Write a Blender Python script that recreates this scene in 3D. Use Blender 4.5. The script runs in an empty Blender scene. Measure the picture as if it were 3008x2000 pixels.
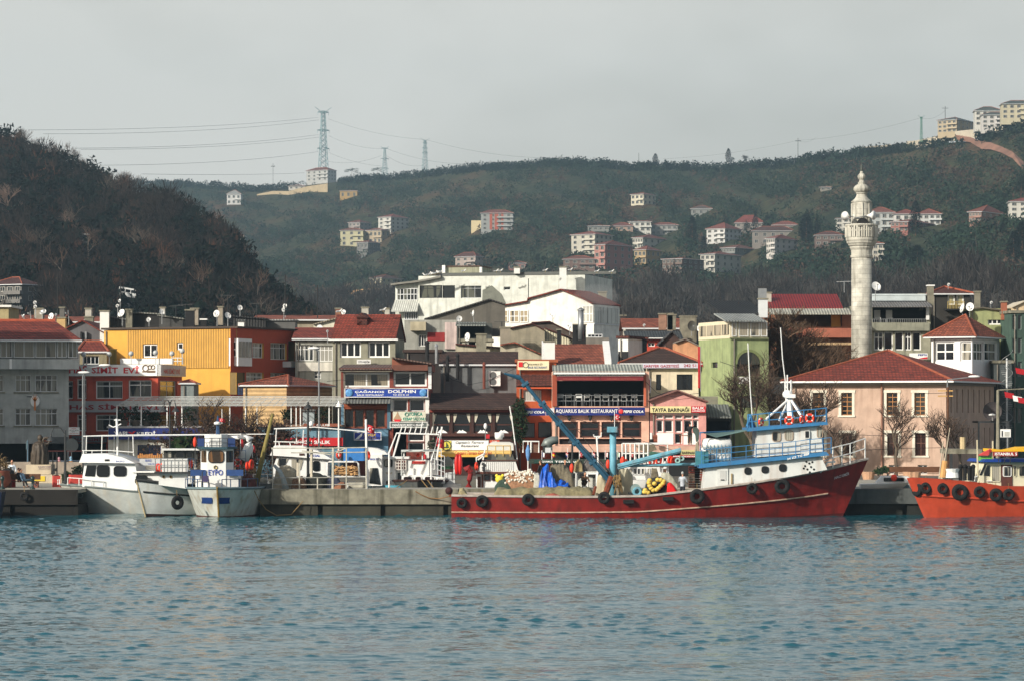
import bpy,bmesh,math,random
import numpy as np
from mathutils import Vector,Matrix,noise as mnoise
random.seed(7);rng=np.random.default_rng(7)
sc=bpy.context.scene
COL=sc.collection
F=8884.0;HC=7.3;HY=1200.0;CXP=1504.0
cam=bpy.data.cameras.new("camera");co=bpy.data.objects.new("camera",cam);COL.objects.link(co)
cam.sensor_width=23.7;cam.lens=23.7*F/3008.0
cam.clip_start=1;cam.clip_end=9000
co.location=(0,0,HC);co.rotation_euler=(math.pi/2,0,0)
cam.shift_y=200/3008.0
sc.camera=co
HAZE_DENSITY=0.00013;SUN_AZ=math.radians(46);SUN_EL=math.radians(25)
sd=Vector((-math.sin(SUN_AZ)*math.cos(SUN_EL),-math.cos(SUN_AZ)*math.cos(SUN_EL),math.sin(SUN_EL)))
sun=bpy.data.lights.new("sun",'SUN');so=bpy.data.objects.new("sun",sun);COL.objects.link(so)
sun.energy=4.3;sun.angle=math.radians(1.2);sun.color=(1.0,0.94,0.84)
so.rotation_euler=sd.to_track_quat('Z','Y').to_euler();so.location=(-60,0,80)
w=bpy.data.worlds.new("World");sc.world=w;w.use_nodes=True
nt=w.node_tree;nt.nodes.clear()
wo=nt.nodes.new('ShaderNodeOutputWorld');bg=nt.nodes.new('ShaderNodeBackground')
sky=nt.nodes.new('ShaderNodeTexSky');sky.sky_type='NISHITA';sky.sun_disc=False
sky.sun_elevation=SUN_EL;sky.sun_rotation=math.atan2(sd.x,sd.y);sky.dust_density=4;sky.air_density=1.0
tc=nt.nodes.new('ShaderNodeTexCoord');mp=nt.nodes.new('ShaderNodeMapping');mp.inputs['Scale'].default_value=(2.0,2.0,4.0)
mp.inputs['Rotation'].default_value=(0.2,0.35,0.1);mp.inputs['Location'].default_value=(1.9,.4,.9)
nz=nt.nodes.new('ShaderNodeTexNoise');nz.inputs['Scale'].default_value=2.2;nz.inputs['Detail'].default_value=5;nz.inputs['Roughness'].default_value=.45
cr=nt.nodes.new('ShaderNodeValToRGB')
cr.color_ramp.elements[0].position=.42;cr.color_ramp.elements[0].color=(4.9,4.75,4.25,1)
cr.color_ramp.elements[1].position=.58;cr.color_ramp.elements[1].color=(6.5,6.32,5.8,1)
mx=nt.nodes.new('ShaderNodeMix');mx.data_type='RGBA';mx.inputs[0].default_value=.93
L=nt.links.new
L(tc.outputs['Generated'],mp.inputs[0]);L(mp.outputs[0],nz.inputs['Vector']);L(nz.outputs[0],cr.inputs[0])
sz=nt.nodes.new('ShaderNodeSeparateXYZ');L(tc.outputs['Generated'],sz.inputs[0]);vr=nt.nodes.new('ShaderNodeMapRange');vr.inputs[1].default_value=.14;vr.inputs[2].default_value=.42;vr.inputs[3].default_value=.94;vr.inputs[4].default_value=.12;L(sz.outputs[2],vr.inputs[0]);L(vr.outputs[0],mx.inputs[0])
L(sky.outputs[0],mx.inputs[6]);L(cr.outputs[0],mx.inputs[7]);L(mx.outputs[2],bg.inputs[0]);L(bg.outputs[0],wo.inputs[0])
bg.inputs[1].default_value=0.10
sc.view_settings.view_transform='Standard';sc.view_settings.look='None'
sc.view_settings.exposure=0.33;sc.view_settings.gamma=1.0
sc.cycles.max_bounces=6;sc.cycles.diffuse_bounces=2;sc.cycles.glossy_bounces=2;sc.cycles.transmission_bounces=2
sc.cycles.volume_bounces=0;sc.cycles.caustics_reflective=False;sc.cycles.caustics_refractive=False
sc.cycles.use_denoising=True
def lin(c):
 return tuple((v/255/12.92)if v/255<=.04045 else((v/255+.055)/1.055)**2.4 for v in c)
MATS={}
def mk(c,rough=.75,var=.18,sc_=1.3,streak=0.,bump=.0,metal=0.,kind=None,spec=.4,seed=0.,c2=None):
 """painted / weathered surface with procedural colour variation; c = 0..255 sRGB"""
 key=(c,rough,var,sc_,streak,bump,metal,kind,spec,seed,c2)
 if key in MATS:return MATS[key]
 m=bpy.data.materials.new((kind or'paint')+'_%d_%d_%d'%c);m.use_nodes=True
 t=m.node_tree;b=t.nodes['Principled BSDF'];l=t.links.new
 b.inputs['Roughness'].default_value=rough;b.inputs['Metallic'].default_value=metal
 b.inputs['Specular IOR Level'].default_value=spec
 tc=t.nodes.new('ShaderNodeTexCoord');col=lin(c)
 n=t.nodes.new('ShaderNodeTexNoise');n.inputs['Scale'].default_value=sc_;n.inputs['Detail'].default_value=6;n.inputs['Roughness'].default_value=.62
 l(tc.outputs['Object'],n.inputs['Vector'])
 mr=t.nodes.new('ShaderNodeMapRange');mr.inputs[1].default_value=.3;mr.inputs[2].default_value=.7
 mr.inputs[3].default_value=1-var;mr.inputs[4].default_value=1+var*.5
 l(n.outputs[0],mr.inputs[0])
 mul=t.nodes.new('ShaderNodeMix');mul.data_type='RGBA';mul.blend_type='MULTIPLY';mul.inputs[0].default_value=1
 mul.inputs[6].default_value=(*col,1)
 cb=t.nodes.new('ShaderNodeCombineColor')
 for i in range(3):l(mr.outputs[0],cb.inputs[i])
 l(cb.outputs[0],mul.inputs[7]);out=mul.outputs[2]
 def coords(sx,sy,sz):
  q=t.nodes.new('ShaderNodeMapping');q.inputs['Scale'].default_value=(sx,sy,sz);l(tc.outputs['Object'],q.inputs[0]);return q.outputs[0]
 if streak:
  n2=t.nodes.new('ShaderNodeTexNoise');n2.inputs['Scale'].default_value=1.;n2.inputs['Detail'].default_value=5
  l(coords(2.2,2.2,.22),n2.inputs['Vector'])
  r2=t.nodes.new('ShaderNodeMapRange');r2.inputs[1].default_value=.5;r2.inputs[2].default_value=.75;r2.inputs[3].default_value=0;r2.inputs[4].default_value=streak
  l(n2.outputs[0],r2.inputs[0])
  m2=t.nodes.new('ShaderNodeMix');m2.data_type='RGBA';l(r2.outputs[0],m2.inputs[0]);l(out,m2.inputs[6])
  m2.inputs[7].default_value=(*(lin(c2)if c2 else tuple(v*.35+.01 for v in col)),1);out=m2.outputs[2]
 hgt=n.outputs[0]
 if kind in('tile','corrugated','cladding','stone','planks'):
  if kind=='tile':
   bt=t.nodes.new('ShaderNodeTexBrick');bt.offset=.5
   bt.inputs['Scale'].default_value=1;bt.inputs['Brick Width'].default_value=.3;bt.inputs['Row Height'].default_value=.15
   bt.inputs['Mortar Size'].default_value=.035;bt.inputs['Mortar Smooth'].default_value=.6;bt.inputs['Bias'].default_value=-.2
   bt.inputs['Color1'].default_value=(*[v*1.4 for v in col],1);bt.inputs['Color2'].default_value=(*[v*.68 for v in col],1)
   bt.inputs['Mortar'].default_value=(*[v*.3 for v in col],1)
   sx=t.nodes.new('ShaderNodeSeparateXYZ');l(tc.outputs['Object'],sx.inputs[0])
   ad=t.nodes.new('ShaderNodeMath');ad.operation='ADD';l(sx.outputs[0],ad.inputs[0])
   m5=t.nodes.new('ShaderNodeMath');m5.operation='MULTIPLY';m5.inputs[1].default_value=.6;l(sx.outputs[1],m5.inputs[0]);l(m5.outputs[0],ad.inputs[1])
   cx=t.nodes.new('ShaderNodeCombineXYZ');l(ad.outputs[0],cx.inputs[0]);l(sx.outputs[2],cx.inputs[1]);l(cx.outputs[0],bt.inputs[0])
   l(bt.outputs[0],mul.inputs[6]);hgt=bt.outputs[1];bump=bump or-.4
  elif kind=='stone':
   bt=t.nodes.new('ShaderNodeTexBrick');bt.inputs['Scale'].default_value=1
   bt.inputs['Brick Width'].default_value=.9;bt.inputs['Row Height'].default_value=.42;bt.inputs['Mortar Size'].default_value=.02
   bt.inputs['Color1'].default_value=(*[v*1.1 for v in col],1);bt.inputs['Color2'].default_value=(*[v*.88 for v in col],1)
   bt.inputs['Mortar'].default_value=(*[v*.68 for v in col],1)
   g=t.nodes.new('ShaderNodeTexGradient');g.gradient_type='RADIAL';l(tc.outputs['Object'],g.inputs[0])
   m5=t.nodes.new('ShaderNodeMath');m5.operation='MULTIPLY';m5.inputs[1].default_value=10.8;l(g.outputs[1],m5.inputs[0])
   sx=t.nodes.new('ShaderNodeSeparateXYZ');l(tc.outputs['Object'],sx.inputs[0])
   cx=t.nodes.new('ShaderNodeCombineXYZ');l(m5.outputs[0],cx.inputs[0]);l(sx.outputs[2],cx.inputs[1]);l(cx.outputs[0],bt.inputs[0])
   l(bt.outputs[0],mul.inputs[6]);hgt=bt.outputs[1];bump=-.3
  else:
   wv=t.nodes.new('ShaderNodeTexWave');wv.wave_type='BANDS';wv.bands_direction='Z' if kind=='planks' else'X'
   wv.inputs['Scale'].default_value={'corrugated':1.2,'cladding':1.25,'planks':.9}[kind];wv.inputs['Distortion'].default_value=.15
   l(tc.outputs['Object'],wv.inputs[0]);hgt=wv.outputs[1];bump=bump or.8
   r3=t.nodes.new('ShaderNodeMapRange');r3.inputs[3].default_value=.55 if kind!='planks' else.75;r3.inputs[4].default_value=1.1
   l(wv.outputs[1],r3.inputs[0])
   m3=t.nodes.new('ShaderNodeMix');m3.data_type='RGBA';m3.blend_type='MULTIPLY';m3.inputs[0].default_value=1
   c3=t.nodes.new('ShaderNodeCombineColor')
   for i in range(3):l(r3.outputs[0],c3.inputs[i])
   l(out,m3.inputs[6]);l(c3.outputs[0],m3.inputs[7]);out=m3.outputs[2]
 l(out,b.inputs['Base Color'])
 if bump:
  bp=t.nodes.new('ShaderNodeBump');bp.inputs['Strength'].default_value=min(1,abs(bump));bp.inputs['Distance'].default_value=.05
  bp.invert=bump<0
  l(hgt,bp.inputs['Height']);l(bp.outputs[0],b.inputs['Normal'])
 MATS[key]=m;return m
def wall_m(c,dirt=.35):return mk(c,.85,.26,1.1,min(.9,dirt*1.35+.08),.2)
def tile_m(c=(140,66,46)):return mk(c,.85,.38,1.1,.25,kind='tile')
def corr_m(c=(120,122,118)):return mk(c,.7,.35,.5,.3,kind='corrugated')
def pane_m(c=(14,18,22),curtain=None,amount=.5):
 """window glass over a dark room, curtains hanging behind some of it"""
 key=('pane',c,curtain,amount)
 if key in MATS:return MATS[key]
 m=mk(c,.08,.3,.8,spec=.55,seed=amount+(sum(curtain)if curtain else 0));MATS[key]=m
 if curtain:
  t=m.node_tree;l=t.links.new;b=t.nodes['Principled BSDF'];old=b.inputs['Base Color'].links[0].from_socket
  tc=t.nodes.new('ShaderNodeTexCoord');q=t.nodes.new('ShaderNodeMapping');q.inputs['Scale'].default_value=(.9,.9,.12);l(tc.outputs['Object'],q.inputs[0])
  n=t.nodes.new('ShaderNodeTexNoise');n.inputs['Scale'].default_value=1.6;n.inputs['Detail'].default_value=1;l(q.outputs[0],n.inputs['Vector'])
  r=t.nodes.new('ShaderNodeMapRange');r.inputs[1].default_value=.56-amount*.2;r.inputs[2].default_value=.60-amount*.2;l(n.outputs[0],r.inputs[0])
  wv=t.nodes.new('ShaderNodeTexWave');wv.inputs['Scale'].default_value=2.2;wv.inputs['Distortion'].default_value=1;l(tc.outputs['Object'],wv.inputs[0])
  cm=t.nodes.new('ShaderNodeMix');cm.data_type='RGBA';l(wv.outputs[1],cm.inputs[0])
  cc=lin(curtain);cm.inputs[6].default_value=(*[v*.55 for v in cc],1);cm.inputs[7].default_value=(*cc,1)
  x=t.nodes.new('ShaderNodeMix');x.data_type='RGBA';l(r.outputs[0],x.inputs[0]);l(old,x.inputs[6]);l(cm.outputs[2],x.inputs[7]);l(x.outputs[2],b.inputs['Base Color'])
 return m
WHITE=mk((222,222,216),.45,.12,1.5,.25,c2=(150,130,100));CLEANW=mk((226,226,222),.5,.06,2)
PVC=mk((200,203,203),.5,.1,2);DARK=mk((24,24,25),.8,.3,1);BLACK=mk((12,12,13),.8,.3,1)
IRON=mk((45,47,48),.6,.3,2);STEEL=mk((150,153,154),.45,.2,3,metal=.6)
TIMBER=mk((95,62,40),.8,.3,2);BLUEB=mk((52,116,164),.5,.2,2,.3,c2=(90,80,70));RUBBER=mk((16,16,17),.85,.4,4,bump=.3)
RED=mk((190,30,28),.6,.15,3);REDT=mk((175,25,35),.6,.1,3);NAVY=mk((22,40,110),.5,.12,1)
ORNG=mk((225,60,30),.55,.15,4);YEL=mk((225,185,30),.6,.15,3);TEAL=mk((100,158,176),.5,.25,2,.4,c2=(120,80,50))
CONC=mk((128,124,108),.9,.5,1.3,.8,.6,c2=(52,48,34));GLASS=pane_m();GLASSC=pane_m((20,24,28),(170,165,150),.4);GLASSW=pane_m((26,30,34),(185,182,172),1.1)
ROPE=mk((135,110,70),.9,.2,5)
TILES=dict(N=(0,0,1),A=(0,880,.4209),B=(500,880,.4209),C=(960,780,.4848),D=(1440,780,.4848),E=(1940,780,.4848),F=(2400,780,.4848),b1=(0,1240,.19134),b2=(400,1200,.21683),b3=(780,1200,.19134),b4=(1100,1200,.21683),b5=(1480,1200,.21683),b6=(1800,1200,.21683),b7=(2588,1100,.28056),G=(0,780,.20408),H=(1400,880,.27978),h1=(0,300,.42391),h2=(900,300,.42391),h3=(1700,240,.45932),h4=(2300,240,.45914))
cur=[0,0,1]
def T(k):cur[:]=TILES[k]
def nx(x):return cur[0]+x*cur[2]
def ny(y):return cur[1]+y*cur[2]
def W3(px,py,D):return((px-CXP)/F*D,D,HC+(HY-py)/F*D)
class M:
 def __init__(s):s.v=[];s.f=[];s.mi=[];s.k=0;s.sm=False
 def add(s,vs,fs,k=None):
  o=len(s.v);s.v+=[tuple(p)for p in vs];s.f+=[tuple(i+o for i in f)for f in fs];s.mi+=[s.k if k is None else k]*len(fs);return s
 def box(s,x0,x1,y0,y1,z0,z1,k=None):
  return s.add([(x,y,z)for z in(z0,z1)for y in(y0,y1)for x in(x0,x1)],[(0,2,3,1),(4,5,7,6),(0,1,5,4),(2,6,7,3),(0,4,6,2),(1,3,7,5)],k)
 def ext(s,pts,y0,y1,k=None):
  n=len(pts)
  return s.add([(p[0],y0,p[1])for p in pts]+[(p[0],y1,p[1])for p in pts],[tuple(range(n)),tuple(range(2*n-1,n-1,-1))]+[(i,i+n,(i+1)%n+n,(i+1)%n)for i in range(n)],k)
 def extz(s,pts,z0,z1,k=None):
  n=len(pts)
  return s.add([(p[0],p[1],z0)for p in pts]+[(p[0],p[1],z1)for p in pts],[tuple(range(n)),tuple(range(2*n-1,n-1,-1))]+[(i,i+n,(i+1)%n+n,(i+1)%n)for i in range(n)],k)
 def slab(s,pts,th,k=None):
  n=len(pts)
  return s.add(list(pts)+[(p[0],p[1],p[2]-th)for p in pts],[tuple(range(n)),tuple(range(2*n-1,n-1,-1))]+[(i,i+n,(i+1)%n+n,(i+1)%n)for i in range(n)],k)
 def tube(s,pts,r,n=6,r2=None,k=None,cap=True):
  pts=[Vector(p)for p in pts];vs=[];m=len(pts)
  for i,p in enumerate(pts):
   d=(pts[min(i+1,m-1)]-pts[max(i-1,0)]).normalized()
   a=d.orthogonal().normalized()if abs(d.z)>.99 else d.cross(Vector((0,0,1))).normalized();b=d.cross(a)
   rr=r if r2 is None else r+(r2-r)*i/(m-1)
   if isinstance(r,(list,tuple)):rr=r[i]
   for j in range(n):
    t=2*math.pi*(j+.5)/n;vs.append(p+a*math.cos(t)*rr+b*math.sin(t)*rr)
  fs=[(i*n+j,i*n+(j+1)%n,(i+1)*n+(j+1)%n,(i+1)*n+j)for i in range(m-1)for j in range(n)]
  if cap:fs+=[tuple(range(n))[::-1],tuple((m-1)*n+j for j in range(n))]
  return s.add(vs,fs,k)
 def lathe(s,prof,n=20,c=(0,0,0),k=None):
  vs=[(c[0]+r*math.cos(2*math.pi*j/n),c[1]+r*math.sin(2*math.pi*j/n),c[2]+z)for r,z in prof for j in range(n)]
  m=len(prof)
  fs=[(i*n+j,i*n+(j+1)%n,(i+1)*n+(j+1)%n,(i+1)*n+j)for i in range(m-1)for j in range(n)]
  fs+=[tuple(range(n))[::-1],tuple((m-1)*n+j for j in range(n))]
  return s.add(vs,fs,k)
 def ell(s,c,r,n=8,k=None):
  prof=[(math.cos(a),math.sin(a))for a in np.linspace(-math.pi/2+.05,math.pi/2-.05,n)]
  vs=[(c[0]+r[0]*a*math.cos(2*math.pi*j/10),c[1]+r[1]*a*math.sin(2*math.pi*j/10),c[2]+r[2]*b)for a,b in prof for j in range(10)]
  fs=[(i*10+j,i*10+(j+1)%10,(i+1)*10+(j+1)%10,(i+1)*10+j)for i in range(n-1)for j in range(10)]+[tuple(range(10))[::-1],tuple((n-1)*10+j for j in range(10))]
  return s.add(vs,fs,k)
 def torus(s,c,R,r,axis='y',n=20,m=8,k=None,ax=None):
  vs=[]
  for i in range(n):
   a=2*math.pi*i/n
   for j in range(m):
    b=2*math.pi*j/m;q=(R+r*math.cos(b));u,v,t=q*math.cos(a),q*math.sin(a),r*math.sin(b)
    vs.append((c[0]+u,c[1]+t,c[2]+v)if axis=='y' else((c[0]+t,c[1]+u,c[2]+v)if axis=='x' else(c[0]+u,c[1]+v,c[2]+t)))
  fs=[(i*m+j,i*m+(j+1)%m,((i+1)%n)*m+(j+1)%m,((i+1)%n)*m+j)for i in range(n)for j in range(m)]
  return s.add(vs,fs,k)
 def mk(s,name,mat,parent=None,smooth=False):
  me=bpy.data.meshes.new(name);me.from_pydata(s.v,[],s.f)
  for m_ in(mat if isinstance(mat,(list,tuple))else[mat]):me.materials.append(m_)
  if any(s.mi):me.polygons.foreach_set('material_index',s.mi)
  if smooth:me.polygons.foreach_set('use_smooth',[True]*len(me.polygons))
  o=bpy.data.objects.new(name,me);COL.objects.link(o)
  if parent is not None:o.parent=parent.e if isinstance(parent,Nd)else parent
  return o
def tag(o,label,cat,group=None,kind=None):
 if label:o['label']=label
 if cat:o['category']=cat
 if group:o['group']=group
 if kind:o['kind']=kind
 return o
def struct(o,kind='structure'):o['kind']=kind;return o
def copytree(o,parent=None):
 c=o.copy();COL.objects.link(c)
 if parent is not None:c.parent=parent
 for ch in list(o.children):copytree(ch,c)
 return c
class Nd:
 """a thing: an Empty at its base; local x runs along its front, y away from the viewer, z up"""
 def __init__(s,name,label,cat,px,D,yaw=0,zg=1.8,group=None):
  s.D=D;s.yaw=math.radians(yaw);s.o=Vector(((nx(px)-CXP)/F*D,D,zg))
  s.t=(math.cos(s.yaw),math.sin(s.yaw));s.n=(-math.sin(s.yaw),math.cos(s.yaw))
  s.e=bpy.data.objects.new(name,None);COL.objects.link(s.e);s.e.location=s.o;s.e.rotation_euler=(0,0,s.yaw)
  s.e.empty_display_size=.5;tag(s.e,label,cat,group)
 def P(s,px,py,y=0):
  tx=(nx(px)-CXP)/F;tz=(HY-ny(py))/F
  d=(y+s.o.x*s.n[0]+s.o.y*s.n[1])/(tx*s.n[0]+s.n[1])
  X,Y=tx*d,d
  return((X-s.o.x)*s.t[0]+(Y-s.o.y)*s.t[1],HC+tz*d-s.o.z)
 def Px(s,px,y=0):return s.P(px,0,y)[0]
 def Pz(s,py,px=None,y=0):return s.P(px if px is not None else 0,py,y)[1]if px is not None else HC+(HY-ny(py))/F*(s.D+y)-s.o.z
 def S(s,px,py,x):
  tx=(nx(px)-CXP)/F;tz=(HY-ny(py))/F
  d=(x+s.o.x*s.t[0]+s.o.y*s.t[1])/(tx*s.t[0]+s.t[1])
  X,Y=tx*d,d
  return((X-s.o.x)*s.n[0]+(Y-s.o.y)*s.n[1],HC+tz*d-s.o.z)
 def P3(s,px,py,y=0):
  a=s.P(px,py,y);return(a[0],y,a[1])
 def box(s,name,mat,x0,y0,x1,y1,ya,yb,parent=None):
  a=s.P(x0,y0,ya);b=s.P(x1,y1,ya)
  return M().box(min(a[0],b[0]),max(a[0],b[0]),min(ya,yb),max(ya,yb),min(a[1],b[1]),max(a[1],b[1])).mk(name,mat,parent or s)
 def poly(s,name,mat,pts,ya,yb,parent=None):
  return M().ext([s.P(p[0],p[1],ya)for p in pts],ya,yb).mk(name,mat,parent or s)
 def tubes(s,name,mat,lines,r,parent=None,n=5):
  m=M()
  for ln in lines:m.tube([s.P3(*p)for p in ln],r,n)
  return m.mk(name,mat,parent or s)
 def glasswin(s,x0,y0,x1,y1,y,frame=None,pane=None,r=.2,name='window',th=.05,cols=1,rows=1):
  a=s.P(x0,y0,y);b=s.P(x1,y1,y);xa,xb=sorted((a[0],b[0]));za,zb=sorted((a[1],b[1]))
  return proudwin(s,xa,xb,za,zb,y,frame or RUBBER,pane or GLASS,r,name,th,cols,rows)
def proudwin(node,xa,xb,za,zb,y,frame,pane,r=.2,name='window',th=.05,cols=1,rows=1):
 def rr(x0,x1,z0,z1,r):
  r=min(r,(x1-x0)*.45,(z1-z0)*.45);o=[]
  for cx,cz,a0 in((x1-r,z1-r,0),(x0+r,z1-r,90),(x0+r,z0+r,180),(x1-r,z0+r,270)):
   for k in range(4):a=math.radians(a0+k*30);o.append((cx+r*math.cos(a),cz+r*math.sin(a)))
  return o
 m=M();A=rr(xa,xb,za,zb,r);B=rr(xa+th,xb-th,za+th,zb-th,max(.01,r-th));n=len(A)
 m.add([(p[0],y-.04,p[1])for p in A]+[(p[0],y-.04,p[1])for p in B]+[(p[0],y+.02,p[1])for p in A]+[(p[0],y+.02,p[1])for p in B],[(i,(i+1)%n,(i+1)%n+n,i+n)for i in range(n)]+[(i,i+2*n,(i+1)%n+2*n,(i+1)%n)for i in range(n)]+[(i+n,(i+1)%n+n,(i+1)%n+3*n,i+3*n)for i in range(n)])
 for i in range(1,cols):x=xa+(xb-xa)*i/cols;m.box(x-th/2,x+th/2,y-.035,y-.014,za+th,zb-th)
 for i in range(1,rows):z=za+(zb-za)*i/rows;m.box(xa+th,xb-th,y-.033,y-.014,z-th/2,z+th/2)
 f=m.mk(name,frame,node)
 M().ext(B,y-.012,y+.01).mk('pane',pane,f)
 return f
TXT={}
def text_mesh(string,bold=.0,shear=0.):
 bold*=.45;k=(string,bold,shear)
 if k not in TXT:
  cu=bpy.data.curves.new('lettering','FONT');cu.body=string;cu.resolution_u=2;cu.offset=bold;cu.shear=shear
  o=bpy.data.objects.new('lettering',cu);COL.objects.link(o)
  me=bpy.data.meshes.new_from_object(o);bpy.data.objects.remove(o)
  v=np.zeros(len(me.vertices)*3);me.vertices.foreach_get('co',v);v=v.reshape(-1,3)
  f=[tuple(p.vertices)for p in me.polygons];bpy.data.meshes.remove(me);bpy.data.curves.remove(cu);TXT[k]=(v,f)
 return TXT[k]
def letter(node,string,x0,x1,z0,z1,y,mat,bold=.02,parent=None,face=None,dz=0.,shear=0.):
 """raised lettering filling the local box x0..x1, z0..z1 just in front of local y"""
 v,f=text_mesh(string,bold,shear);mn=v.min(0);mxx=v.max(0);d=mxx-mn
 m=M();vs=[]
 for a in v:
  u=(a[0]-mn[0])/d[0];q=(a[1]-mn[1])/d[1]
  p=(x0+(x1-x0)*u,y,z0+(z1-z0)*q+dz*u)
  vs.append(face(*p)if face else p)
 m.add(vs,f);return m.mk('lettering',mat,parent or node)
def sign(label,D,x0,y0,x1,y1,bm,texts,yaw=0,th=.15,name='shop_sign',group=None,frame=None):
 n=Nd(name,label,'sign',x0,D,yaw,zg=HC+(HY-ny(y1))/F*D,group=group)
 a=n.P(x0,y0);b=n.P(x1,y1)
 m=M().box(a[0],b[0],0,th,b[1],a[1]);m.mk('board',bm,n)
 if frame:
  e=.06;q=M();q.box(a[0]-e,b[0]+e,-.03,th,a[1],a[1]+e);q.box(a[0]-e,b[0]+e,-.03,th,b[1]-e,b[1]);q.box(a[0]-e,a[0],-.03,th,b[1],a[1]);q.box(b[0],b[0]+e,-.03,th,b[1],a[1]);q.mk('frame',frame,n)
 for t in texts:
  p=n.P(t[1],t[2]);q=n.P(t[3],t[4]);letter(n,t[0],p[0],q[0],q[1],p[1],-.02,t[5],t[6]if len(t)>6 else.02,shear=t[7]if len(t)>7 else 0)
 return n
class Bld(Nd):
 def __init__(s,label,px0,px1,D,ytop,mat,yaw=0,px2=None,pxl=None,depth=9,zg=1.8,name='building',cat='building',ref='r',group=None,zbase=None):
  r=px1 if ref=='r' else px0
  super().__init__(name,label,cat,r,D,yaw,zg,group)
  s.xa=s.Px(px0);s.xb=s.Px(px1);s.mat=mat;s.depth=depth;s.zt=s.P(r,ytop)[1];s.zb=0 if zbase is None else zbase
  if px2 is not None:s.depth=s.S(px2,0,s.xb)[0]
  if pxl is not None:s.depth=s.S(pxl,0,s.xa)[0]
  s.h={'f':[],'r':[],'l':[]}
 def fr(s,face):
  if face=='f':return lambda u,d,z:(u,d,z)
  if face=='r':return lambda u,d,z:(s.xb-d,u,z)
  return lambda u,d,z:(s.xa+d,u,z)
 def uz(s,face,px,py):
  return s.P(px,py)if face=='f' else s.S(px,py,s.xb if face=='r' else s.xa)
 def win(s,x0,y0,x1,y1,cols=2,rows=1,frame=None,pane=None,face='f',sill=None,fw=.07,inset=.16,name='window',surround=None,trans=0,label=None):
  a=s.uz(face,x0,y0);b=s.uz(face,x1,y1);u0,u1=sorted((a[0],b[0]));z0,z1=sorted((a[1],b[1]))
  s.h[face].append((u0,u1,z0,z1,inset+.12,0));g=s.fr(face)
  def bx(m,u0,u1,d0,d1,z0,z1):
   p=g(u0,d0,z0);q=g(u1,d1,z1)
   m.box(min(p[0],q[0]),max(p[0],q[0]),min(p[1],q[1]),max(p[1],q[1]),z0,z1)
  m=M();i=inset
  bx(m,u0,u0+fw,i,i+.06,z0,z1);bx(m,u1-fw,u1,i,i+.06,z0,z1);bx(m,u0+fw,u1-fw,i,i+.06,z0,z0+fw);bx(m,u0+fw,u1-fw,i,i+.06,z1-fw,z1)
  for k in range(1,cols):c=u0+(u1-u0)*k/cols;bx(m,c-fw*.4,c+fw*.4,i+.005,i+.055,z0+fw,z1-fw)
  hs=[k/rows for k in range(1,rows)]if not trans else[trans]
  for k in hs:c=z0+(z1-z0)*k;bx(m,u0+fw,u1-fw,i+.008,i+.05,c-fw*.4,c+fw*.4)
  o=m.mk(name,frame or PVC,s)
  if label:o['label']=label
  m=M();bx(m,u0+.01,u1-.01,i+.03,i+.045,z0+.01,z1-.01);m.mk('pane',pane or GLASS,o)
  if sill:m=M();bx(m,u0-.12,u1+.12,-.1,i,z0-.1,z0-.003);m.mk('sill',sill,o)
  if surround:
   m=M();e=.22;bx(m,u0-e,u0,-.05,.05,z0,z1);bx(m,u1,u1+e,-.05,.05,z0,z1);bx(m,u0-e-.06,u1+e+.06,-.08,.05,z1,z1+e);bx(m,u0-e-.06,u1+e+.06,-.1,.05,z0-.14,z0);m.mk('surround',surround,o)
  return o
 def hole(s,x0,y0,x1,y1,deep=2.5,face='f',k=1):
  a=s.uz(face,x0,y0);b=s.uz(face,x1,y1);u0,u1=sorted((a[0],b[0]));z0,z1=sorted((a[1],b[1]))
  s.h[face].append((u0,u1,z0,z1,deep,k))
 def wall(s,inner=None,top=True,gable=None,name='wall'):
  m=M()
  for face in'frl':
   g=s.fr(face);U0,U1=(s.xa,s.xb)if face=='f' else(0,s.depth);H=s.h[face]
   H=[(max(h[0],U0+.01),min(h[1],U1-.01),max(h[2],s.zb+.01),min(h[3],s.zt-.01),h[4],h[5])for h in H]
   us=sorted(set([U0,U1]+[h[0]for h in H]+[h[1]for h in H]));zs=sorted(set([s.zb,s.zt]+[h[2]for h in H]+[h[3]for h in H]))
   for i in range(len(us)-1):
    for j in range(len(zs)-1):
     cu,cz=(us[i]+us[i+1])/2,(zs[j]+zs[j+1])/2
     if any(h[0]<cu<h[1]and h[2]<cz<h[3]for h in H):continue
     m.add([g(us[i],0,zs[j]),g(us[i+1],0,zs[j]),g(us[i+1],0,zs[j+1]),g(us[i],0,zs[j+1])],[(0,1,2,3)])
   for u0,u1,z0,z1,d,k in H:
    m.add([g(u0,0,z0),g(u1,0,z0),g(u1,0,z1),g(u0,0,z1),g(u0,d,z0),g(u1,d,z0),g(u1,d,z1),g(u0,d,z1)],[(0,1,5,4),(1,2,6,5),(2,3,7,6),(3,0,4,7),(4,5,6,7)],k)
  a,b,d,z,zb=s.xa,s.xb,s.depth,s.zt,s.zb
  m.add([(a,d,zb),(b,d,zb),(b,d,z),(a,d,z)],[(0,1,2,3)])
  m.add([(a,0,z),(b,0,z),(b,d,z),(a,d,z)],[(0,1,2,3)])
  if s.o.y<300 and z>5 and s.zb==0:q=M();q.tube([(a+.3,-.1,z-.1),(a+.3,-.1,.2)],.06,6);q.mk('drainpipe',mk((118,112,102),.7,.3,2),s)
  return m.mk(name,[s.mat,inner or DARK],s)
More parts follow.
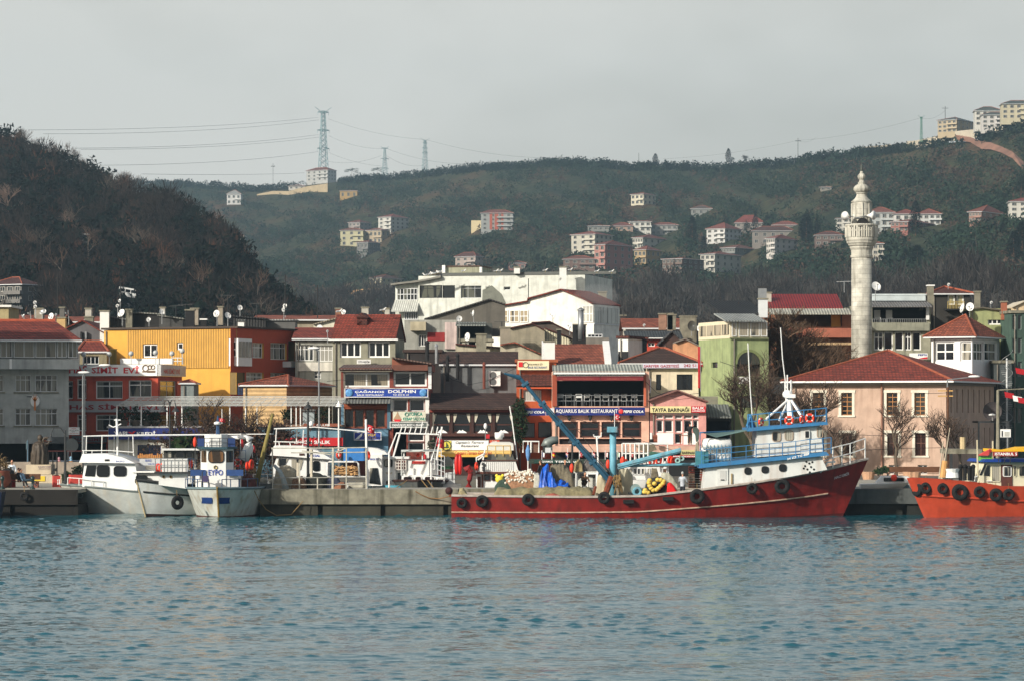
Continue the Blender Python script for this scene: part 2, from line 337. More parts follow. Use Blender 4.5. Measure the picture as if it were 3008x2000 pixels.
 def hip(s,ridge_py,mat,over=.5,ridge=None,base_z=None,ya=None,yb=None,xa=None,xb=None,th=.12,rx=None,name='roof',eave=None,zr=None):
  z0=(s.zt if base_z is None else base_z)+.02+th;a=(s.xa if xa is None else xa)-over;b=(s.xb if xb is None else xb)+over
  y0=(0 if ya is None else ya)-over;y1=(s.depth if yb is None else yb)+over;yc=(y0+y1)/2
  zr=zr if zr is not None else HC+(HY-ny(ridge_py))/F*(s.D+yc)-s.o.z
  if rx is None:
   h=min((b-a),(y1-y0))/2;r0,r1=(a+h,b-h);
   if r0>r1:r0=r1=(a+b)/2
  else:r0,r1=rx
  m=M();V=[(a,y0,z0),(b,y0,z0),(b,y1,z0),(a,y1,z0),(r0,yc,zr),(r1,yc,zr),(a,y0,z0-th),(b,y0,z0-th),(b,y1,z0-th),(a,y1,z0-th)]
  m.add(V,[(0,1,5,4),(1,2,5),(2,3,4,5),(3,0,4)],0);m.add(V,[(0,6,7,1),(1,7,8,2),(2,8,9,3),(3,9,6,0),(6,9,8,7)],1)
  r=m.mk(name,[mat,eave or PVC],s)
  q=M()
  for p,t in((V[0],V[4]),(V[1],V[5]),(V[4],V[5])):
   if(Vector(p)-Vector(t)).length>.3:q.tube([Vector(p)+Vector((0,0,.02)),Vector(t)+Vector((0,0,.02))],.11,6)
  q.mk('ridge_tiles',mk((146,78,54),.8,.3,2),r)
  return r
 def gable_x(s,ridge_py,mat,over=.4,th=.12,name='roof',eave=None,wallmat=None,zr=None,yc=None):
  z0=s.zt+.02;a,b=s.xa-over,s.xb+over;y0,y1=-over,s.depth+over;yc=(y0+y1)/2 if yc is None else yc
  zr=zr if zr is not None else HC+(HY-ny(ridge_py))/F*(s.D+yc)-s.o.z
  m=M();m.slab([(a,y0,z0+th),(b,y0,z0+th),(b,yc,zr+th),(a,yc,zr+th)],th,0);m.slab([(a,yc+.003,zr+th),(b,yc+.003,zr+th),(b,y1,z0+th),(a,y1,z0+th)],th,0)
  m.box(a,b,y0-.12,y0-.003,z0-.02,z0+.12,1)
  r=m.mk(name,[mat,eave or PVC],s)
  q=M()
  for x in(s.xa,s.xb-.2):q.add([(x,0,s.zt),(x,yc,zr),(x,s.depth,s.zt),(x+.2,0,s.zt),(x+.2,yc,zr),(x+.2,s.depth,s.zt)],[(0,1,2),(3,5,4),(0,3,4,1),(1,4,5,2)])
  q.mk('gable',wallmat or s.mat,s);return r
 def gable_y(s,ridge_py,mat,over=.4,th=.12,ridge_px=None,name='roof',eave=None,wallmat=None,zl=None,zr_=None):
  a,b=s.xa-over,s.xb+over;xc=(a+b)/2 if ridge_px is None else s.Px(ridge_px)
  zr=s.Pz(ridge_py);z0=s.zt if zl is None else zl;z1=s.zt if zr_ is None else zr_
  m=M();m.slab([(a,-over,z0+th),(xc,-over,zr+th),(xc,s.depth,zr+th),(a,s.depth,z0+th)],th,0);m.slab([(xc+.003,-over,zr+th),(b,-over,z1+th),(b,s.depth,z1+th),(xc+.003,s.depth,zr+th)],th,0)
  r=m.mk(name,[mat],s)
  q=M();k=over/max(.1,xc-a);kk=over/max(.1,b-xc)
  q.ext([(s.xa,s.zt),(s.xb,s.zt),(s.xb,z1+(zr-z1)*kk-.01),(xc,zr-.01),(s.xa,z0+(zr-z0)*k-.01)],.002,s.depth-.05)
  q.mk('gable',wallmat or s.mat,s);return r
 def flat(s,mat=None,over=.15,th=.25,name='roof'):
  return M().box(s.xa-over,s.xb+over,-over,s.depth+over,s.zt+.003,s.zt+th).mk(name,mat or CONC,s)
def chimney(label,D,x0,y0,x1,y1,mat=None,pot=True,dpt=.8,zdrop=1.0,name='chimney',cap=None):
 n=Nd(name,label,'chimney',(x0+x1)/2,D,0,zg=HC+(HY-ny(y1))/F*D-zdrop)
 a=n.P(x0,y0);b=n.P(x1,y0);h=a[1]
 M().box(a[0],b[0],0,dpt,0,h-.12).mk('stack',mat or CONC,n)
 M().box(a[0]-.08,b[0]+.08,-.08,dpt+.08,h-.12,h).mk('cap',cap or CONC,n);return n
def dish(label,D,x,y,r,az=-20,el=30,mast=1.2,col=None,group='satellite dishes on the roofs'):
 """r in tile pixels"""
 R=r*cur[2]/F*D;z=HC+(HY-ny(y))/F*D
 n=Nd('satellite_dish',label,'satellite dish',x,D+.3,0,zg=z-mast-R*.3,group=group)
 Rm=Matrix.Rotation(math.radians(az),3,'Z')@Matrix.Rotation(math.radians(-el),3,'X');c=Vector((0,-.3,mast+R*.3))
 m=M();pr=[(0.01,0),(.35,.04),(.7,.12),(1,.25)];k=16;vs=[]
 for a,b in pr:
  for j in range(k):
   t=2*math.pi*j/k;vs.append(c+Rm@Vector((a*R*math.cos(t),-b*R,a*R*1.05*math.sin(t))))
 m.add(vs,[(i*k+j,i*k+(j+1)%k,(i+1)*k+(j+1)%k,(i+1)*k+j)for i in range(3)for j in range(k)]+[tuple(range(k))])
 vs2=[v+Rm@Vector((0,.03,0))for v in vs];m.add(vs2,[(i*k+j,(i+1)*k+j,(i+1)*k+(j+1)%k,i*k+(j+1)%k)for i in range(3)for j in range(k)])
 m.mk('reflector',col or CLEANW,n,True)
 q=M();e=c+Rm@Vector((0,-R*.95,-R*.1));q.tube([c+Rm@Vector((0,-R*.2,-R*.95)),e],.025,4);q.box(e.x-.06,e.x+.06,e.y-.06,e.y+.06,e.z-.06,e.z+.06);q.mk('feed_arm',STEEL,n)
 M().tube([(0,0,0),(0,0,mast+R*.3),tuple(c)],.035,5).mk('mast',STEEL,n)
 return n
def hull(node,s0,s1t,s1w,B,sheer,ctr=0,axis='x',w0=.8,g0=.72,mats=None,hb=.18,nS=28,nH=9,name='hull',deckd=.5,deck=None,zk=-.5,w1=0.,pw=2.2):
 """sheer: function s->z. Returns surface function."""
 def f(t):
  if t<.4:return w0+(1-w0)*math.sin(t/.4*math.pi/2)
  if t<.5:return 1
  return max(w1,1-((t-.5)/.5)**pw)
 def pt(t,h,side,inset=0):
  sb=s1w+(s1t-s1w)*h;x=s0+t*(sb-s0);g=g0*(1-.75*t**3)
  wd=B/2*f(t)*(g+(1-g)*h**.8);y=ctr+side*max(0,wd-inset);z=zk+h*(sheer(t)-zk)
  return(x,y,z)if axis=='x' else(y,x,z)
 m=M()
 for side in(-1,1):
  vs=[pt(i/nS,(j/nH),side)for i in range(nS+1)for j in range(nH+1)];n=nH+1
  for j in range(nH):m.add(vs,[(i*n+j,(i+1)*n+j,(i+1)*n+j+1,i*n+j+1)for i in range(nS)],1 if(j+.5)/nH<hb else 0)
  ins=[pt(i/nS,1,side,.12)for i in range(nS+1)];lo=[pt(i/nS,1-deckd/(sheer(i/nS)-zk),side,.12)for i in range(nS+1)];tp=[pt(i/nS,1,side)for i in range(nS+1)];q=nS+1
  m.add(tp+ins+lo,[(i,i+1,i+1+q,i+q)for i in range(nS)]+[(i+q,i+q+1,i+1+2*q,i+2*q)for i in range(nS)],2)
 for t in(0,)if w1==0 else(0,1):
  st=[pt(t,j/nH,-1)for j in range(nH+1)]+[pt(t,j/nH,1)for j in range(nH,-1,-1)];m.add(st,[tuple(range(len(st)))],0)
 h=m.mk(name,mats,node,True)
 q=M();A=[pt(i/nS,1-deckd/(sheer(i/nS)-zk),-1,.1)for i in range(nS+1)];C=[pt(i/nS,1-deckd/(sheer(i/nS)-zk),1,.1)for i in range(nS+1)]
 q.add(A+C,[(i,i+1,i+2+nS,i+1+nS)for i in range(nS)]);q.mk('deck',deck or TIMBER,node)
 return pt
def rail(node,pts,h,mat,r=.025,mid=1,name='railing',step=1,parent=None):
 m=M();P=[Vector(p)for p in pts]
 for k in range(mid+1):m.tube([p+Vector((0,0,h*(1-k/(mid+1))))for p in P],r,4)
 for p in P[::step]:m.tube([p,p+Vector((0,0,h))],r,4)
 return m.mk(name,mat,parent or node)
def on_hull(nd,pt,s0,s1t,s1w,sh,zk,x,y,off=.2,side=-1):
 yy=-2.0
 for _ in range(4):
  u,z=nd.P(x,y,yy);t=max(0.,min(1.,(u-s0)/(s1t-s0)))
  for _ in range(3):h_=max(0.,min(1.,(z-zk)/(sh(t)-zk)));t=max(0.,min(1.,(u-s0)/(s1w+(s1t-s1w)*h_-s0)))
  yy=pt(t,h_,side)[1]
 return nd.o.y+u*nd.t[1]+(yy-off)*nd.n[1]
def tyre(label,D,x,y,r,group='tyres hung as boat fenders',th=.32,ang=0):
 R=r*cur[2]/F*D;n=Nd('tyre',label,'tyre',x,D,ang,zg=HC+(HY-ny(y))/F*D-R,group=group)
 m=M().torus((0,0,R),R*(1-th),R*th,'y',22,8);m.v=[(a,b*.75,c)for a,b,c in m.v];m.mk('tread',RUBBER,n,True)
 M().tube([(0,.05,2*R-.05),(0,.12,2*R+.35)],.02,4).mk('rope',ROPE,n);return n
def ring(label,D,x,y,r,ang=0,group='orange life rings on the boats',white=True):
 R=max(r*cur[2]/F*D,.3);n=Nd('life_ring',label,'life ring',x,D,ang,zg=HC+(HY-ny(y))/F*D-R,group=group)
 M().torus((0,0,R),R*.74,R*.25,'y',20,8).mk('ring',ORNG,n,True)
 if white:
  for a in range(4):
   m=M();t=math.pi/4+a*math.pi/2;m.ell((R*.74*math.cos(t),0,R+R*.74*math.sin(t)),(R*.27,R*.27,R*.27),6);m.mk('band',CLEANW,n,True)
 return n
def flag(label,D,x0,y0,x1,y1,px,py0,py1,mat=None,emblem=True,group=None,stripes=None):
 """cloth x0..x1,y0..y1 on a staff at px from py0 (top) to py1"""
 n=Nd('flag',label,'flag',px,D,0,zg=HC+(HY-ny(py1))/F*D,group=group)
 a=n.P(px,py0);M().tube([(0,0,0),(0,0,a[1])],.025,5).mk('staff',CLEANW,n)
 p=n.P(x0,y0);q=n.P(x1,y1);m=M();k=8;vs=[]
 for i in range(k+1):
  for j in range(k+1):
   u,v=i/k,j/k;vs.append((p[0]+(q[0]-p[0])*u,.12*math.sin(u*7+v)*u,p[1]+(q[1]-p[1])*(v*.72+u*.28)))
 for i in range(k):
  for j in range(k):
   m.add([],[]);m.f.append((i*(k+1)+j,(i+1)*(k+1)+j,(i+1)*(k+1)+j+1,i*(k+1)+j+1))
   m.mi.append(0 if not stripes else stripes(i/k,j/k))
 m.v=vs;o=m.mk('cloth',mat or REDT,n)
 if emblem:
  cx,cz=p[0]+(q[0]-p[0])*.4,p[1]+(q[1]-p[1])*.48;R=abs(q[1]-p[1])*.2
  c=M();pts=[(cx+R*math.cos(t),cz+R*math.sin(t))for t in np.linspace(.6,5.68,12)]+[(cx+R*.25+R*.8*math.cos(t),cz+R*.8*math.sin(t))for t in np.linspace(5.4,.88,12)]
  c.v=[(a_,-.1,b_)for a_,b_ in pts];c.f=[(i,i+1,22-i,23-i)for i in range(11)];c.mi=[0]*11
  sx=cx+R*1.5;st=[(sx+(R*.45 if k_%2==0 else R*.18)*math.cos(k_*math.pi/5),-.1,cz+(R*.45 if k_%2==0 else R*.18)*math.sin(k_*math.pi/5))for k_ in range(10)];c.add(st,[tuple(range(10))])
  c.mk('crescent_and_star',CLEANW,o)
 return n
# ================================================================ land, water, haze
def npmesh(name,v,f,mats,parent=None,mi=None,smooth=False):
 me=bpy.data.meshes.new(name);v=np.asarray(v,np.float32);f=np.asarray(f,np.int32);k=f.shape[1]
 me.vertices.add(len(v));me.vertices.foreach_set('co',v.ravel());me.loops.add(f.size);me.loops.foreach_set('vertex_index',f.ravel())
 me.polygons.add(len(f));me.polygons.foreach_set('loop_start',np.arange(0,f.size,k,dtype=np.int32))
 for m_ in(mats if isinstance(mats,(list,tuple))else[mats]):me.materials.append(m_)
 if mi is not None:me.polygons.foreach_set('material_index',np.asarray(mi,np.int32))
 if smooth:me.polygons.foreach_set('use_smooth',[True]*len(f))
 me.update(calc_edges=True);me.validate()
 o=bpy.data.objects.new(name,me);COL.objects.link(o)
 if parent is not None:o.parent=parent.e if isinstance(parent,Nd)else parent
 return o
def grid_faces(a,b):
 i,j=np.meshgrid(np.arange(a-1),np.arange(b-1),indexing='ij');q=i*b+j
 return np.stack([q,q+b,q+b+1,q+1],-1).reshape(-1,4)
wm=bpy.data.materials.new('sea_water');wm.use_nodes=True;t=wm.node_tree;b=t.nodes['Principled BSDF'];l=t.links.new
b.inputs['Base Color'].default_value=(.010,.082,.105,1);b.inputs['Roughness'].default_value=.1;b.inputs['IOR'].default_value=1.36
b.inputs['Specular IOR Level'].default_value=.5;b.inputs['Specular Tint'].default_value=(.70,.93,1.0,1)
tc=t.nodes.new('ShaderNodeTexCoord');geo=t.nodes.new('ShaderNodeNewGeometry');prev=geo.outputs['Normal']
for sx,sy,s_,k_ in((.6,1.0,2.6,.22),(.8,1.0,7.,.14)):
 q=t.nodes.new('ShaderNodeMapping');q.inputs['Scale'].default_value=(sx,sy,1);l(tc.outputs['Object'],q.inputs[0])
 n=t.nodes.new('ShaderNodeTexNoise');n.inputs['Scale'].default_value=s_;n.inputs['Detail'].default_value=3;n.inputs['Roughness'].default_value=.6;l(q.outputs[0],n.inputs['Vector'])
 v1=t.nodes.new('ShaderNodeVectorMath');v1.operation='SUBTRACT';v1.inputs[1].default_value=(.5,.5,.5);l(n.outputs['Color'],v1.inputs[0])
 v2=t.nodes.new('ShaderNodeVectorMath');v2.operation='MULTIPLY';v2.inputs[1].default_value=(k_,k_,0);l(v1.outputs[0],v2.inputs[0])
 v3=t.nodes.new('ShaderNodeVectorMath');v3.operation='ADD';l(prev,v3.inputs[0]);l(v2.outputs[0],v3.inputs[1]);prev=v3.outputs[0]
v4=t.nodes.new('ShaderNodeVectorMath');v4.operation='NORMALIZE';l(prev,v4.inputs[0]);l(v4.outputs[0],b.inputs['Normal'])
def waves(X,Y):
 r=np.random.default_rng(3);n=np.zeros_like(X);m2=np.zeros_like(X)
 for k in range(34):
  lam=.30*1.046**k*(.9+.2*r.random());a=math.radians(r.normal(-82,30));kk=2*math.pi/lam
  n+=lam**.35*np.sin(kk*(X*math.cos(a)+Y*math.sin(a))+r.random()*6.28)
 n/=n.std()
 for k in range(8):lam=3+1.1*k;a=math.radians(r.normal(-80,25));m2+=np.sin(2*math.pi/lam*(X*math.cos(a)+Y*math.sin(a))+r.random()*6.28)*.006*lam**.5
 q=.75+.35*np.sin(X*.11+np.sin(Y*.06)*2)*np.sin(Y*.08+X*.04+1)
 return(.005*n+.018*np.maximum(0,n-.45)**1.25)*q+m2
ys=np.concatenate([np.geomspace(70,215,1150)]);us=np.linspace(-.205,.205,1000)
Y,U=np.meshgrid(ys,us,indexing='ij');X=U*Y;Z=waves(X,Y)
edge=np.minimum(1,(215-Y)/6)*np.minimum(1,(Y-70)/2)*np.minimum(1,(.205-np.abs(U))/.01)
wv_=npmesh('water',np.stack([X,Y,Z*edge],-1).reshape(-1,3),grid_faces(1150,1000),wm,smooth=True);struct(wv_)
m=M();x0,x1=.205*70,.205*215
m.add([(-x0,70,0),(-x1,215,0),(-900,215,0),(-900,-60,0),(-x0,-60,0),(x0,-60,0),(900,-60,0),(900,215,0),(x1,215,0),(x0,70,0),(-900,246,0),(900,246,0)],[(0,1,2,3,4),(0,4,5,9),(9,5,6,7,8),(1,8,7,11,10,2)])
struct(m.mk('open_water',wm))
GND=mk((96,92,84),.9,.3,.4,.2)
QZ=1.8
struct(M().box(-900,900,236,430,-2,QZ).mk('town_ground',GND))
T('N')
def quay(px0,px1,D0,D1,name,label,bm=None,lo=(58,56,46)):
 n=Nd(name,label,'quay',px0,D0,0,zg=0);a=n.Px(px0);b_=n.Px(px1)
 M().box(a,b_,.25,D1-D0,QZ-.25,QZ).mk('top_slab',mk((150,146,134),.9,.25,.8,.2),n)
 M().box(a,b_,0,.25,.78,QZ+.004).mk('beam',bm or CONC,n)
 m=M();x=a
 while x<b_:
  e=min(b_,x+4.3);m.box(x+.02,e-.32,.22,.6,-1.5,.77);x+=4.3
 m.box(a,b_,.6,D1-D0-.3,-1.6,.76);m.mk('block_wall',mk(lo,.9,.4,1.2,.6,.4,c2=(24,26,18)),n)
 return n
quay(-700,228,206,237,'quay','paved quay corner with dark wall left of the grey bowed boat',mk((30,27,23),.9,.4,.9,.6,.4,c2=(12,11,9)),(20,18,15))  # beam and block wall coloured near black: shade on this quay painted in
quay(762,1345,207,212,'quay','long stained concrete mole between the white harbour boats and open water')
quay(1347,2480,208.4,212,'quay','weathered concrete mole behind the long red boat')
quay(2482,3900,208,237,'quay','grey quay wall in front of the pink hip roofed building',mk((84,88,86),.9,.3,.9,.5,.4,c2=(30,32,30)),(36,38,34))  # wall darker than the mole, its shade put into the colour as well
def lower(tab,d):return[(p[0],p[1]+d)for p in tab]
def interp(tab,x):return np.interp(x,[p[0]for p in tab],[p[1]for p in tab])
CREST=[(-2500,560),(-400,535),(445,531),(615,537),(754,549),(848,541),(1000,524),(1070,518),(1137,514),(1239,505),(1303,499),(1358,490),(1430,482),(1515,482),(1621,473),(1684,471),(1790,478),(1832,486),(1900,484),(2022,484),(2113,488),(2182,482),(2297,474),(2346,470),(2387,460),(2484,452),(2548,440),(2617,435),(2667,431),(2777,411),(2851,406),(2911,392),(3008,370),(3300,310),(3800,260),(5500,380)]
CREST=lower(CREST,10)
CRD=[(-2500,2500),(400,2500),(1000,2350),(1600,2000),(2200,1850),(2700,1500),(3008,1380),(3800,1350),(5500,1700)]
NEAR=[(-2500,-200),(-900,140),(0,392),(55,402),(97,424),(140,448),(229,486),(297,524),(360,536),(424,549),(500,578),(564,616),(615,655),(670,706),(721,768),(776,856),(848,922),(911,978),(1000,1040),(1100,1085),(1300,1152)]
NEAR=lower(NEAR,34)
ND=[(-2500,1300),(0,920),(424,800),(911,600),(1300,500)]
def lump(px,D,s=1.):
 return np.sin(px*.013+D*.011)*np.sin(px*.007-D*.017+2)*s+.6*s*np.sin(px*.031+1+D*.004)*np.sin(D*.037+px*.01)
def far_z(px,D):
 Dc=interp(CRD,px);pc=interp(CREST,px);t=(D-450)/(Dc-450);tt=np.clip(t,0,1)
 py=1150+(pc-1150)*tt**1.12;z=HC+(HY-py)/F*np.minimum(D,Dc)
 z=z+lump(px,D,3.5)*np.minimum(1,tt*4)*np.clip((1-tt)*8,0,1)
 return np.where(t>1,z-(D-Dc)*.12-((D-Dc)/700)**2*30,z)
def near_z(px,D):
 Dc=interp(ND,px);pc=interp(NEAR,px);t=(D-430)/(Dc-430);tt=np.clip(t,0,1)
 py=1148+(pc-1148)*tt**.92;z=HC+(HY-py)/F*np.minimum(D,Dc)
 z=z+lump(px*1.7,D*2,1.6)*np.minimum(1,tt*4)*np.clip((1-tt)*8,0,1)
 return np.where(t>1,np.maximum(z-(D-Dc)*.45,-2),z)
def hill(name,zf,pxs,ds_of,mat):
 ds=[ds_of(p)for p in pxs];P_,Dm=np.array([[p]*len(ds[0])for p in pxs],float),np.array(ds)
 Z=zf(P_,Dm);X=(P_-CXP)/F*Dm
 return struct(npmesh(name,np.stack([X,Dm,Z],-1).reshape(-1,3),grid_faces(len(pxs),len(ds[0])),mat,smooth=True))
def earth(c1,c2,c3,name,path=False):
 m=bpy.data.materials.new(name);m.use_nodes=True;t=m.node_tree;b=t.nodes['Principled BSDF'];l=t.links.new;b.inputs['Roughness'].default_value=.95;b.inputs['Specular IOR Level'].default_value=.1
 tc=t.nodes.new('ShaderNodeTexCoord');n=t.nodes.new('ShaderNodeTexNoise');n.inputs['Scale'].default_value=.012;n.inputs['Detail'].default_value=8;n.inputs['Roughness'].default_value=.65;l(tc.outputs['Object'],n.inputs['Vector'])
 r=t.nodes.new('ShaderNodeValToRGB');e=r.color_ramp.elements;e[0].position=.36;e[0].color=(*lin(c1),1);e[1].position=.68;e[1].color=(*lin(c3),1);q=e.new(.52);q.color=(*lin(c2),1);l(n.outputs[0],r.inputs[0])
 n2=t.nodes.new('ShaderNodeTexNoise');n2.inputs['Scale'].default_value=.25;n2.inputs['Detail'].default_value=5;l(tc.outputs['Object'],n2.inputs['Vector'])
 mr=t.nodes.new('ShaderNodeMapRange');mr.inputs[1].default_value=.35;mr.inputs[2].default_value=.65;mr.inputs[3].default_value=.45;mr.inputs[4].default_value=1.35;l(n2.outputs[0],mr.inputs[0])
 x=t.nodes.new('ShaderNodeMix');x.data_type='RGBA';x.blend_type='MULTIPLY';x.inputs[0].default_value=1;l(r.outputs[0],x.inputs[6]);c=t.nodes.new('ShaderNodeCombineColor')
 for i in range(3):l(mr.outputs[0],c.inputs[i])
 l(c.outputs[0],x.inputs[7]);l(x.outputs[2],b.inputs['Base Color']);return m
farhill=hill('hillside',far_z,np.arange(-2500,5501,25),lambda p:list(np.linspace(430,interp(CRD,p),90))+list(interp(CRD,p)+np.array([10,40,110,250,450,700])),earth((38,48,34),(58,60,42),(84,62,46),'far_hill_earth'))
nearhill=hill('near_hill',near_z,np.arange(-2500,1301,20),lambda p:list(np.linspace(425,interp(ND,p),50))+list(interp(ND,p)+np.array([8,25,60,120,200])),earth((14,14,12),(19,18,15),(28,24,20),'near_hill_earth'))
def farD(px,py):
 lo,hi=440.,float(interp(CRD,px))
 for _ in range(40):
  m_=(lo+hi)/2;z=float(far_z(np.float64(px),np.float64(m_)))
  if HY-(z-HC)/m_*F>py:lo=m_
  else:hi=m_
 return lo
def nearD(px,py):
 lo,hi=435.,float(interp(ND,px))
 for _ in range(40):
  m_=(lo+hi)/2;z=float(near_z(np.float64(px),np.float64(m_)))
  if HY-(z-HC)/m_*F>py:lo=m_
  else:hi=m_
 return lo
def leaf(c,var=.35):return mk(c,.9,var,.08,spec=.15)
CLEAR=[]
def scatter(n,pxr,tr,zf,Dc,near=430.,power=1.,seed=1,keep=None):
 r=np.random.default_rng(seed);px=r.uniform(*pxr,n);t=r.uniform(*tr,n)**power
 D=near+(interp(Dc,px)-near)*t
 if keep is not None:k=keep(px,D,t,r);px,D=px[k],D[k]
 z=zf(px,D);py=HY-(z-HC)/D*F;ok=np.ones(len(px),bool);u=r.random(len(px))
 for x0,x1,y0,y1,Dh,mg in CLEAR:ok&=~((px>x0-5)&(px<x1+5)&(py>y0)&(py<y1+mg)&(D<Dh+14)&((py<y1+mg*(.85 if mg>50 else.45))|(u<(1 if mg>50 else.75))))
 return np.stack([(px-CXP)/F*D,D,z],-1)[ok]
def bushes(name,pts,size,mat,K=16,seed=1,leafs=.3,tall=1.,label=None):
 """leafy crowns: K random leaf faces spread through each crown's volume"""
 r=np.random.default_rng(seed);n=len(pts);s=r.uniform(.6,1.35,n)*size
 d=r.normal(size=(n,K,3));d/=np.linalg.norm(d,axis=2,keepdims=True);d*=r.uniform(.35,1,(n,K,1))**.6
 c=pts[:,None,:]+d*np.stack([s,s,s*tall],-1)[:,None,:]*.5;c[...,2]+=(s*tall*.42)[:,None]
 a=r.normal(size=(n,K,3));b_=r.normal(size=(n,K,3));q=(s*leafs)[:,None,None]
 a*=q/np.linalg.norm(a,axis=2,keepdims=True);b_*=q/np.linalg.norm(b_,axis=2,keepdims=True)
 v=np.stack([c-a,c+a*.7+b_*.4,c+b_],2).reshape(-1,3)
 return npmesh(name,v,np.arange(len(v)).reshape(-1,3),mat)
def bare(name,pts,size,mat,K=40,seed=1,wd=.016,tall=1.3):
 """leafless winter trees: a stem and a rounded crown of many thin twigs"""
 r=np.random.default_rng(seed);n=len(pts);s=r.uniform(.55,1.35,n)*size;h=s*tall
 d=r.normal(size=(n,K,3));d[...,2]=np.abs(d[...,2])*1.1-.25;d/=np.linalg.norm(d,axis=2,keepdims=True)
 ax=np.stack([s*.48,s*.48,h*.5],-1)[:,None,:]*r.uniform(.8,1.2,(n,1,3));c=pts[:,None,:]+np.stack([np.zeros(n),np.zeros(n),h*.42],-1)[:,None,:]
 t0=r.uniform(.05,.8,(n,K,1));t1=np.minimum(1.05,t0+r.uniform(.2,.5,(n,K,1)))
 jit=r.normal(0,.09,(n,K,3));base=c+d*t0*ax;tip=c+(d*t1+jit+np.array([0,0,.08]))*ax
 base[:,0]=pts;tip[:,0]=pts+np.stack([np.zeros(n),np.zeros(n),h*.8],-1)
 w_=np.zeros((n,K,3));w_[...,0]=(s*wd)[:,None];w_[:,0]*=2.2
 v=np.stack([base-w_,base+w_,tip],2).reshape(-1,3)
 return npmesh(name,v,np.arange(len(v)).reshape(-1,3),mat)
def patch(px,D,s,o):return np.sin(px*s+o)*np.sin(D*s*1.3+o*2+px*s*.3)+.5*np.sin(px*s*3.1+D*s*2.7+o)
GR=leaf((34,50,38));GR2=leaf((44,56,42));BRN=leaf((76,60,50));BRD=leaf((50,46,40));DKG=leaf((18,31,24))
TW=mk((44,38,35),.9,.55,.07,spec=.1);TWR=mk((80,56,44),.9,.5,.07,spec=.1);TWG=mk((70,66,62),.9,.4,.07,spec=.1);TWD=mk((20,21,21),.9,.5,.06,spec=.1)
Q=lambda s,o,th:(lambda px,D,t,r:(patch(px,D,s,o)+r.normal(0,.45,len(px)))>th)
def dirtroad(px,py):
 return None
def crown_mesh(kind,n,seed):
 r=np.random.default_rng(seed)
 if kind=='cypress':
  z=r.uniform(0.04,1,n)**.9;rad=.14*(np.sin(np.clip(z,0,1)**.7*math.pi)**.6+.12);a=r.uniform(0,6.28,n);q=r.uniform(.4,1,n)**.5
  lob=1+.22*np.sin(a*3+z*9)
  c=np.stack([np.cos(a)*rad*q*lob,np.sin(a)*rad*q*lob,z],-1);s=.035
 elif kind=='pine':
  cl=r.normal(size=(16,3))*[.26,.26,.12]+[0,0,.72];c=cl[r.integers(0,16,n)]+r.normal(size=(n,3))*[.075,.075,.045];s=.035
 elif kind=='conifer':
  z=r.uniform(.08,1,n);rad=.34*(1-z)**.8*(.65+.35*np.sin(z*55));a=r.uniform(0,6.28,n);q=r.uniform(.3,1,n);c=np.stack([np.cos(a)*rad*q,np.sin(a)*rad*q,z-rad*q*.25],-1);s=.035
 else:
  cl=r.normal(size=(22,3));cl/=np.linalg.norm(cl,axis=1,keepdims=True);cl=cl*r.uniform(.3,1,(22,1))*[.32,.32,.3]+[0,0,.58]
  c=cl[r.integers(0,22,n)]+r.normal(size=(n,3))*.075;s=.035
 a=r.normal(size=(n,3));b_=r.normal(size=(n,3));a*=s/np.linalg.norm(a,axis=1,keepdims=True);b_*=s/np.linalg.norm(b_,axis=1,keepdims=True)
 v=np.stack([c-a,c+a*.7+b_*.5,c+b_],1).reshape(-1,3);return v
TREEM={}
def tree(kind,label,px,py_base,py_top,Dfun=farD,D=None,group=None,wide=1.,name=None,mat=None,n=1300):
 x,yb,yt=nx(px),ny(py_base),ny(py_top);D=D or Dfun(x,yb);h=(yb-yt)/F*D
 k=(kind,mat.name if mat else'',n)
 if k not in TREEM:
  v=crown_mesh(kind,n,len(TREEM)+5);o=npmesh('crown',v,np.arange(len(v)).reshape(-1,3),mat or{'cypress':leaf((15,25,20)),'pine':leaf((34,48,36)),'conifer':leaf((32,52,42))}.get(kind,leaf((44,60,42))))
  tr=M().tube([(0,0,-.03),(.004,0,.4),(0,0,.8)],.014,6,.006).mk('trunk',TIMBER);TREEM[k]=(o,tr)
  o,tr=TREEM[k]
 else:o,tr=[q.copy()for q in TREEM[k]];COL.objects.link(o);COL.objects.link(tr)
 e=bpy.data.objects.new(name or kind+'_tree',None);COL.objects.link(e);e.location=W3(x,yb,D);e.scale=(h*wide,h*wide,h);o.parent=e;tr.parent=e
 tag(e,label,'tree',group);return e
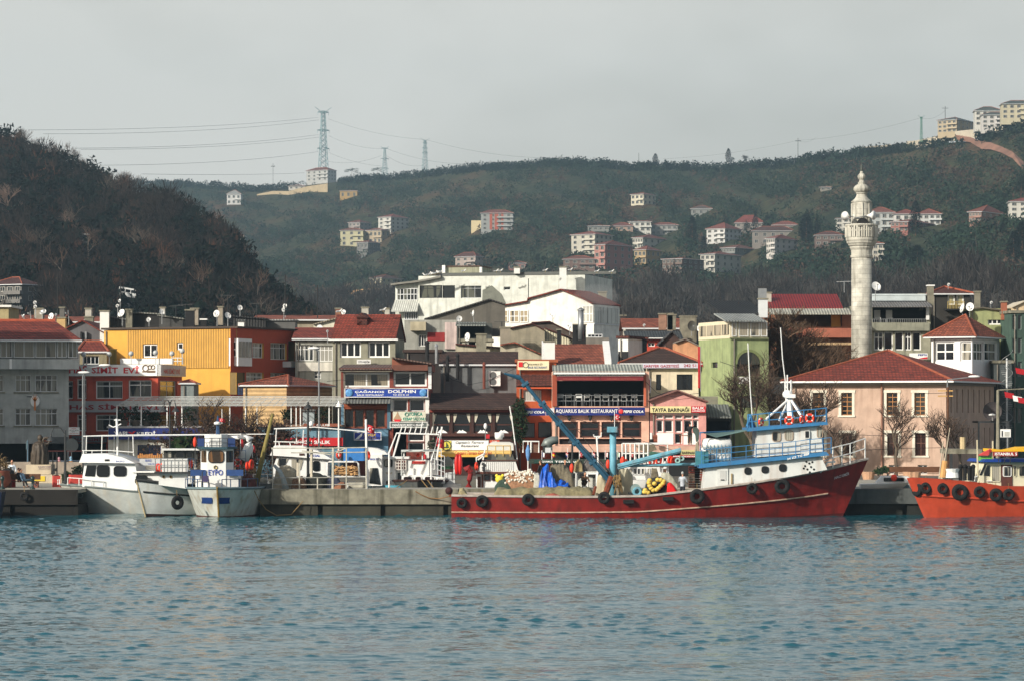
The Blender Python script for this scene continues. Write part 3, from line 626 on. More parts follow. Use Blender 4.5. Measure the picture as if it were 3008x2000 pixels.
def branchy(node,h,spread,seed,matT,matC,depth=5,r0=None,lean=(0,0),trunk=.28,nb=3,fork=None,up=.25,thin=.62):
 r=random.Random(seed);tm=M();cm=M();r0=r0 or h*.022
 def grow(p,d,ln,rad,lv):
  q=p;pts=[p]
  for k in range(3):
   d=(d+Vector((r.gauss(0,.13),r.gauss(0,.13),r.gauss(0,.08)+up*.12))).normalized();q=q+d*ln/3;pts.append(q)
  (tm if lv<2 else cm).tube(pts,rad,5 if lv<3 else 3,rad*.66,cap=False)
  if lv>=depth:return
  for i in range(nb+(lv>1)):
   s=pts[1+(i%3)]if i else pts[3]
   ax=Vector((r.gauss(0,1)*spread,r.gauss(0,1)*spread,r.uniform(-.25,1)*up*2)).normalized()
   nd=(d*.75+ax*(.75 if i else.45)).normalized();grow(s,nd,ln*r.uniform(.58,.82),rad*thin,lv+1)
 grow(Vector((0,0,0)),Vector((lean[0],lean[1],1)).normalized(),h*trunk,r0,0)
 k_=h/max(p[2]for p in tm.v+cm.v)
 for m in(tm,cm):m.v=[(p[0]*(1+(k_-1)*.6),p[1]*(1+(k_-1)*.6),p[2]*k_)for p in m.v]
 tm.mk('trunk',matT,node);cm.mk('crown',matC,node)
BARK=mk((96,84,70),.9,.35,1.5,bump=.3);TWIG=mk((78,62,50),.9,.3,1);REDTW=mk((96,58,38),.9,.3,1)
def baretree(label,px,pyb,pyt,D,seed,spread=1.,depth=5,name='bare_tree',group=None,mats=None,zg=None,**k):
 n=Nd(name,label,'tree',px,D,0,zg=QZ if zg is None else zg,group=group);h=HC+(HY-ny(pyt))/F*D-n.o.z
 branchy(n,h*.98,spread,seed,*(mats or(BARK,TWIG)),depth=depth,**k);return n
SKIN=mk((190,140,112),.6,.08,5,spec=.3)
def remesh(o,v=.02):
 q=o.modifiers.new('r','REMESH');q.mode='VOXEL';q.voxel_size=v;q.use_smooth_shade=True;return o
def person(label,px,pyf,D,pose='stand',face=0,coat=(40,42,50),trousers=(35,38,48),hair=(40,30,24),hgt=1.72,scarf=None,arms=(.2,.2),zg=None,group=None,cover=None):
 """face: degrees the figure is turned, 0 = towards the viewer"""
 n=Nd('person',label,'person',px,D,face,zg=zg if zg is not None else HC+(HY-ny(pyf))/F*D,group=group)
 k=hgt/1.72
 def V(*p):return Vector(p)*k
 if pose=='sit':hip=V(0,.0,.50);kn=[V(-.11,-.42,.50),V(.11,-.42,.52)];an=[V(-.12,-.50,.09),V(.12,-.62,.12)];sh=V(0,.06,1.02)
 elif pose=='recline':hip=V(0,0,.48);kn=[V(-.1,-.45,.56),V(.1,-.45,.5)];an=[V(-.1,-.85,.38),V(.14,-.88,.1)];sh=V(0,.2,.98)
 elif pose=='crouch':hip=V(0,.1,.42);kn=[V(-.14,-.25,.62),V(.14,-.22,.6)];an=[V(-.14,-.05,.08),V(.14,-.02,.08)];sh=V(0,-.18,.86)
 elif pose=='walk':hip=V(0,0,.92);kn=[V(-.09,-.16,.5),V(.09,.05,.48)];an=[V(-.09,-.22,.08),V(.09,.3,.14)];sh=V(0,-.02,1.42)
 else:hip=V(0,0,.92);kn=[V(-.1,-.03,.5),V(.1,-.02,.5)];an=[V(-.11,.02,.08),V(.11,.02,.08)];sh=V(0,0,1.42)
 up=(sh-hip).normalized();hd=sh+up*.23*k+Vector((0,-.03,0));S=[sh+V(-.19,0,-.03),sh+V(.19,0,-.03)]
 el,ha=[],[]
 for i,a in enumerate(arms):
  sx=-1 if i==0 else 1
  el.append(S[i]+V(sx*.07,-.28*math.sin(a),-.28*math.cos(a)));ha.append(el[i]+V(-sx*.02,-.25*math.sin(a*1.7+.25),-.25*math.cos(a*1.7+.25)))
 b=M();b.tube([hip,hip+up*.18*k,sh-up*.12*k,sh],[.14*k,.13*k,.16*k,.10*k],10);b.tube([S[0],S[1]],.075*k,8);b.tube([sh,hd],.055*k,8)
 b.ell(hd+V(0,0,.03),(.078*k,.095*k,.118*k),10);b.ell(hd+V(0,-.1,.0),(.014*k,.022*k,.022*k),5)
 for sx in(-1,1):b.ell(hd+V(sx*.08,0,.01),(.014*k,.025*k,.032*k),5)
 for i in(0,1):
  sx=-1 if i==0 else 1;h0=hip+V(sx*.09,0,0)
  b.tube([h0,kn[i],an[i]],[.088*k,.062*k,.043*k],8);b.tube([an[i]+V(0,.04,-.03),an[i]+V(0,-.17,-.05)],[.042*k,.034*k],7)
  b.tube([S[i],el[i],ha[i]],[.055*k,.042*k,.03*k],7);d=(ha[i]-el[i]).normalized();w=Vector((1,0,0))
  b.tube([ha[i],ha[i]+d*.085*k],[.03*k,.036*k],7)
  for q in range(4):p=ha[i]+d*.08*k+w*(q-1.5)*.019*k;b.tube([p,p+d*(.045+.01*(q in(1,2)))*k,p+d*.075*k+Vector((0,-.02,0))*k],.0085*k,5)
  b.tube([ha[i]+d*.02*k,ha[i]+d*.05*k+Vector((-sx*.045,-.02,0))*k],.011*k,5)
 remesh(b.mk('body',SKIN,n),.014)
 c=M();c.tube([hip-up*.1*k,hip+up*.15*k,sh-up*.12*k,sh+up*.01],[.165*k,.15*k,.185*k,.115*k],12);c.tube([S[0],S[1]],.09*k,8)
 for i in(0,1):c.tube([S[i],el[i],ha[i]],[.072*k,.058*k,.045*k],8)
 remesh(c.mk('jacket',mk(coat,.85,.15,4),n),.02)
 c=M()
 for i in(0,1):c.tube([hip+V((-1,1)[i]*.09,0,.02),kn[i],an[i]+V(0,0,.02)],[.11*k,.08*k,.062*k],8)
 c.tube([hip+V(-.05,0,0),hip+V(.05,0,0)],.13*k,8);remesh(c.mk('trousers',mk(trousers,.85,.15,4),n),.02)
 c=M()
 for i in(0,1):c.ell(an[i]+V(0,-.07,-.04),(.048*k,.13*k,.042*k),6)
 c.mk('shoes',DARK,n,True)
 c=M()
 if scarf:c.ell(hd+V(0,.015,.04),(.1*k,.115*k,.14*k),8);c.ell(hd+V(0,.02,-.13),(.13*k,.12*k,.09*k),6)
 else:c.ell(hd+V(0,.028,.062),(.09*k,.1*k,.105*k),8)
 c.mk('headscarf' if scarf else'hair',mk(scarf or hair,.9,.2,6),n,True);return n
# ================================================================ the town, left to right
CREAM=(214,206,178);TIMW=mk((120,66,38),.6,.25,3);BROWNF=mk((70,34,24),.6,.3,2)
TR=tile_m((122,52,38));TRD=tile_m((86,44,35));TRB=tile_m((134,72,52));TRK=tile_m((66,46,38))
RBRD=mk((236,236,232),.5,.05,2);REDL=mk((200,28,38),.5,.05,2);BLUEL=mk((28,60,150),.5,.05,2);WHL=mk((238,238,235),.5,.03,2)
def profile(b,pts,depth,wallm,roofm,over=.3,th=.12,y0=0.,zb=None,name='roof',wname='gable'):
 """walls under, and roof slabs over, a roof line given by photo pixels, running back from the front"""
 P=[b.P(p[0],p[1],y0)for p in pts];zb=b.zb if zb is None else zb
 M().ext([(P[0][0],zb),(P[-1][0],zb)]+[(p[0],p[1])for p in P[::-1]],y0+.003,y0+depth).mk(wname,wallm,b)
 if roofm:
  m=M()
  for i in range(len(P)-1):
   a,c=P[i],P[i+1];g=.002*i
   m.slab([(a[0]+g,y0-over,a[1]+th+.01),(c[0],y0-over,c[1]+th+.01),(c[0],y0+depth+over,c[1]+th+.01),(a[0]+g,y0+depth+over,a[1]+th+.01)],th)
  m.mk(name,roofm,b)
def shed(b,name,mat,x0,x1,ylow,yhigh,ya,yb,th=.1,parent=None):
 """sloping roof: low edge at local y=ya seen at row ylow, high edge at yb seen at row yhigh"""
 a=b.P(x0,ylow,ya);c=b.P(x1,ylow,ya);d=b.P(x0,yhigh,yb);e=b.P(x1,yhigh,yb)
 return M().slab([(a[0],ya,a[1]),(c[0],ya,a[1]),(c[0],yb,d[1]),(a[0],yb,d[1])],th).mk(name,mat,parent or b)
T('A')
g=Bld('grey apartment house with red tiled roof and glazed top balcony',-260,480,247,270,wall_m((172,175,171),.35),yaw=9,depth=11,cat='apartment house',name='apartment_house')
WG=pane_m((24,28,30),(128,128,118),.6)
for y0,y1 in((522,642),(757,877)):
 for x0,x1,c in((-140,25,4),(105,215,3),(245,400,4)):g.win(x0,y0,x1,y1,c,1,pane=WG,sill=CONC,trans=.7)
g.hole(-240,1002,185,1128,3);g.hole(200,1002,470,1128,3);g.wall()
g.box('balcony',wall_m((176,179,176),.4),-260,412,553,484,-1.2,-.003)
m=M();z0=g.Pz(410);z1=g.Pz(272)
v=g.box('veranda',wall_m((110,112,106),.4),-260,286,545,408,-.6,-.004)
for x0,x1 in((-150,-8),(3,86),(96,240),(248,392),(400,465),(474,540)):g.glasswin(x0,290,x1,405,-.62,PVC,pane_m((40,42,40),(120,118,106),.9),.02,'veranda_window',.06,2)
g.box('balcony_post',CLEANW,66,412,84,482,-1.3,-1.21)
xr=g.Px(545);z=g.Pz(284);zr=HC+(HY-ny(152))/F*(247+5)-QZ;xk=g.Px(385)
m=M();a=g.xa-.5;V=[(a,-1.4,z),(xr+.3,-1.4,z),(xr+.3,11,z),(a,11,z),(a,4.5,zr),(xk,4.5,zr)]
m.add(V,[(0,1,5,4),(1,2,5),(2,3,4,5),(3,0,4)]);m.slab(V[:4],.14,1);rf=m.mk('roof',[TR,PVC],g)
M().tube([(a,4.5,zr+.03),(xk,4.5,zr+.03)],.12,6).mk('ridge_tiles',mk((172,84,56),.8,.3,2),rf)
sg=sign('illegible orange wording on the grey fascia above the dark shopfront',246.7,-100,955,470,998,mk((92,96,96),.7,.1,2),[('DÖNER',190,962,360,990,mk((190,100,45),.7,.1,2)),('HAS',0,962,22,990,mk((190,100,45),.7,.1,2))])
n=Nd('round_sign','oval white wall sign with an orange sprig on the grey apartment house','sign',244,246.4,0,zg=g.Pz(745)+QZ)
p=n.P(244,705);R=n.P(276,705)[0]-p[0]
M().ext([(p[0]+R*math.cos(t),p[1]+R*1.25*math.sin(t))for t in np.linspace(0,2*math.pi,24,endpoint=False)],0,.18).mk('board',CLEANW,n)
m=M()
for a in(-60,-25,25,60):t=math.radians(a+90);m.ext([(p[0]-.08,p[1]),(p[0]+.08,p[1]),(p[0]+.5*R*1.5*math.cos(t),p[1]+.62*math.sin(t))],-.03,-.002)
m.ext([(p[0]-.07,p[1]-.75),(p[0]+.07,p[1]-.75),(p[0]+.05,p[1]),(p[0]-.05,p[1])],-.04,-.003);m.mk('emblem',mk((205,120,45),.6),n)
m=M().tube([(p[0]-R-.4,.1,p[1]+.35),(p[0]-R+.1,.1,p[1]+.35)],.04,5);m.mk('bracket',IRON,n)
T('N')
q=Bld('tall plain unseen block added beyond the left edge to shade the grey house',-640,-330,226,716,wall_m((170,160,140)),depth=12,cat='apartment house',name='apartment_house')  # out of view, added and sized to cast shade on the grey apartment house
for r_ in range(5):
 for c_ in range(4):q.win(-620+c_*75,900+r_*100,-575+c_*75,955+r_*100)
q.wall();q.flat()
T('A')
h=Bld('red corner house with white bakery lettering bands and roof terrace',380,1103,256,530,wall_m((188,80,58),.3),yaw=-9,px2=1270,cat='shop house',name='shop_house')
WR=pane_m((30,34,36),(120,120,110),.35)
for x0,y0,x1,y1,c in((420,565,510,690,2),(537,552,603,690,2),(667,565,855,690,2),(896,560,1057,680,2),(537,800,603,915,2),(667,800,855,915,2),(896,800,1057,915,2)):
 h.win(x0,y0,x1,y1,c,1,pane=WR,frame=CLEANW,fw=.09,trans=.72)
for y0 in(562,800):h.win(1118,y0,1235,y0+125,2,1,pane=pane_m((60,56,30),(150,140,80),.8),face='r',frame=CLEANW,trans=.7)
h.hole(500,1000,740,1120,3);h.wall()
x1=h.xb
h.box('upper_fascia',RBRD,480,453,1105,529,-.35,-.003)
def stretch(node,s_,x0,y0,x1,y1,y,mat,bold=.02):a=node.P(x0,y0,y);b_=node.P(x1,y1,y);return letter(node,s_,a[0],b_[0],b_[1],a[1],y,mat,bold)
M().box(x1+.003,x1+.35,-.35,h.depth,h.P(1103,529)[1],h.P(1103,453)[1]).mk('side_fascia',mk((190,190,188),.5),h)
for s_,xx0,xx1 in(('HAS',482,607),('SİMİT',640,823),('EVİ',862,970)):stretch(h,s_,xx0,458,xx1,512,-.37,REDL,.05)
o=letter(h,'HAS SİMİT EVİ',.5,h.depth-2.0,h.P(1103,512)[1],h.P(1103,470)[1],0,REDL,.04,face=lambda x,y,z:(x1+.37,x,z))
m=M();a=h.P(1015,480,-.37);m.torus((a[0],-.37,a[1]+.05),.25,.05,'y',16,5);
for k in range(2):a=h.P(1045+k*22,470,-.37);m.torus((a[0],-.37,a[1]),.16,.045,'y',14,5)
a=h.P(1055,497,-.37);m.box(a[0]-.35,a[0]+.35,-.39,-.355,a[1]-.12,a[1]+.06);a=h.P(1012,500,-.37);m.box(a[0]-.25,a[0]+.25,-.39,-.355,a[1]-.05,a[1]+.05);m.mk('pastry_drawing',mk((120,100,80),.6),h)
h.box('lower_fascia',mk((176,176,176),.6),480,705,1130,783,-.35,-.004);stretch(h,'HAS SİMİT EVİ',486,722,1110,765,-.37,mk((160,30,40),.5),.05)
h.box('shop_fascia',mk((110,112,114),.6),500,948,740,992,-.35,-.005);stretch(h,'HAS SİMİT',520,955,735,985,-.37,mk((120,30,36),.5),.05)
h.box('roof',CONC,480,451,1103,455,-.3,h.depth);h.box('parapet',CLEANW,838,410,1205,449,.3,.6)
for k,(x,y)in enumerate(((583,380),(762,380),(915,376),(1085,370),(1200,376),(1272,358))):
 n=Nd('globe_lamp','white globe lamp on a short post, %s along the bakery roof edge'%('first second third fourth fifth sixth'.split()[k]+' from the left'),'lamp',x,256,0,zg=HC+(HY-ny(450))/F*256,group='globe lamps on the roof terrace')
 z=n.Pz(y);M().tube([(0,0,0),(0,0,z)],.04,5).mk('post',PVC,n);M().ell((0,0,z),(.22,.22,.22),8).mk('globe',mk((190,192,190),.3),n,True)
n=Nd('terrace_railing','white pipe railing at the right end of the bakery roof','railing',1205,257,0,zg=HC+(HY-ny(450))/F*257);rail(n,[(0,0,0),(n.Px(1240),0,0),(n.Px(1276),0,0)],n.Pz(405),CLEANW,.04)
b=Bld('small grey lean-to with red tiles beside the yellow wall',1262,1352,255,590,wall_m((120,128,126)),depth=4,cat='shed',name='lean_to');b.wall();b.hip(560,TR,.2)
T('B')
yb_=Bld('yellow apartment house with ribbed cladding and brick orange side',-462,462,266,203,mk((206,156,66),.85,.12,.8,.15,.1),yaw=-25,px2=873,cat='apartment house',name='apartment_house')
T('A');yb_.win(1000,310,1100,403,2,1,frame=CLEANW,fw=.12,inset=.05);yb_.win(1238,300,1280,350,1,1,frame=CLEANW,fw=.12,inset=.05);T('B')
yb_.hole(417,500,460,680,1.2,'f')
WO=pane_m((40,44,44),(170,168,158),.8)
for x0,y0,x1,y1 in((572,300,652,408),(697,300,812,420),(528,505,652,607),(697,508,812,600)):yb_.win(x0,y0,x1,y1,3,1,face='r',pane=WO,frame=CLEANW,trans=.7,fw=.08)
yb_.hole(822,290,868,430,1.6,'r');yb_.hole(420,505,520,660,1.4,'r')
ORW=mk((172,72,44),.85,.12,.8,.15,.1);YW=yb_.mat
yb_.wall(inner=mk((120,100,60),.9))
m=M();D_=yb_.depth;H=[h_[:4]for h_ in yb_.h['r']];us=sorted({.02,D_}|{a for h_ in H for a in h_[:2]});zs=sorted({0,yb_.zt+.03}|{a for h_ in H for a in h_[2:4]})
for i in range(len(us)-1):
 for j in range(len(zs)-1):
  cu,cz=(us[i]+us[i+1])/2,(zs[j]+zs[j+1])/2
  if not any(h_[0]<cu<h_[1]and h_[2]<cz<h_[3]for h_ in H):m.box(yb_.xb+.001,yb_.xb+.03,us[i],us[i+1],zs[j],zs[j+1])
m.mk('side_wall',ORW,yb_)
CLAD=mk((198,150,66),.7,.15,1.0,.1,kind='cladding')
T('A');a=yb_.P(890,215);T('B');c=yb_.P(412,475);d_=yb_.xb+.06;zt=yb_.zt
H=[h_[:4]for h_ in yb_.h['f']];us=sorted({a[0],c[0]}|{q_ for h_ in H for q_ in h_[:2]if a[0]<q_<c[0]});zs=sorted({c[1],zt-.05}|{q_ for h_ in H for q_ in h_[2:4]if c[1]<q_<zt-.05});m=M()
for i in range(len(us)-1):
 for j in range(len(zs)-1):
  if not any(h_[0]<(us[i]+us[i+1])/2<h_[1]and h_[2]<(zs[j]+zs[j+1])/2<h_[3]for h_ in H):m.box(us[i],us[i+1],-.08,-.004,zs[j],zs[j+1])
m.mk('cladding',CLAD,yb_);e=yb_.P(412,268)
M().box(c[0]+.002,d_,-.08,-.004,e[1],zt-.05).mk('cladding',CLAD,yb_)
p=yb_.P(413,272);q=yb_.P(413,462);s1=yb_.S(562,272,yb_.xb)[0]
m=M();s1-=.5;m.extz([(p[0]+.2,-.09),(p[0]+.2,-.42),(yb_.xb+.42,-.42),(yb_.xb+.42,s1),(yb_.xb+.04,s1),(yb_.xb+.04,-.09)],q[1],p[1]);by=m.mk('corner_bay',CLEANW,yb_)
zz0,zz1=q[1]+(p[1]-q[1])*.32,p[1]-.25
proudwin(yb_,p[0]+.4,yb_.xb+.3,zz0,zz1,-.44,CLEANW,GLASS,.02,'bay_window',.1,1,2)
for k in range(4):
 y0=-.3+(s1+.3)*k/4;m=M();xx=yb_.xb+.43;m.box(xx,xx+.03,y0,y0+(s1+.3)/4-.12,zz0,zz1);m.mk('bay_pane',WO,yb_)
m=M();a=yb_.S(783,430,yb_.xb);c=yb_.S(870,472,yb_.xb);m.box(yb_.xb+.03,yb_.xb+.9,a[0],c[0],c[1],a[1]);m.mk('balcony',PVC,yb_)
m=M();a=yb_.S(420,612,yb_.xb);c=yb_.S(508,664,yb_.xb);rail(yb_,[(yb_.xb+.8,a[0]+(c[0]-a[0])*k/8,c[1])for k in range(9)],a[1]-c[1],mk((60,90,140),.5),.03)
M().box(yb_.xa-.2,yb_.xb+.25,-.2,D_+.2,zt+.035,zt+.2).mk('roof',mk((70,60,52),.8,.3),yb_)
def block(label,D,x0,y0,x1,y1,mat,dpt=3,name='roof_shed',cat='roof shed',drop=.6,slope=0,yaw=0,rmat=None,sidew=None):
 n=Nd(name,label,cat,x0,D,yaw,zg=HC+(HY-ny(y1))/F*D-drop);a=n.P(x0,y0);c=n.P(x1,y0+slope)
 M().ext([(0,0),(c[0],0),(c[0],c[1]),(0,a[1])],0,dpt).mk('wall',mat,n)
 M().slab([(-.15,-.2,a[1]+.14),(c[0]+.15,-.2,c[1]+.14),(c[0]+.15,dpt+.2,c[1]+.14),(-.15,dpt+.2,a[1]+.14)],.12).mk('roof',rmat or corr_m((96,98,96)),n);return n
BLKM=corr_m((36,36,36));DW=mk((40,38,37),.85,.4,1,.3)
T('A');block('dark ribbed roof shed between the white and the stone chimney',277,752,122,885,215,BLKM,slope=25)
chimney('white rendered chimney with dark open top on the yellow house roof',276,697,76,760,214,WHITE)
chimney('tall stone grey chimney beside the black roof shed',276,878,66,922,190,CONC)
block('long black roof shed with tilted tin cover left of the black chimney',277,925,98,1110,205,DW,slope=10,rmat=corr_m((120,120,112)))
block('low lean-to cover of tin with pale props beside the black chimney',277,1110,118,1275,200,mk((70,70,68),.8,.4),slope=24,rmat=corr_m((120,120,112)))
T('B');chimney('tall black box chimney above the ribbed yellow wall',274,106,70,165,203,DARK)
chimney('short black chimney with white lid near the satellite dishes',273.5,212,134,252,197,DARK,cap=CLEANW)
block('black gabled attic on the brick orange side of the yellow house',278,440,122,665,200,BLKM,slope=20,rmat=BLKM)
n=block('lean-to skylight roof with bright panes next to the black attic',279,668,150,872,200,mk((90,90,88),.8),slope=0,rmat=corr_m((150,152,150)))
block('white metal box unit standing on the orange house roof',271,472,152,515,186,CLEANW,.6,'air_vent','vent box',.2)
T('A');b=Bld('dark grey gabled house with two stove pipes behind the red shop house',455,790,276,300,wall_m((92,90,92),.2),depth=9,cat='house',name='house')
b.wall();profile(b,[(455,210),(577,152),(790,275)],9,wall_m((96,94,96),.2),TR,zb=b.zt-3)
for x in(560,592):b.box('stove_pipe',STEEL if x>570 else DARK,x,225,x+12,285,-.4,-.1)
b=Bld('low house with red hipped tiles and white gutter under the grey gable',556,745,268,372,wall_m((130,122,96)),depth=6,cat='house',name='house');b.win(575,392,690,450,4);b.wall();b.hip(292,TR,.2,rx=(b.xa,b.xa+1.5))
n=Nd('water_tank','yellow stained cylindrical tank on the bakery roof','water tank',792,262,0,zg=HC+(HY-ny(450))/F*262);r_=(n.Px(815)-n.Px(770))/2;M().lathe([(r_,0),(r_,n.Pz(352)),(r_*1.15,n.Pz(350)),(r_*1.15,n.Pz(343))],16).mk('tank',mk((150,128,60),.7,.3,2,.4),n,True)
T('A')
b=Bld('back house with weathered red roof above the bakery, left of the grey gable',60,400,292,165,wall_m((150,142,124)),depth=8,cat='house',name='house');b.wall();b.gable_x(118,TRB)
b=Bld('beige flat roofed block at the far left behind the red roof',-60,60,285,55,wall_m((160,146,108)),depth=6,cat='house',name='house');b.wall();b.flat(WHITE,.3,.2)
b=Bld('low back house with red tiles showing over the grey gable',440,700,300,165,wall_m((140,120,100)),depth=8,cat='house',name='house');b.wall();b.gable_x(128,TRB)
chimney('beige flaking chimney at the end of the long red roof',258,392,122,455,200,wall_m((190,160,110),.6))
chimney('row house chimney with three flues behind the grey gable',296,590,118,650,160,CONC)
T('B')
b=Bld('long low house with red ridge behind the orange side wall',600,1180,305,150,wall_m((150,140,120)),depth=9,cat='house',name='house');b.wall();b.gable_x(118,TRB)
b=Bld('small white attic with sloping roof beside the white dish',1000,1180,292,190,wall_m((205,200,180)),depth=5,cat='house',name='house');b.wall();profile(b,[(1000,180),(1180,132)],5,wall_m((205,200,180)),corr_m((150,140,120)),zb=b.zt-2)
b=Bld('grey town house with a row of white framed windows and sagging red roof',873,1136,272,282,wall_m((150,150,140),.4),depth=9,cat='town house',name='town_house')
b.win(878,315,1000,425,4,1,frame=CLEANW,pane=WO,trans=.72);b.win(1020,320,1133,430,4,1,frame=CLEANW,pane=WO,trans=.72);b.win(1003,497,1052,550,2,2,frame=WHITE);b.wall();b.box('white_lower_wall',wall_m((212,208,196),.3),890,436,1134,496,-.15,-.003);b.gable_x(205,TR,.3)
b=Bld('low timber clad pavilion with a red pyramid roof',510,812,257,604,mk((190,158,112),.8,.25,1.5,.2,kind='planks'),yaw=-22,px2=1130,cat='pavilion',name='pavilion');b.wall();b.hip(526,TRB,.3)
T('A')
bk=Bld('single storey bank with blue fascia and planted roof terrace',755,1440,243,892,wall_m((196,194,182),.25),depth=12,cat='bank building',name='bank_building')
bk.win(960,1012,1122,1085,2,1,frame=NAVY,pane=pane_m((20,26,50)));bk.win(1260,1012,1380,1100,2,1,frame=NAVY);bk.wall();bk.flat(mk((170,170,168),.8),.1,.12)
T('A');sg=sign('blue bank fascia with white lettering and a red wedge emblem',242.6,757,895,1440,973,NAVY,[('YAPI',793,917,888,945,WHL,.06),('KREDİ',955,913,1085,945,WHL,.06)],name='bank_sign')
m=M();P_=[sg.P(x,y)for x,y in((892,920),(912,920),(921,928),(930,916),(950,914),(922,941))];m.ext(P_,-.05,-.002);m.mk('emblem',REDL,sg)
T('B')
bl=Bld('blue walled fish restaurant under the white pergola',600,1188,245,885,wall_m((104,140,156),.35),depth=11,cat='restaurant',name='restaurant')
bl.win(730,1060,1010,1130,4,1,frame=TIMW);bl.wall();bl.flat(mk((150,120,100),.8),.1,.15)
sign('red fish restaurant banner with white lettering under the blue wall',244.6,740,960,1205,1018,mk((190,28,34),.6,.1),[('DOLPHİN BALIK',800,972,1118,1004,WHL,.04)],name='banner')
sign('row of brick panels with small white letters on the terrace edge',244.5,930,862,1180,884,mk((140,80,60),.8,.3),[('CLUB',1020,866,1110,880,WHL)])
n=Nd('pergola','white steel pergola along the roof terrace of bank and restaurant','pergola',820-1188,243,0,zg=bk.zt+QZ)
def pg(x,y,yy):return n.P(x,y,yy)
m=M();T('A');xa=n.Px(815);T('B');xb=n.Px(1190);zf=n.Pz(742);zb=HC+(HY-ny(680))/F*252-n.o.z
nb=30
for k in range(nb+1):x=xa+(xb-xa)*k/nb;m.tube([(x,-.2,zf),(x,9,zb)],.03,4)
slats=n and M()
for k in range(7):yy=-.2+9.2*k/6;zz=zf+(zb-zf)*k/6;m.box(xa,xb,yy-.03,yy+.03,zz+.03,zz+.1)
m.mk('canopy_frame',mk((176,178,174),.6,.2,2),n);
T('A')
for x in(815,985,1165,1222,1268):n.box('post',CLEANW,x-3,738,x+4,888,0,.12)
T('B')
for x in(415,525,605,843,878,908,1108):n.box('post',CLEANW,x-3,742,x+4,880,0,.12)
T('A')
PLM=leaf((36,48,32))
def shrub(label,D,x,y0,y1,w_,mat=PLM,seed=1,name='potted_shrub',cat='shrub',n_=260,pot=True,zg=None,group=None,kind_leaf=.12):
 n=Nd(name,label,cat,x,D,0,zg=zg if zg is not None else HC+(HY-ny(y1))/F*D,group=group);h_=n.Pz(y0);ww=w_*cur[2]/F*D/2
 r=np.random.default_rng(seed);d=r.normal(size=(n_,3));d/=np.linalg.norm(d,axis=1,keepdims=True);c=d*r.uniform(.3,1,(n_,1))**.5*[ww,min(ww,1.2),h_*.46]+[0,0,h_*.55]
 c+=.12*ww*np.sin(c[:,::-1]*5+seed);a=r.normal(size=(n_,3))*kind_leaf;b_=r.normal(size=(n_,3))*kind_leaf;v=np.stack([c-a,c+a*.7+b_*.5,c+b_],1).reshape(-1,3)
 npmesh('foliage',v,np.arange(len(v)).reshape(-1,3),mat,n);M().tube([(0,0,0),(0,0,h_*.6)],.05,5).mk('stem',TIMBER,n)
 if pot:M().lathe([(.25,0),(.38,.5),(.42,.5),(.42,.55)],12).mk('pot',mk((120,110,100),.8),n,True)
 return n
for k,(x,y0,w_)in enumerate(((862,735,90),(945,745,70),(1025,760,90),(1085,780,70),(1318,745,110))):shrub('dark evergreen shrub on the bank roof, %s'%['tallest at the left corner','beside the corner one','in the middle of the row','right end before the white posts','right of the three white posts'][k],244.5+k*.2,x,y0,888,w_,seed=k+3,group='evergreens on the bank roof')
T('B')
for k,(x,y0,w_)in enumerate(((820,760,70),(1060,752,130))):shrub(['dark bush behind the white posts of the restaurant terrace','wide dark bush at the right end of the terrace'][k],247,x,y0,882,w_,seed=k+13)
block('pale grey cabinet on the restaurant terrace',246.5,925,775,1005,880,mk((150,160,162),.6),1,'cabinet','cabinet',0)
T('C')
b=Bld('grey town house with steep red roof and two wide white windows',35,415,268,445,wall_m((138,136,118),.45),yaw=-7,px2=470,cat='town house',name='town_house')
b.win(80,460,207,556,3,1,frame=CLEANW,fw=.14);b.win(250,460,382,556,3,1,frame=CLEANW,fw=.14);b.wall()
zr=HC+(HY-ny(300))/F*(268+4)-QZ;m=M();ov=.35;k=1.2;yq=min(4,b.depth*.5)
m.slab([(b.xa-.1,-ov,b.zt),(b.xb+.1,-ov,b.zt),(b.xb+.1,yq,zr),(b.xa-.1,yq,zr)],.15);m.slab([(b.xa-.1,yq+.003,zr),(b.xb+.1,yq+.003,zr),(b.xb+.1,b.depth+ov,b.zt),(b.xa-.1,b.depth+ov,b.zt)],.15)
rf=m.mk('roof',TR,b);m=M()
for x in(b.xa-.25,b.xb+.1):m.ext([(0,0)]*0 or[(x,b.zt),(x+.18,b.zt),(x+.18,b.zt+.1),(x,b.zt+.1)],-.3,-.2)
for x in(b.xa,b.xb-.2):m.add([(x,0,b.zt),(x,yq,zr),(x,b.depth,b.zt),(x+.2,0,b.zt),(x+.2,yq,zr),(x+.2,b.depth,b.zt)],[(0,1,2),(3,5,4),(0,3,4,1),(1,4,5,2)])
m.mk('gable',wall_m((70,52,46)),b);M().box(b.xa-.3,b.xb+.3,-.5,-.37,b.zt-.12,b.zt).mk('gutter',CLEANW,b)
q=M();a=b.P(230,330,2.6);q.box(a[0]-.45,a[0]+.45,1.2,3.2,a[1]-.5,a[1]+.15);q.ext([(a[0]-.6,a[1]+.15),(a[0]+.6,a[1]+.15),(a[0],a[1]+.6)],1.0,3.4);q.mk('dormer',TRD,b)
sign('small white plate with dark lettering under the wide windows',267.6,182,568,266,594,CLEANW,[('OTO HEKİM',190,573,258,589,DARK)])
b=Bld('two storey fish restaurant with glazed top floor and rust coloured tin roof',85,622,251,640,wall_m((126,62,50),.4),depth=10,cat='restaurant',name='restaurant')
b.win(100,645,380,736,2,1,frame=CLEANW,fw=.16,pane=pane_m((16,18,20),(150,140,120),.25));b.win(404,640,606,730,2,1,frame=CLEANW,fw=.16)
for x in(108,168,232,298):b.win(x,868,x+58,980,1,1,frame=TIMW,fw=.09)
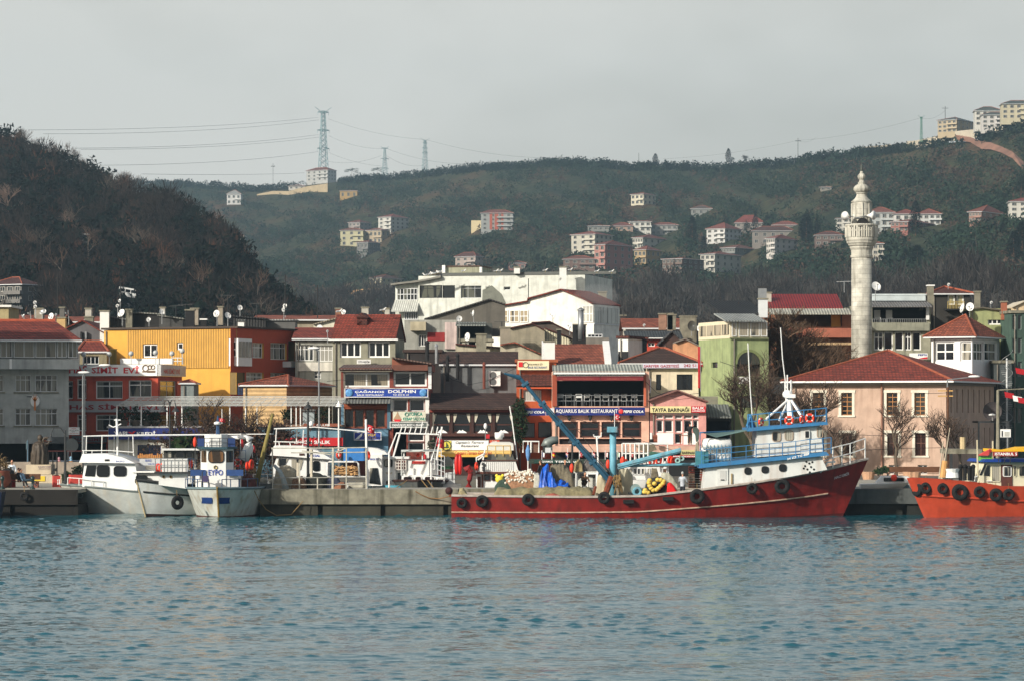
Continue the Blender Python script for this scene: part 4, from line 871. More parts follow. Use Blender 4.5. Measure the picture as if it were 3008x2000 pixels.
b.win(402,808,490,880,1,1,frame=CLEANW);b.win(502,808,592,880,1,1,frame=CLEANW);b.win(492,975,590,1062,1,1,frame=CLEANW,fw=.1);b.win(492,1068,590,1120,1,1,frame=CLEANW,fw=.1);b.hole(402,975,482,1170,3)
b.wall();BLW=wall_m((92,128,150),.4)
for x0,y0,x1,y1 in((85,985,372,1160),(366,800,386,990),(86,840,103,985)):b.box('blue_panel',BLW,x0,y0,x1,y1,-.12,-.003)
b.box('timber_band',mk((150,74,40),.8,.3,2,kind='planks'),104,828,366,866,-.2,-.003)
b.box('white_frame',WHITE,386,796,620,806,-.3,-.003);b.box('white_frame',WHITE,596,808,620,1165,-.2,-.003);b.box('white_frame',WHITE,386,808,400,880,-.2,-.003)
b.box('eave_board',mk((96,50,38),.8,.2,2),78,618,395,636,-.9,.1);shed(b,'roof',corr_m((106,84,74)),70,395,622,598,-1.1,7)
b.box('eave_board',mk((104,64,50),.8,.2,2),398,600,612,634,-.9,.1);profile(b,[(395,562),(640,600)],8,wall_m((140,84,64),.5),corr_m((100,78,68)),over=.8,zb=b.zt+.02)
b.box('corner_post',CLEANW,614,610,634,745,-.35,-.05)
shed(b,'awning',corr_m((110,112,108)),90,385,826,800,-1.2,-.01)
s=sign('blue fish restaurant sign with white lettering and two globe emblems',250.5,112,745,610,792,mk((30,62,150),.5,.08),[('ÇAĞANOS',170,752,348,772,WHL,.05),('DOLPHIN',372,751,540,770,WHL,.05),('BALIK RESTAURANT',183,777,345,787,WHL,.03),('Tel: 242 81 64',400,776,498,785,WHL,.03)],frame=CLEANW)
for x in(136,584):p=s.P(x,768);m=M();m.ell((p[0],-.06,p[1]),(.32,.06,.32),10);m.mk('globe_emblem',mk((90,150,205),.5,.5,5),s,True)
s=sign('pale kebab shop sign with green lettering and a cook drawing',250.4,400,882,600,940,mk((206,204,184),.6,.15,2),[('YONCA',495,886,580,908,mk((20,130,110),.5),.06),('KEBAP SALONU',462,917,598,936,mk((20,130,110),.5),.05)])
p=s.P(484,899);M().torus((p[0],-.03,p[1]),.14,.035,'y',14,5).mk('clover_emblem',mk((20,130,110),.5),s)
p=s.P(428,915);M().ext([(p[0]-.35,p[1]-.2),(p[0]+.35,p[1]-.2),(p[0]+.1,p[1]+.2),(p[0],p[1]+.45),(p[0]-.1,p[1]+.2)],-.03,-.003).mk('cook_drawing',mk((170,140,110),.6),s);M().ext([(p[0]+.3*math.cos(t),p[1]-.2+.22*math.sin(t))for t in np.linspace(math.pi,2*math.pi,9)],-.045,-.031).mk('bowl_drawing',REDL,s)
sign('narrow grey restaurant board with white lettering below the kebab sign',250.2,386,948,606,976,mk((96,104,100),.7,.2),[('DENİZKIZI RESTAURANT',398,953,588,971,WHL,.04)],frame=WHITE)
s=sign('blue hanging sign with a white fish on the blue wall',250.2,168,1010,326,1052,mk((40,60,150),.5,.1),[('LEVREK',225,1016,300,1032,mk((230,190,60),.5),.02,.3),('BALIK EVİ',230,1037,300,1045,mk((230,190,60),.5))],frame=CLEANW)
p=s.P(195,1030);M().ext([(p[0]-.35,p[1]-.3),(p[0]-.1,p[1]-.05),(p[0]+.3,p[1]+.3),(p[0]+.25,p[1]),(p[0]-.05,p[1]-.25)],-.03,-.003).mk('fish_drawing',WHL,s)
b=Bld('long dark timber restaurant with curtained upper windows',624,1146,250,862,mk((60,34,28),.7,.3,1.5,.2),depth=10,cat='restaurant',name='restaurant')
for x in(638,762,890,1020):b.win(x,892,x+112,1012,1,1,frame=BROWNF,fw=.12,trans=.42)
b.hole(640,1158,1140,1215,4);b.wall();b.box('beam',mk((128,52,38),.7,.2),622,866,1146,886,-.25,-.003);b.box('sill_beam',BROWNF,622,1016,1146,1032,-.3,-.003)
shed(b,'roof',TRK,618,1150,864,770,-.7,5);CUR=mk((196,190,172),.9,.1,4)
for x in(638,762,890,1020):
 for sx,x0 in((1,x+6),(-1,x+106)):
  P_=[b.P(x0,896,.1),b.P(x0+sx*22,896,.1),b.P(x0+sx*14,925,.1),b.P(x0+sx*5,948,.1),b.P(x0,945,.1)]
  M().ext(P_,.06,.1).mk('curtain',CUR,b)
for k,x in enumerate((700,818,945,1070)):
 n=Nd('dining_table','dining table under a white cloth behind the dark windows, %s from the left'%'first second third fourth'.split()[k],'table',x,250.12,0,zg=b.P(x,1012)[1]+QZ,group='white tables in the dark restaurant')
 P_=[n.P(x-32,1012),n.P(x+32,1012),n.P(x+22,1003),n.P(x+12,998),n.P(x+4,992),n.P(x-4,999),n.P(x-14,993),n.P(x-24,1003)]
 M().ext([(p[0],max(0,p[1]))for p in P_],-.09,-.02).mk('tablecloth',WHL,n)
s=sign('white restaurant sign with black script and a yellow emblem panel',249.5,692,1057,980,1115,RBRD,[("Captain's Terrace",780,1062,950,1080,DARK,.015,.35),('Restaurant',812,1082,922,1097,DARK,.015,.35)])
a=s.P(694,1059);c=s.P(754,1113);M().box(a[0],c[0],-.05,-.002,c[1],a[1]).mk('emblem_panel',mk((215,200,80),.5),s);p=s.P(724,1088)
m=M();m.torus((p[0],-.06,p[1]),.38,.04,'y',16,5);m.ext([(p[0]-.25,p[1]-.1),(p[0]+.25,p[1]-.1),(p[0]+.18,p[1]-.2),(p[0]-.18,p[1]-.2)],-.07,-.055);m.ext([(p[0]-.02,p[1]-.1),(p[0]+.2,p[1]-.05),(p[0],p[1]+.3)],-.07,-.055);m.mk('boat_emblem',mk((50,70,50),.6),s)
sign('small orange panel at the right end of the white script sign',249.6,985,1055,1046,1074,mk((200,84,60),.6),[('CAFE',1000,1059,1030,1070,WHL)])
n=Nd('awning','long yellow awning with red script over the dark terrace entrance','awning',674,249.2,0,zg=HC+(HY-ny(1157))/F*249.2)
a=n.P(674,1136);c=n.P(1118,1157);M().box(0,c[0],0,.06,0,a[1]).mk('valance',mk((225,175,70),.7,.08),n);M().slab([(0,0,a[1]+.03),(c[0],0,a[1]+.03),(c[0],1.3,a[1]+.75),(0,1.3,a[1]+.75)],.04).mk('canopy',mk((220,185,110),.8,.1),n)
letter(n,"Captain's Terrace Restaurant",n.Px(775),n.Px(1000),.08,.5,-.02,mk((190,60,40),.6),.02,shear=.35)
b=Bld('blank grey walled building with brown ridge roof behind the dark restaurant',690,1150,261,606,wall_m((104,106,106),.5),depth=7,cat='building',name='building');b.wall();b.gable_x(528,TRK,.15)
n=Nd('air_conditioner','white two fan air conditioner on the blank grey wall','air conditioner',980,260.4,0,zg=HC+(HY-ny(727))/F*260.4);a=n.P(1052,638);M().box(0,a[0],0,.5,0,a[1]).mk('case',CLEANW,n)
for k in(.27,.73):m=M();m.torus((a[0]*.38,-.01,a[1]*k),a[0]*.26,.03,'y',18,5);m.ext([(a[0]*.38+a[0]*.25*math.cos(t),a[1]*k+a[0]*.25*math.sin(t))for t in np.linspace(0,6.28,16,endpoint=False)],-.012,-.003);m.mk('fan',mk((90,92,92),.6),n)
for x0,y0,x1,y1,lb,mt in((596,470,620,575,'black stove pipe above the rust tin roof',DARK),(655,490,672,592,'shiny steel flue beside the black pipe',STEEL),(944,600,962,745,'rusty stove pipe on the grey wall left of the air conditioner',mk((110,56,42),.7)),(722,560,742,700,'dark flue in front of the blank grey wall',DARK),(782,545,802,690,'second dark flue on the blank grey wall',DARK)):
 n=Nd('stove_pipe',lb,'stove pipe',(x0+x1)/2,260,0,zg=HC+(HY-ny(y1))/F*260,group='stove pipes');r_=(x1-x0)*cur[2]/F*130;M().tube([(0,0,0),(0,0,n.Pz(y0))],r_,10).mk('pipe',mt,n);M().lathe([(r_*1.5,0),(.05,.25)],10,(0,0,n.Pz(y0))).mk('cowl',mt,n)
b=Bld('narrow dark walled house squeezed right of the steep red roof',470,690,264,525,wall_m((44,38,36),.3),depth=7,cat='house',name='house');b.wall();b.flat(mk((60,44,38),.8))
b=Bld('big flaking white apartment block with broad flat parapet and dark glazed corner',555,1755,345,52,wall_m((204,206,196),.35),yaw=-14,px2=None,depth=10,cat='apartment block',name='apartment_block')
T('D');b.xb=b.Px(574);b.depth=b.S(740,0,b.xb)[0];T('C')
DWN=pane_m((26,30,30),(90,92,80),.25)
b.win(562,122,700,198,3,1,frame=DARK,pane=DWN,trans=.75);b.win(702,122,776,198,1,1,frame=DARK,pane=DWN);b.win(812,125,936,198,3,1,frame=STEEL,pane=DWN,trans=.8);b.win(1072,130,1112,150,1,1)
b.wall();b.box('parapet_cap',mk((90,92,88),.8),700,46,1752,52,-.1,.3)
w_=wall_m((196,200,190),.4);wl=M();P_=[b.P(x,y,.4)for x,y in((415,520),(557,520),(557,95),(415,128))];wl.ext(P_,.4,7);wl.mk('corner_wing',w_,b)
for x0,y0,x1,y1 in((425,140,550,212),(470,285,552,370),(480,445,546,515)):b.glasswin(x0,y0,x1,y1,.36,PVC,DWN,.02,'wing_window',.08,6,2)
m=M();a=b.P(412,210,.3);c=b.P(556,275,-.8);m.slab([(a[0],.35,a[1]),(b.Px(556),.35,a[1]),(b.Px(562),-.9,c[1]),(a[0]-.1,-.9,c[1])],.12);m.mk('awning',mk((190,192,184),.8,.2,2,.3,kind='cladding'),b)
m=M();P_=[b.P(x,y,.2)for x,y in((398,112),(560,92),(640,78),(700,62),(700,76),(560,104),(398,122))];m.ext(P_,-.6,7);m.mk('sloping_roof',mk((120,118,110),.8,.3),b)
b.box('penthouse',wall_m((150,150,128),.5),702,8,925,46,2,7);b.box('penthouse_post',WHITE,698,0,716,48,1.5,2);b.box('penthouse_post',WHITE,925,10,938,48,1.5,2);b.box('penthouse_roof',mk((80,60,50),.8),700,3,930,8,1.9,7.2)
T('D');chimney('white chimney with a small cage standing on the flat white block',343,420,8,462,100,WHITE,drop=0)if False else chimney('white chimney with a small cage standing on the flat white block',343.5,420,6,462,130,WHITE)
T('C');chimney('squat white chimney on the parapet of the flat white block',347,1134,8,1170,50,WHITE,zdrop=0)
a=b.P(940,220);m=M();m.ext([b.P(x,y)for x,y in((942,215),(945,150),(1000,122),(1060,175),(1090,240),(1060,240))],-.05,-.003);m.mk('bare_render_patch',mk((112,114,104),.9,.3,1.5),b)
T('D')
b=Bld('bright white gabled house with red roof and glazed side veranda',-30,627,322,480,wall_m((226,224,214),.12),yaw=-24,px2=782,cat='house',name='house')
for x0,x1 in((-20,50),(55,108),(118,175),(180,230)):b.glasswin(x0,272,x1,345,-.06,CLEANW,pane_m((60,60,56),(176,160,130),.9),.02,'window',.08,2,2)
WV=pane_m((60,66,64),(140,146,140),.9)
s0=[b.S(x,350,b.xb)for x in(627,782)]
profile(b,[(-45,268),(232,222),(236,205),(330,180),(435,150),(560,200),(628,238)],s0[1][0],b.mat,TR,over=.45)
b.h={'f':[],'r':[],'l':[]}
for k in range(6):
 y0=s0[1][0]*k/6;z0,z1=b.S(627,348,b.xb)[1],b.S(627,250,b.xb)[1];m=M();x=b.xb+.02
 m.box(x,x+.05,y0+.04,y0+s0[1][0]/6-.04,z0,z1);o=m.mk('side_pane',WV,b)
M().box(b.xb+.003,b.xb+.09,0,s0[1][0],z0-.15,z0-.02).mk('sill_band',PVC,b)
b.glasswin(560,245,624,345,-.05,CLEANW,pane_m((120,122,116),(200,198,186),1),.02,'window',.08,3,2)
chimney('concrete chimney behind the white gable, right of the smoke',330,655,158,705,215,CONC);chimney('dark slim chimney with red cap right of the white gabled house',318,790,300,822,385,mk((60,48,44),.8))
T('C')
b=Bld('ramshackle grey house with dark sloping eaves and a pink flaking wall',470,790,300,330,wall_m((148,148,140),.5),depth=8,cat='house',name='house')
b.win(556,420,604,488,3,1,frame=CLEANW);b.wall();b.box('red_panel',mk((140,40,40),.8,.3,1),610,405,714,456,-.1,-.003);b.box('pink_wall',wall_m((206,186,180),.5),716,345,786,505,-.25,-.003);b.box('box_balcony',wall_m((176,166,140),.4),506,342,600,395,-1,-.004)
profile(b,[(590,330),(985,210),(1080,240)],6,wall_m((96,92,84),.4),corr_m((74,70,68)),y0=2.5,zb=b.Pz(420))
b=Bld('low house with corrugated canopy beside the pink flaking wall',786,1000,296,350,wall_m((76,78,74),.4),depth=6,cat='house',name='house');b.hole(795,362,955,440,3);b.wall();shed(b,'roof',corr_m((130,134,128)),780,965,362,344,-1.2,3)
b=Bld('small beige outhouse with an orange framed window',820,1000,290,460,wall_m((176,172,154),.6),depth=5,cat='outhouse',name='outhouse');b.wall();b.flat();sign('orange and white window box above the beige outhouse',289,880,398,992,472,RBRD,[('O',955,418,978,444,mk((200,96,40),.7))],name='window_box')if False else None
T('D')
b=Bld('dun rendered house with broken verge tiles in the middle of the roofs',100,330,287,480,wall_m((140,132,112),.45),depth=7,cat='house',name='house');b.wall();profile(b,[(118,385),(255,358),(330,398)],7,wall_m((146,138,118),.4),TRD,zb=b.zt-1.5)
b=Bld('house end patched with yellowish corrugated sheets',330,545,288,500,mk((216,208,178),.7,.15,1,.2,kind='cladding'),depth=6,cat='house',name='house');b.wall();profile(b,[(330,385),(440,425),(545,470)],6,b.mat,TRD,zb=b.zt-2)
b=Bld('cluttered flat terrace house with a dark tiled lean-to',400,720,292,440,wall_m((116,112,104),.4),depth=6,cat='house',name='house');b.win(590,415,680,436,4);b.wall();profile(b,[(250,352),(360,345),(520,425)],5,wall_m((84,74,66)),TRD,y0=1,zb=b.zt-2)
b=Bld('old plastered houses end with moss stained step and red tiles',-210,170,281,560,wall_m((170,162,140),.55),depth=6,cat='house',name='house');b.wall();profile(b,[(-210,480),(60,500),(160,560)],6,wall_m((176,168,146),.5),TRD,zb=b.zt-2)
b=Bld('narrow red tiled roof sloping down beside the white parapet',60,318,277,575,wall_m((190,182,160),.55),depth=6,cat='house',name='house');b.wall();profile(b,[(60,485),(150,470),(318,545)],6,wall_m((176,168,146),.5),TRB,zb=b.zt-2,over=.5)
T('C')
for lb,D,x0,y0,x1,y1,mt in(('cement chimney with steel flue in the middle of the roofs',279,905,412,966,550,CONC),('double stone chimney with slab caps on the dun house',284,1050,372,1112,478,wall_m((140,132,116),.4)),('rounded chimney stub between pink wall and dish',290,860,455,900,520,WHITE)):chimney(lb,D,x0,y0,x1,y1,mt)
T('D')
for lb,D,x0,y0,x1,y1,mt in(('dark pot chimney above the yellowish corrugated house end',286,405,385,430,430,DARK),('black sooty chimney right of the steel flue',284,500,355,580,440,DARK),('white flared chimney on the parapet of the red roof',267,325,455,392,510,WHITE),('cement chimney block beside a dark dish on the right roofs',296,1150,305,1250,402,CONC),('brick chimney pair on the far red roof',300,1022,290,1068,330,mk((146,112,92),.8,.4,2)),('pale chimney beside the brick pair',300,1075,295,1125,330,CONC)):chimney(lb,D,x0,y0,x1,y1,mt)
n=Nd('steel_flue','tall shining steel flue standing before the white gabled house','flue',549,283,0,zg=HC+(HY-ny(450))/F*283);M().tube([(0,0,0),(0,0,n.Pz(275))],.27,12).mk('pipe',STEEL,n,True);M().lathe([(.34,0),(.34,.1),(.05,.3)],12,(0,0,n.Pz(275))).mk('cowl',STEEL,n)
b=Bld('long red tiled roof house between white parapet walls',352,712,268,600,wall_m((160,150,130)),depth=8,cat='town house',name='town_house');b.wall();shed(b,'roof',TRB,352,712,606,476,-.3,6)
for x0,xx,x1,nm in((345,318,340,'parapet'),(712,686,712,'parapet')):
 m=M();p=b.P(x0+14,600,-.4);q_=b.P(xx+14,462,6);m.add([(p[0]-.45,-.4,p[1]-1),(p[0]+.12,-.4,p[1]-1),(p[0]+.12,-.4,p[1]+.35),(p[0]-.45,-.4,p[1]+.35),(q_[0]-.3,6,q_[1]-2),(q_[0]+.3,6,q_[1]-2),(q_[0]+.3,6,q_[1]+.1),(q_[0]-.3,6,q_[1]+.1)],[(0,1,2,3),(4,7,6,5),(0,4,5,1),(1,5,6,2),(2,6,7,3),(3,7,4,0)]);m.mk(nm,CLEANW,b)
b=Bld('white cubic stair head with a dark side right of the white parapet',775,835,272,442,WHITE,yaw=-20,px2=945,cat='stair head',name='stair_head');b.wall(inner=DARK);b.box('dark_cladding',DARK,776,520,834,600,-.1,-.003);b.flat(TRD)
b=Bld('dark sided house with small windows behind the white stair head',835,950,276,450,wall_m((60,62,62)),depth=5,cat='house',name='house');b.win(842,480,866,540,1);b.wall();b.flat(TRD)
b=Bld('far house with a long bright red roof right of the white gabled house',822,1160,305,388,wall_m((190,184,170)),depth=8,cat='house',name='house');b.wall();b.gable_x(328,TRB)
b=Bld('house with black corrugated roof and a red and white window strip',826,1130,290,442,wall_m((190,70,50)),depth=7,cat='house',name='house')
for x in(955,1015,1060):b.win(x,466,x+42,490,2,frame=CLEANW)
b.wall();shed(b,'roof',corr_m((62,66,66)),820,1170,440,396,-.4,5);b.box('gutter',CLEANW,822,438,1130,443,-.6,-.42)
b=Bld('small peach gabled house behind the newspaper office',1155,1262,276,560,wall_m((206,150,110)),depth=6,cat='house',name='house');b.win(1190,520,1228,552,2);b.wall();profile(b,[(1120,470),(1180,448),(1262,490)],6,wall_m((206,150,110)),mk((120,110,100),.8),zb=b.zt-3)
b=Bld('dark brown gabled house filling the gap by the peach gable',1040,1160,280,480,wall_m((70,50,44)),depth=5,cat='house',name='house');b.wall();b.gable_y(405,corr_m((62,60,60)),.3)
b=Bld('small orange building with red tile canopy and hidden upper window',160,400,254,585,wall_m((176,84,46),.3),depth=8,cat='building',name='building')
b.win(200,752,310,820,2,1,pane=pane_m((150,152,146),(190,190,180),1.),frame=PVC);b.win(195,950,270,1040,1,1,frame=BROWNF);b.win(290,945,372,1040,1,1,frame=BROWNF);b.wall();b.flat(mk((150,80,50),.8));shed(b,'tile_canopy',TRD,158,402,728,656,-1.5,-.01);b.box('orange_beam',mk((190,84,44),.7,.15),158,728,402,744,-1.5,-1.2)
s=sign('cream restaurant board with a red square on the small orange building',253.5,166,576,356,630,mk((222,212,176),.6,.08),[('AQUARIUS SİT',232,588,318,604,mk((60,50,40),.6)),('BALIK RESTAURANT',230,608,345,622,mk((60,90,140),.6))]);a=s.P(172,583);c=s.P(197,612);M().box(a[0],c[0],-.04,-.002,c[1],a[1]).mk('red_square',REDL,s);p=s.P(214,600);M().torus((p[0],-.03,p[1]),.22,.03,'y',14,5).mk('ring_emblem',mk((110,110,90),.6),s)
PK=wall_m((216,172,150),.15)
b=Bld('pink fronted fish restaurant with open upper terrace under a corrugated roof',376,962,250,640,PK,depth=11,cat='restaurant',name='restaurant')
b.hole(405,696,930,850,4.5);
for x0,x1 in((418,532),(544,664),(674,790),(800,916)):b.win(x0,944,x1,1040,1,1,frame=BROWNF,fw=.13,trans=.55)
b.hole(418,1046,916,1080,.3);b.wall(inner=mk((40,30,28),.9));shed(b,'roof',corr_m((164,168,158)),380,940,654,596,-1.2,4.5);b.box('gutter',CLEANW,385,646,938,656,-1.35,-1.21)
rail(b,[(b.Px(405+k*52.5),.15,b.Pz(850))for k in range(11)],.9,STEEL,.03,name='terrace_railing')
b.box('side_post',mk((186,96,66),.7,.2),930,660,945,850,-.2,-.003);b.box('side_post',mk((150,70,46),.7,.2),376,660,404,850,-.2,-.003)
for k,(x0,x1,lb)in enumerate(((404,664,'dark red roller awning on the left half of the open terrace'),(668,928,'dark red roller awning on the right half of the open terrace'))):
 n=Nd('awning',lb,'awning',x0,248.9,0,zg=HC+(HY-ny(694))/F*248.9,group='awnings of the open terrace');a=n.P(x1,674);M().box(0,a[0],0,.05,0,a[1]).mk('valance',mk((120,36,42),.8,.1),n)
 M().slab([(0,0,a[1]+.02),(a[0],0,a[1]+.02),(a[0],.7,a[1]+.35),(0,.7,a[1]+.35)],.05).mk('canopy',mk((150,60,66),.8,.1),n);M().tube([(0,.05,a[1]+.12),(a[0],.05,a[1]+.12)],.06,6).mk('roller',CLEANW,n);letter(n,'AQUARIUS RESTAURANT',.5,a[0]-.5,.1,a[1]-.12,-.015,mk((190,130,90),.7),.01)
s=sign('long dark blue fish restaurant sign between two drinks panels',249.4,390,858,778,905,mk((26,40,110),.5,.08),[('AQUARIUS BALIK RESTAURANT',396,868,772,894,WHL,.02)])
s=sign('dark blue drinks panel at the right end of the long restaurant sign',249.3,782,856,938,905,mk((24,36,104),.5,.08),[('PEPSI COLA',806,874,928,890,WHL,.06,.2)],group='drinks panels');p=s.P(793,882);m=M();m.ell((p[0],-.04,p[1]),(.2,.05,.2),8);m.mk('ball_emblem',mk((220,60,60),.4),s,True)
s=sign('dark blue drinks panel left of the long restaurant sign, above the ivy',249.3,203,862,334,906,mk((24,36,104),.5,.08),[('PEPSI COLA',207,878,328,893,WHL,.06,.2)],group='drinks panels')
s=sign('small white and blue corner panel between the drinks panel and the long sign',249.2,336,862,386,906,mk((210,214,220),.5,.1),[]);p=s.P(361,884);M().ext([s.P(x,y)for x,y in((338,904),(384,904),(338,870))],-.03,-.003).mk('blue_wedge',NAVY,s)
for k,x in enumerate((480,606,735,856)):
 n=Nd('wall_lantern','black wall lantern %s of four over the pink front windows'%'first second third last'.split()[k],'wall lantern',x,249.7,0,zg=HC+(HY-ny(940))/F*249.7,group='lanterns on the pink front');M().lathe([(.05,0),(.16,.25),(.18,.5),(.03,.72)],6).mk('lantern',IRON,n);M().tube([(0,0,.6),(0,.3,.75)],.03,4).mk('arm',IRON,n)
for k in range(9):
 x=425+k*56;n=Nd('chair','pale metal chair on the open terrace of the pink restaurant, %s in the row'%'first second third fourth fifth sixth seventh eighth ninth'.split()[k],'chair',x,250.9+(k%2)*.5,(0,160)[k%2],zg=QZ+HC+(HY-ny(850))/F*250-QZ,group='chairs on the open terrace')
 m=M();m.box(-.24,.24,-.24,.24,.42,.47);m.mk('seat',PVC,n);m=M();m.tube([(-.24,.24,.45),(-.24,.26,1.0),(.24,.26,1.0),(.24,.24,.45)],.03,5);m.box(-.22,.22,.24,.27,.7,.85);m.mk('backrest',CLEANW,n);[M().tube([(a,c,0),(a,c,.45)],.025,4).mk('leg',STEEL,n)for a in(-.22,.22)for c in(-.22,.22)]
b=Bld('cream newspaper office with dark hipped roof',945,1262,262,600,wall_m((218,204,178),.2),depth=9,cat='office house',name='office_house')
b.win(1005,657,1036,752,1,1,frame=DARK);b.win(1130,657,1226,752,3,1,frame=DARK,trans=.7);b.wall();b.hip(500,TRK,.35,rx=(b.Px(1040),b.Px(1075)),xa=b.Px(800));b.box('side_wing',wall_m((80,78,76)),800,602,944,760,.5,6)
sign('lilac newspaper board with red lettering and a telephone number',261.5,925,592,1258,619,mk((196,196,210),.6,.08),[('SARIYER GAZETESİ',931,594,1143,615,mk((160,20,40),.5),.04),('242 51 24',1172,595,1290,613,mk((160,20,40),.5),.04)])
sign('narrow hanging white sign with vertical red marks by the flag',251,946,682,975,770,RBRD,[('I',955,690,966,760,REDL)])
b=Bld('pink cafe with shallow gable and tall white glazed doors',968,1308,250,820,wall_m((206,148,140),.2),depth=9,cat='cafe',name='cafe')
for x0,x1 in((1006,1048),(1053,1108),(1118,1164),(1173,1222),(1228,1262)):b.win(x0,900,x1,925,1,1,frame=CLEANW,pane=pane_m((60,62,60),(130,130,120),1));b.win(x0,932,x1,1008,1,1,frame=CLEANW,fw=.1)
b.win(1118,1014,1164,1076,1,1,frame=CLEANW);b.wall();b.box('white_surround',CLEANW,1003,892,1264,898,-.06,-.003)
for x0,x1 in((1010,1110),(1172,1262)):b.box('door_panel',CLEANW,x0,1012,x1,1082,-.05,-.003)
profile(b,[(955,822),(1132,758),(1320,828)],9,wall_m((206,148,140),.2),mk((120,84,76),.8,.2),over=.5,zb=b.zt)
s=sign('cream cafe sign with black lettering over the white doors',249.6,970,850,1216,889,mk((214,204,150),.6,.12),[('TAYFA BARINAĞI',980,853,1205,884,DARK,.05)])
sign('red square sign with white lettering at the right end of the cafe sign',249.6,1219,850,1306,888,mk((190,30,40),.6),[('BALIK',1226,853,1298,869,WHL,.04),('LOKANTASI',1224,873,1300,883,WHL,.03)])
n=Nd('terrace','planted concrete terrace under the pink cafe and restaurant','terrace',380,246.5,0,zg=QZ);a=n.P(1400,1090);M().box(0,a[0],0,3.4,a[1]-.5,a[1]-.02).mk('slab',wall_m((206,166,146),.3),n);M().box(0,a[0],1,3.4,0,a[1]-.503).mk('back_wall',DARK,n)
T('E')
GNW=wall_m((146,158,112),.4)
b=Bld('pale green corner house with round arched window and glazed loft',425,655,255,440,GNW,yaw=16,pxl=232,ref='l',cat='corner house',name='corner_house')
b.win(308,585,346,617,1,1,face='l',frame=DARK);b.win(478,788,592,858,3,1,frame=DARK,pane=DWN);b.hole(464,596,604,668,.6)
b.wall(inner=mk((70,66,50),.9));p0=b.P(464,596);p1=b.P(604,596);c_=((p0[0]+p1[0])/2,p0[1]);R=(p1[0]-p0[0])/2
M().ext([(c_[0]+R*math.cos(t),c_[1]+R*math.sin(t)*1.0)for t in np.linspace(0,math.pi,20)],-.02,.4).mk('arched_window',pane_m((22,26,22),(60,60,44),.3),b)
m=M();
for i in range(16):
 t0,t1=math.pi*i/16,math.pi*(i+1)/16;q4=[(c_[0]+rr*math.cos(t),c_[1]+rr*math.sin(t))for rr,t in((R,t0),(R+.22,t0),(R+.22,t1),(R,t1))];m.ext(q4,-.1,-.003)
m.tube([(c_[0],-.04,c_[1]-1.9),(c_[0],-.04,c_[1]+R)],.05,4);m.mk('arch_frame',mk((120,130,84),.8),b)
LW=pane_m((70,70,62),(170,160,140),.7);LOFT=mk((214,204,176),.6,.12,2)
z0,z1=b.P(425,438)[1],b.P(425,335)[1];D_=b.depth
lf=M();lf.box(b.xa-.02,b.xb-.05,.1,D_,b.zt+.003,z1);lf.mk('loft',LOFT,b)
for x0,x1 in((432,460),(474,532),(545,600),(608,646)):b.glasswin(x0,342,x1,430,.04,CLEANW,LW,.02,'loft_window',.06)
for k in range(4):y0=D_*(.04+k*.24);M().box(b.xa-.08,b.xa-.03,y0,y0+D_*.2,b.zt+.3,z1-.3).mk('loft_window',LW,b)
b.box('string_course',mk((110,116,84),.8),423,436,657,446,-.15,-.003)
shed(b,'roof',corr_m((150,154,150)),392,640,334,292,-.6,2.2);shed(b,'upper_roof',corr_m((34,36,36)),380,655,292,214,2.2,7)
n=Nd('air_conditioner','small white air conditioner under the round arched window','air conditioner',476,254.2,0,zg=HC+(HY-ny(714))/F*254.2);a=n.P(538,672);M().box(0,a[0],0,.4,0,a[1]).mk('case',CLEANW,n);M().torus((a[0]*.38,-.01,a[1]*.5),a[1]*.3,.04,'y',16,5).mk('fan',DARK,n)
n=Nd('red_banner','tall thin red banner on the corner of the pale green house','banner',228,251,0,zg=HC+(HY-ny(740))/F*251);a=n.P(240,490);M().box(0,a[0],0,.1,0,a[1]).mk('cloth',REDT,n);M().tube([(a[0]+.05,.05,-.3),(a[0]+.05,.05,a[1])],.03,5).mk('pole',STEEL,n)
chimney('grey metal chimney with square cowl over the black roof',258,596,198,650,245,PVC);n=Nd('steel_flue','thin square topped flue above the black corrugated roof','flue',619,258.3,0,zg=HC+(HY-ny(200))/F*258);M().box(-.35,.35,0,.5,0,n.Pz(140)).mk('duct',STEEL,n);M().box(-.5,.5,-.1,.6,n.Pz(133),n.Pz(127)).mk('cowl',IRON,n)
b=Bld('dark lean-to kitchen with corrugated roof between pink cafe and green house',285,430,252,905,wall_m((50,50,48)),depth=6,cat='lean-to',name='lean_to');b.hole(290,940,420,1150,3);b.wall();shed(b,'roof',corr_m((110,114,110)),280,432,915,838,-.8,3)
b=Bld('bluish flat roofed annex with a curtained strip beside the green house',650,800,258,690,wall_m((150,150,146),.3),depth=6,cat='annex',name='annex');b.win(668,770,740,870,2,2,frame=CLEANW);b.wall();b.flat()
b=Bld('pale low annex behind the green house under its eaves',232,395,258,790,wall_m((126,124,110),.3),depth=3,cat='annex',name='annex');b.wall()
b=Bld('orange brown apartment block with red metal roof behind the bare tree',640,1160,284,285,wall_m((150,96,68),.3),depth=10,cat='apartment block',name='apartment_block')
b.hole(700,292,1100,372,2.5);b.hole(700,480,1100,570,2.5);b.wall(inner=mk((120,80,46),.9));shed(b,'metal_roof',mk((128,36,34),.6,.25,1,.3,kind='cladding'),632,1105,256,174,-.2,5);shed(b,'tin_canopy',corr_m((176,174,160)),660,1160,292,262,-2.2,-.21)
b.box('balcony',wall_m((156,92,72),.3),690,380,1160,436,-1.6,-.003);b.box('slab',wall_m((190,160,120),.3),690,466,1160,480,-1.8,-.003);b.box('ochre_panel',mk((196,140,50),.8),1035,300,1092,372,.3,.5);b.box('slab',wall_m((190,160,120),.3),690,572,1160,588,-1.8,-.003)
T('F')
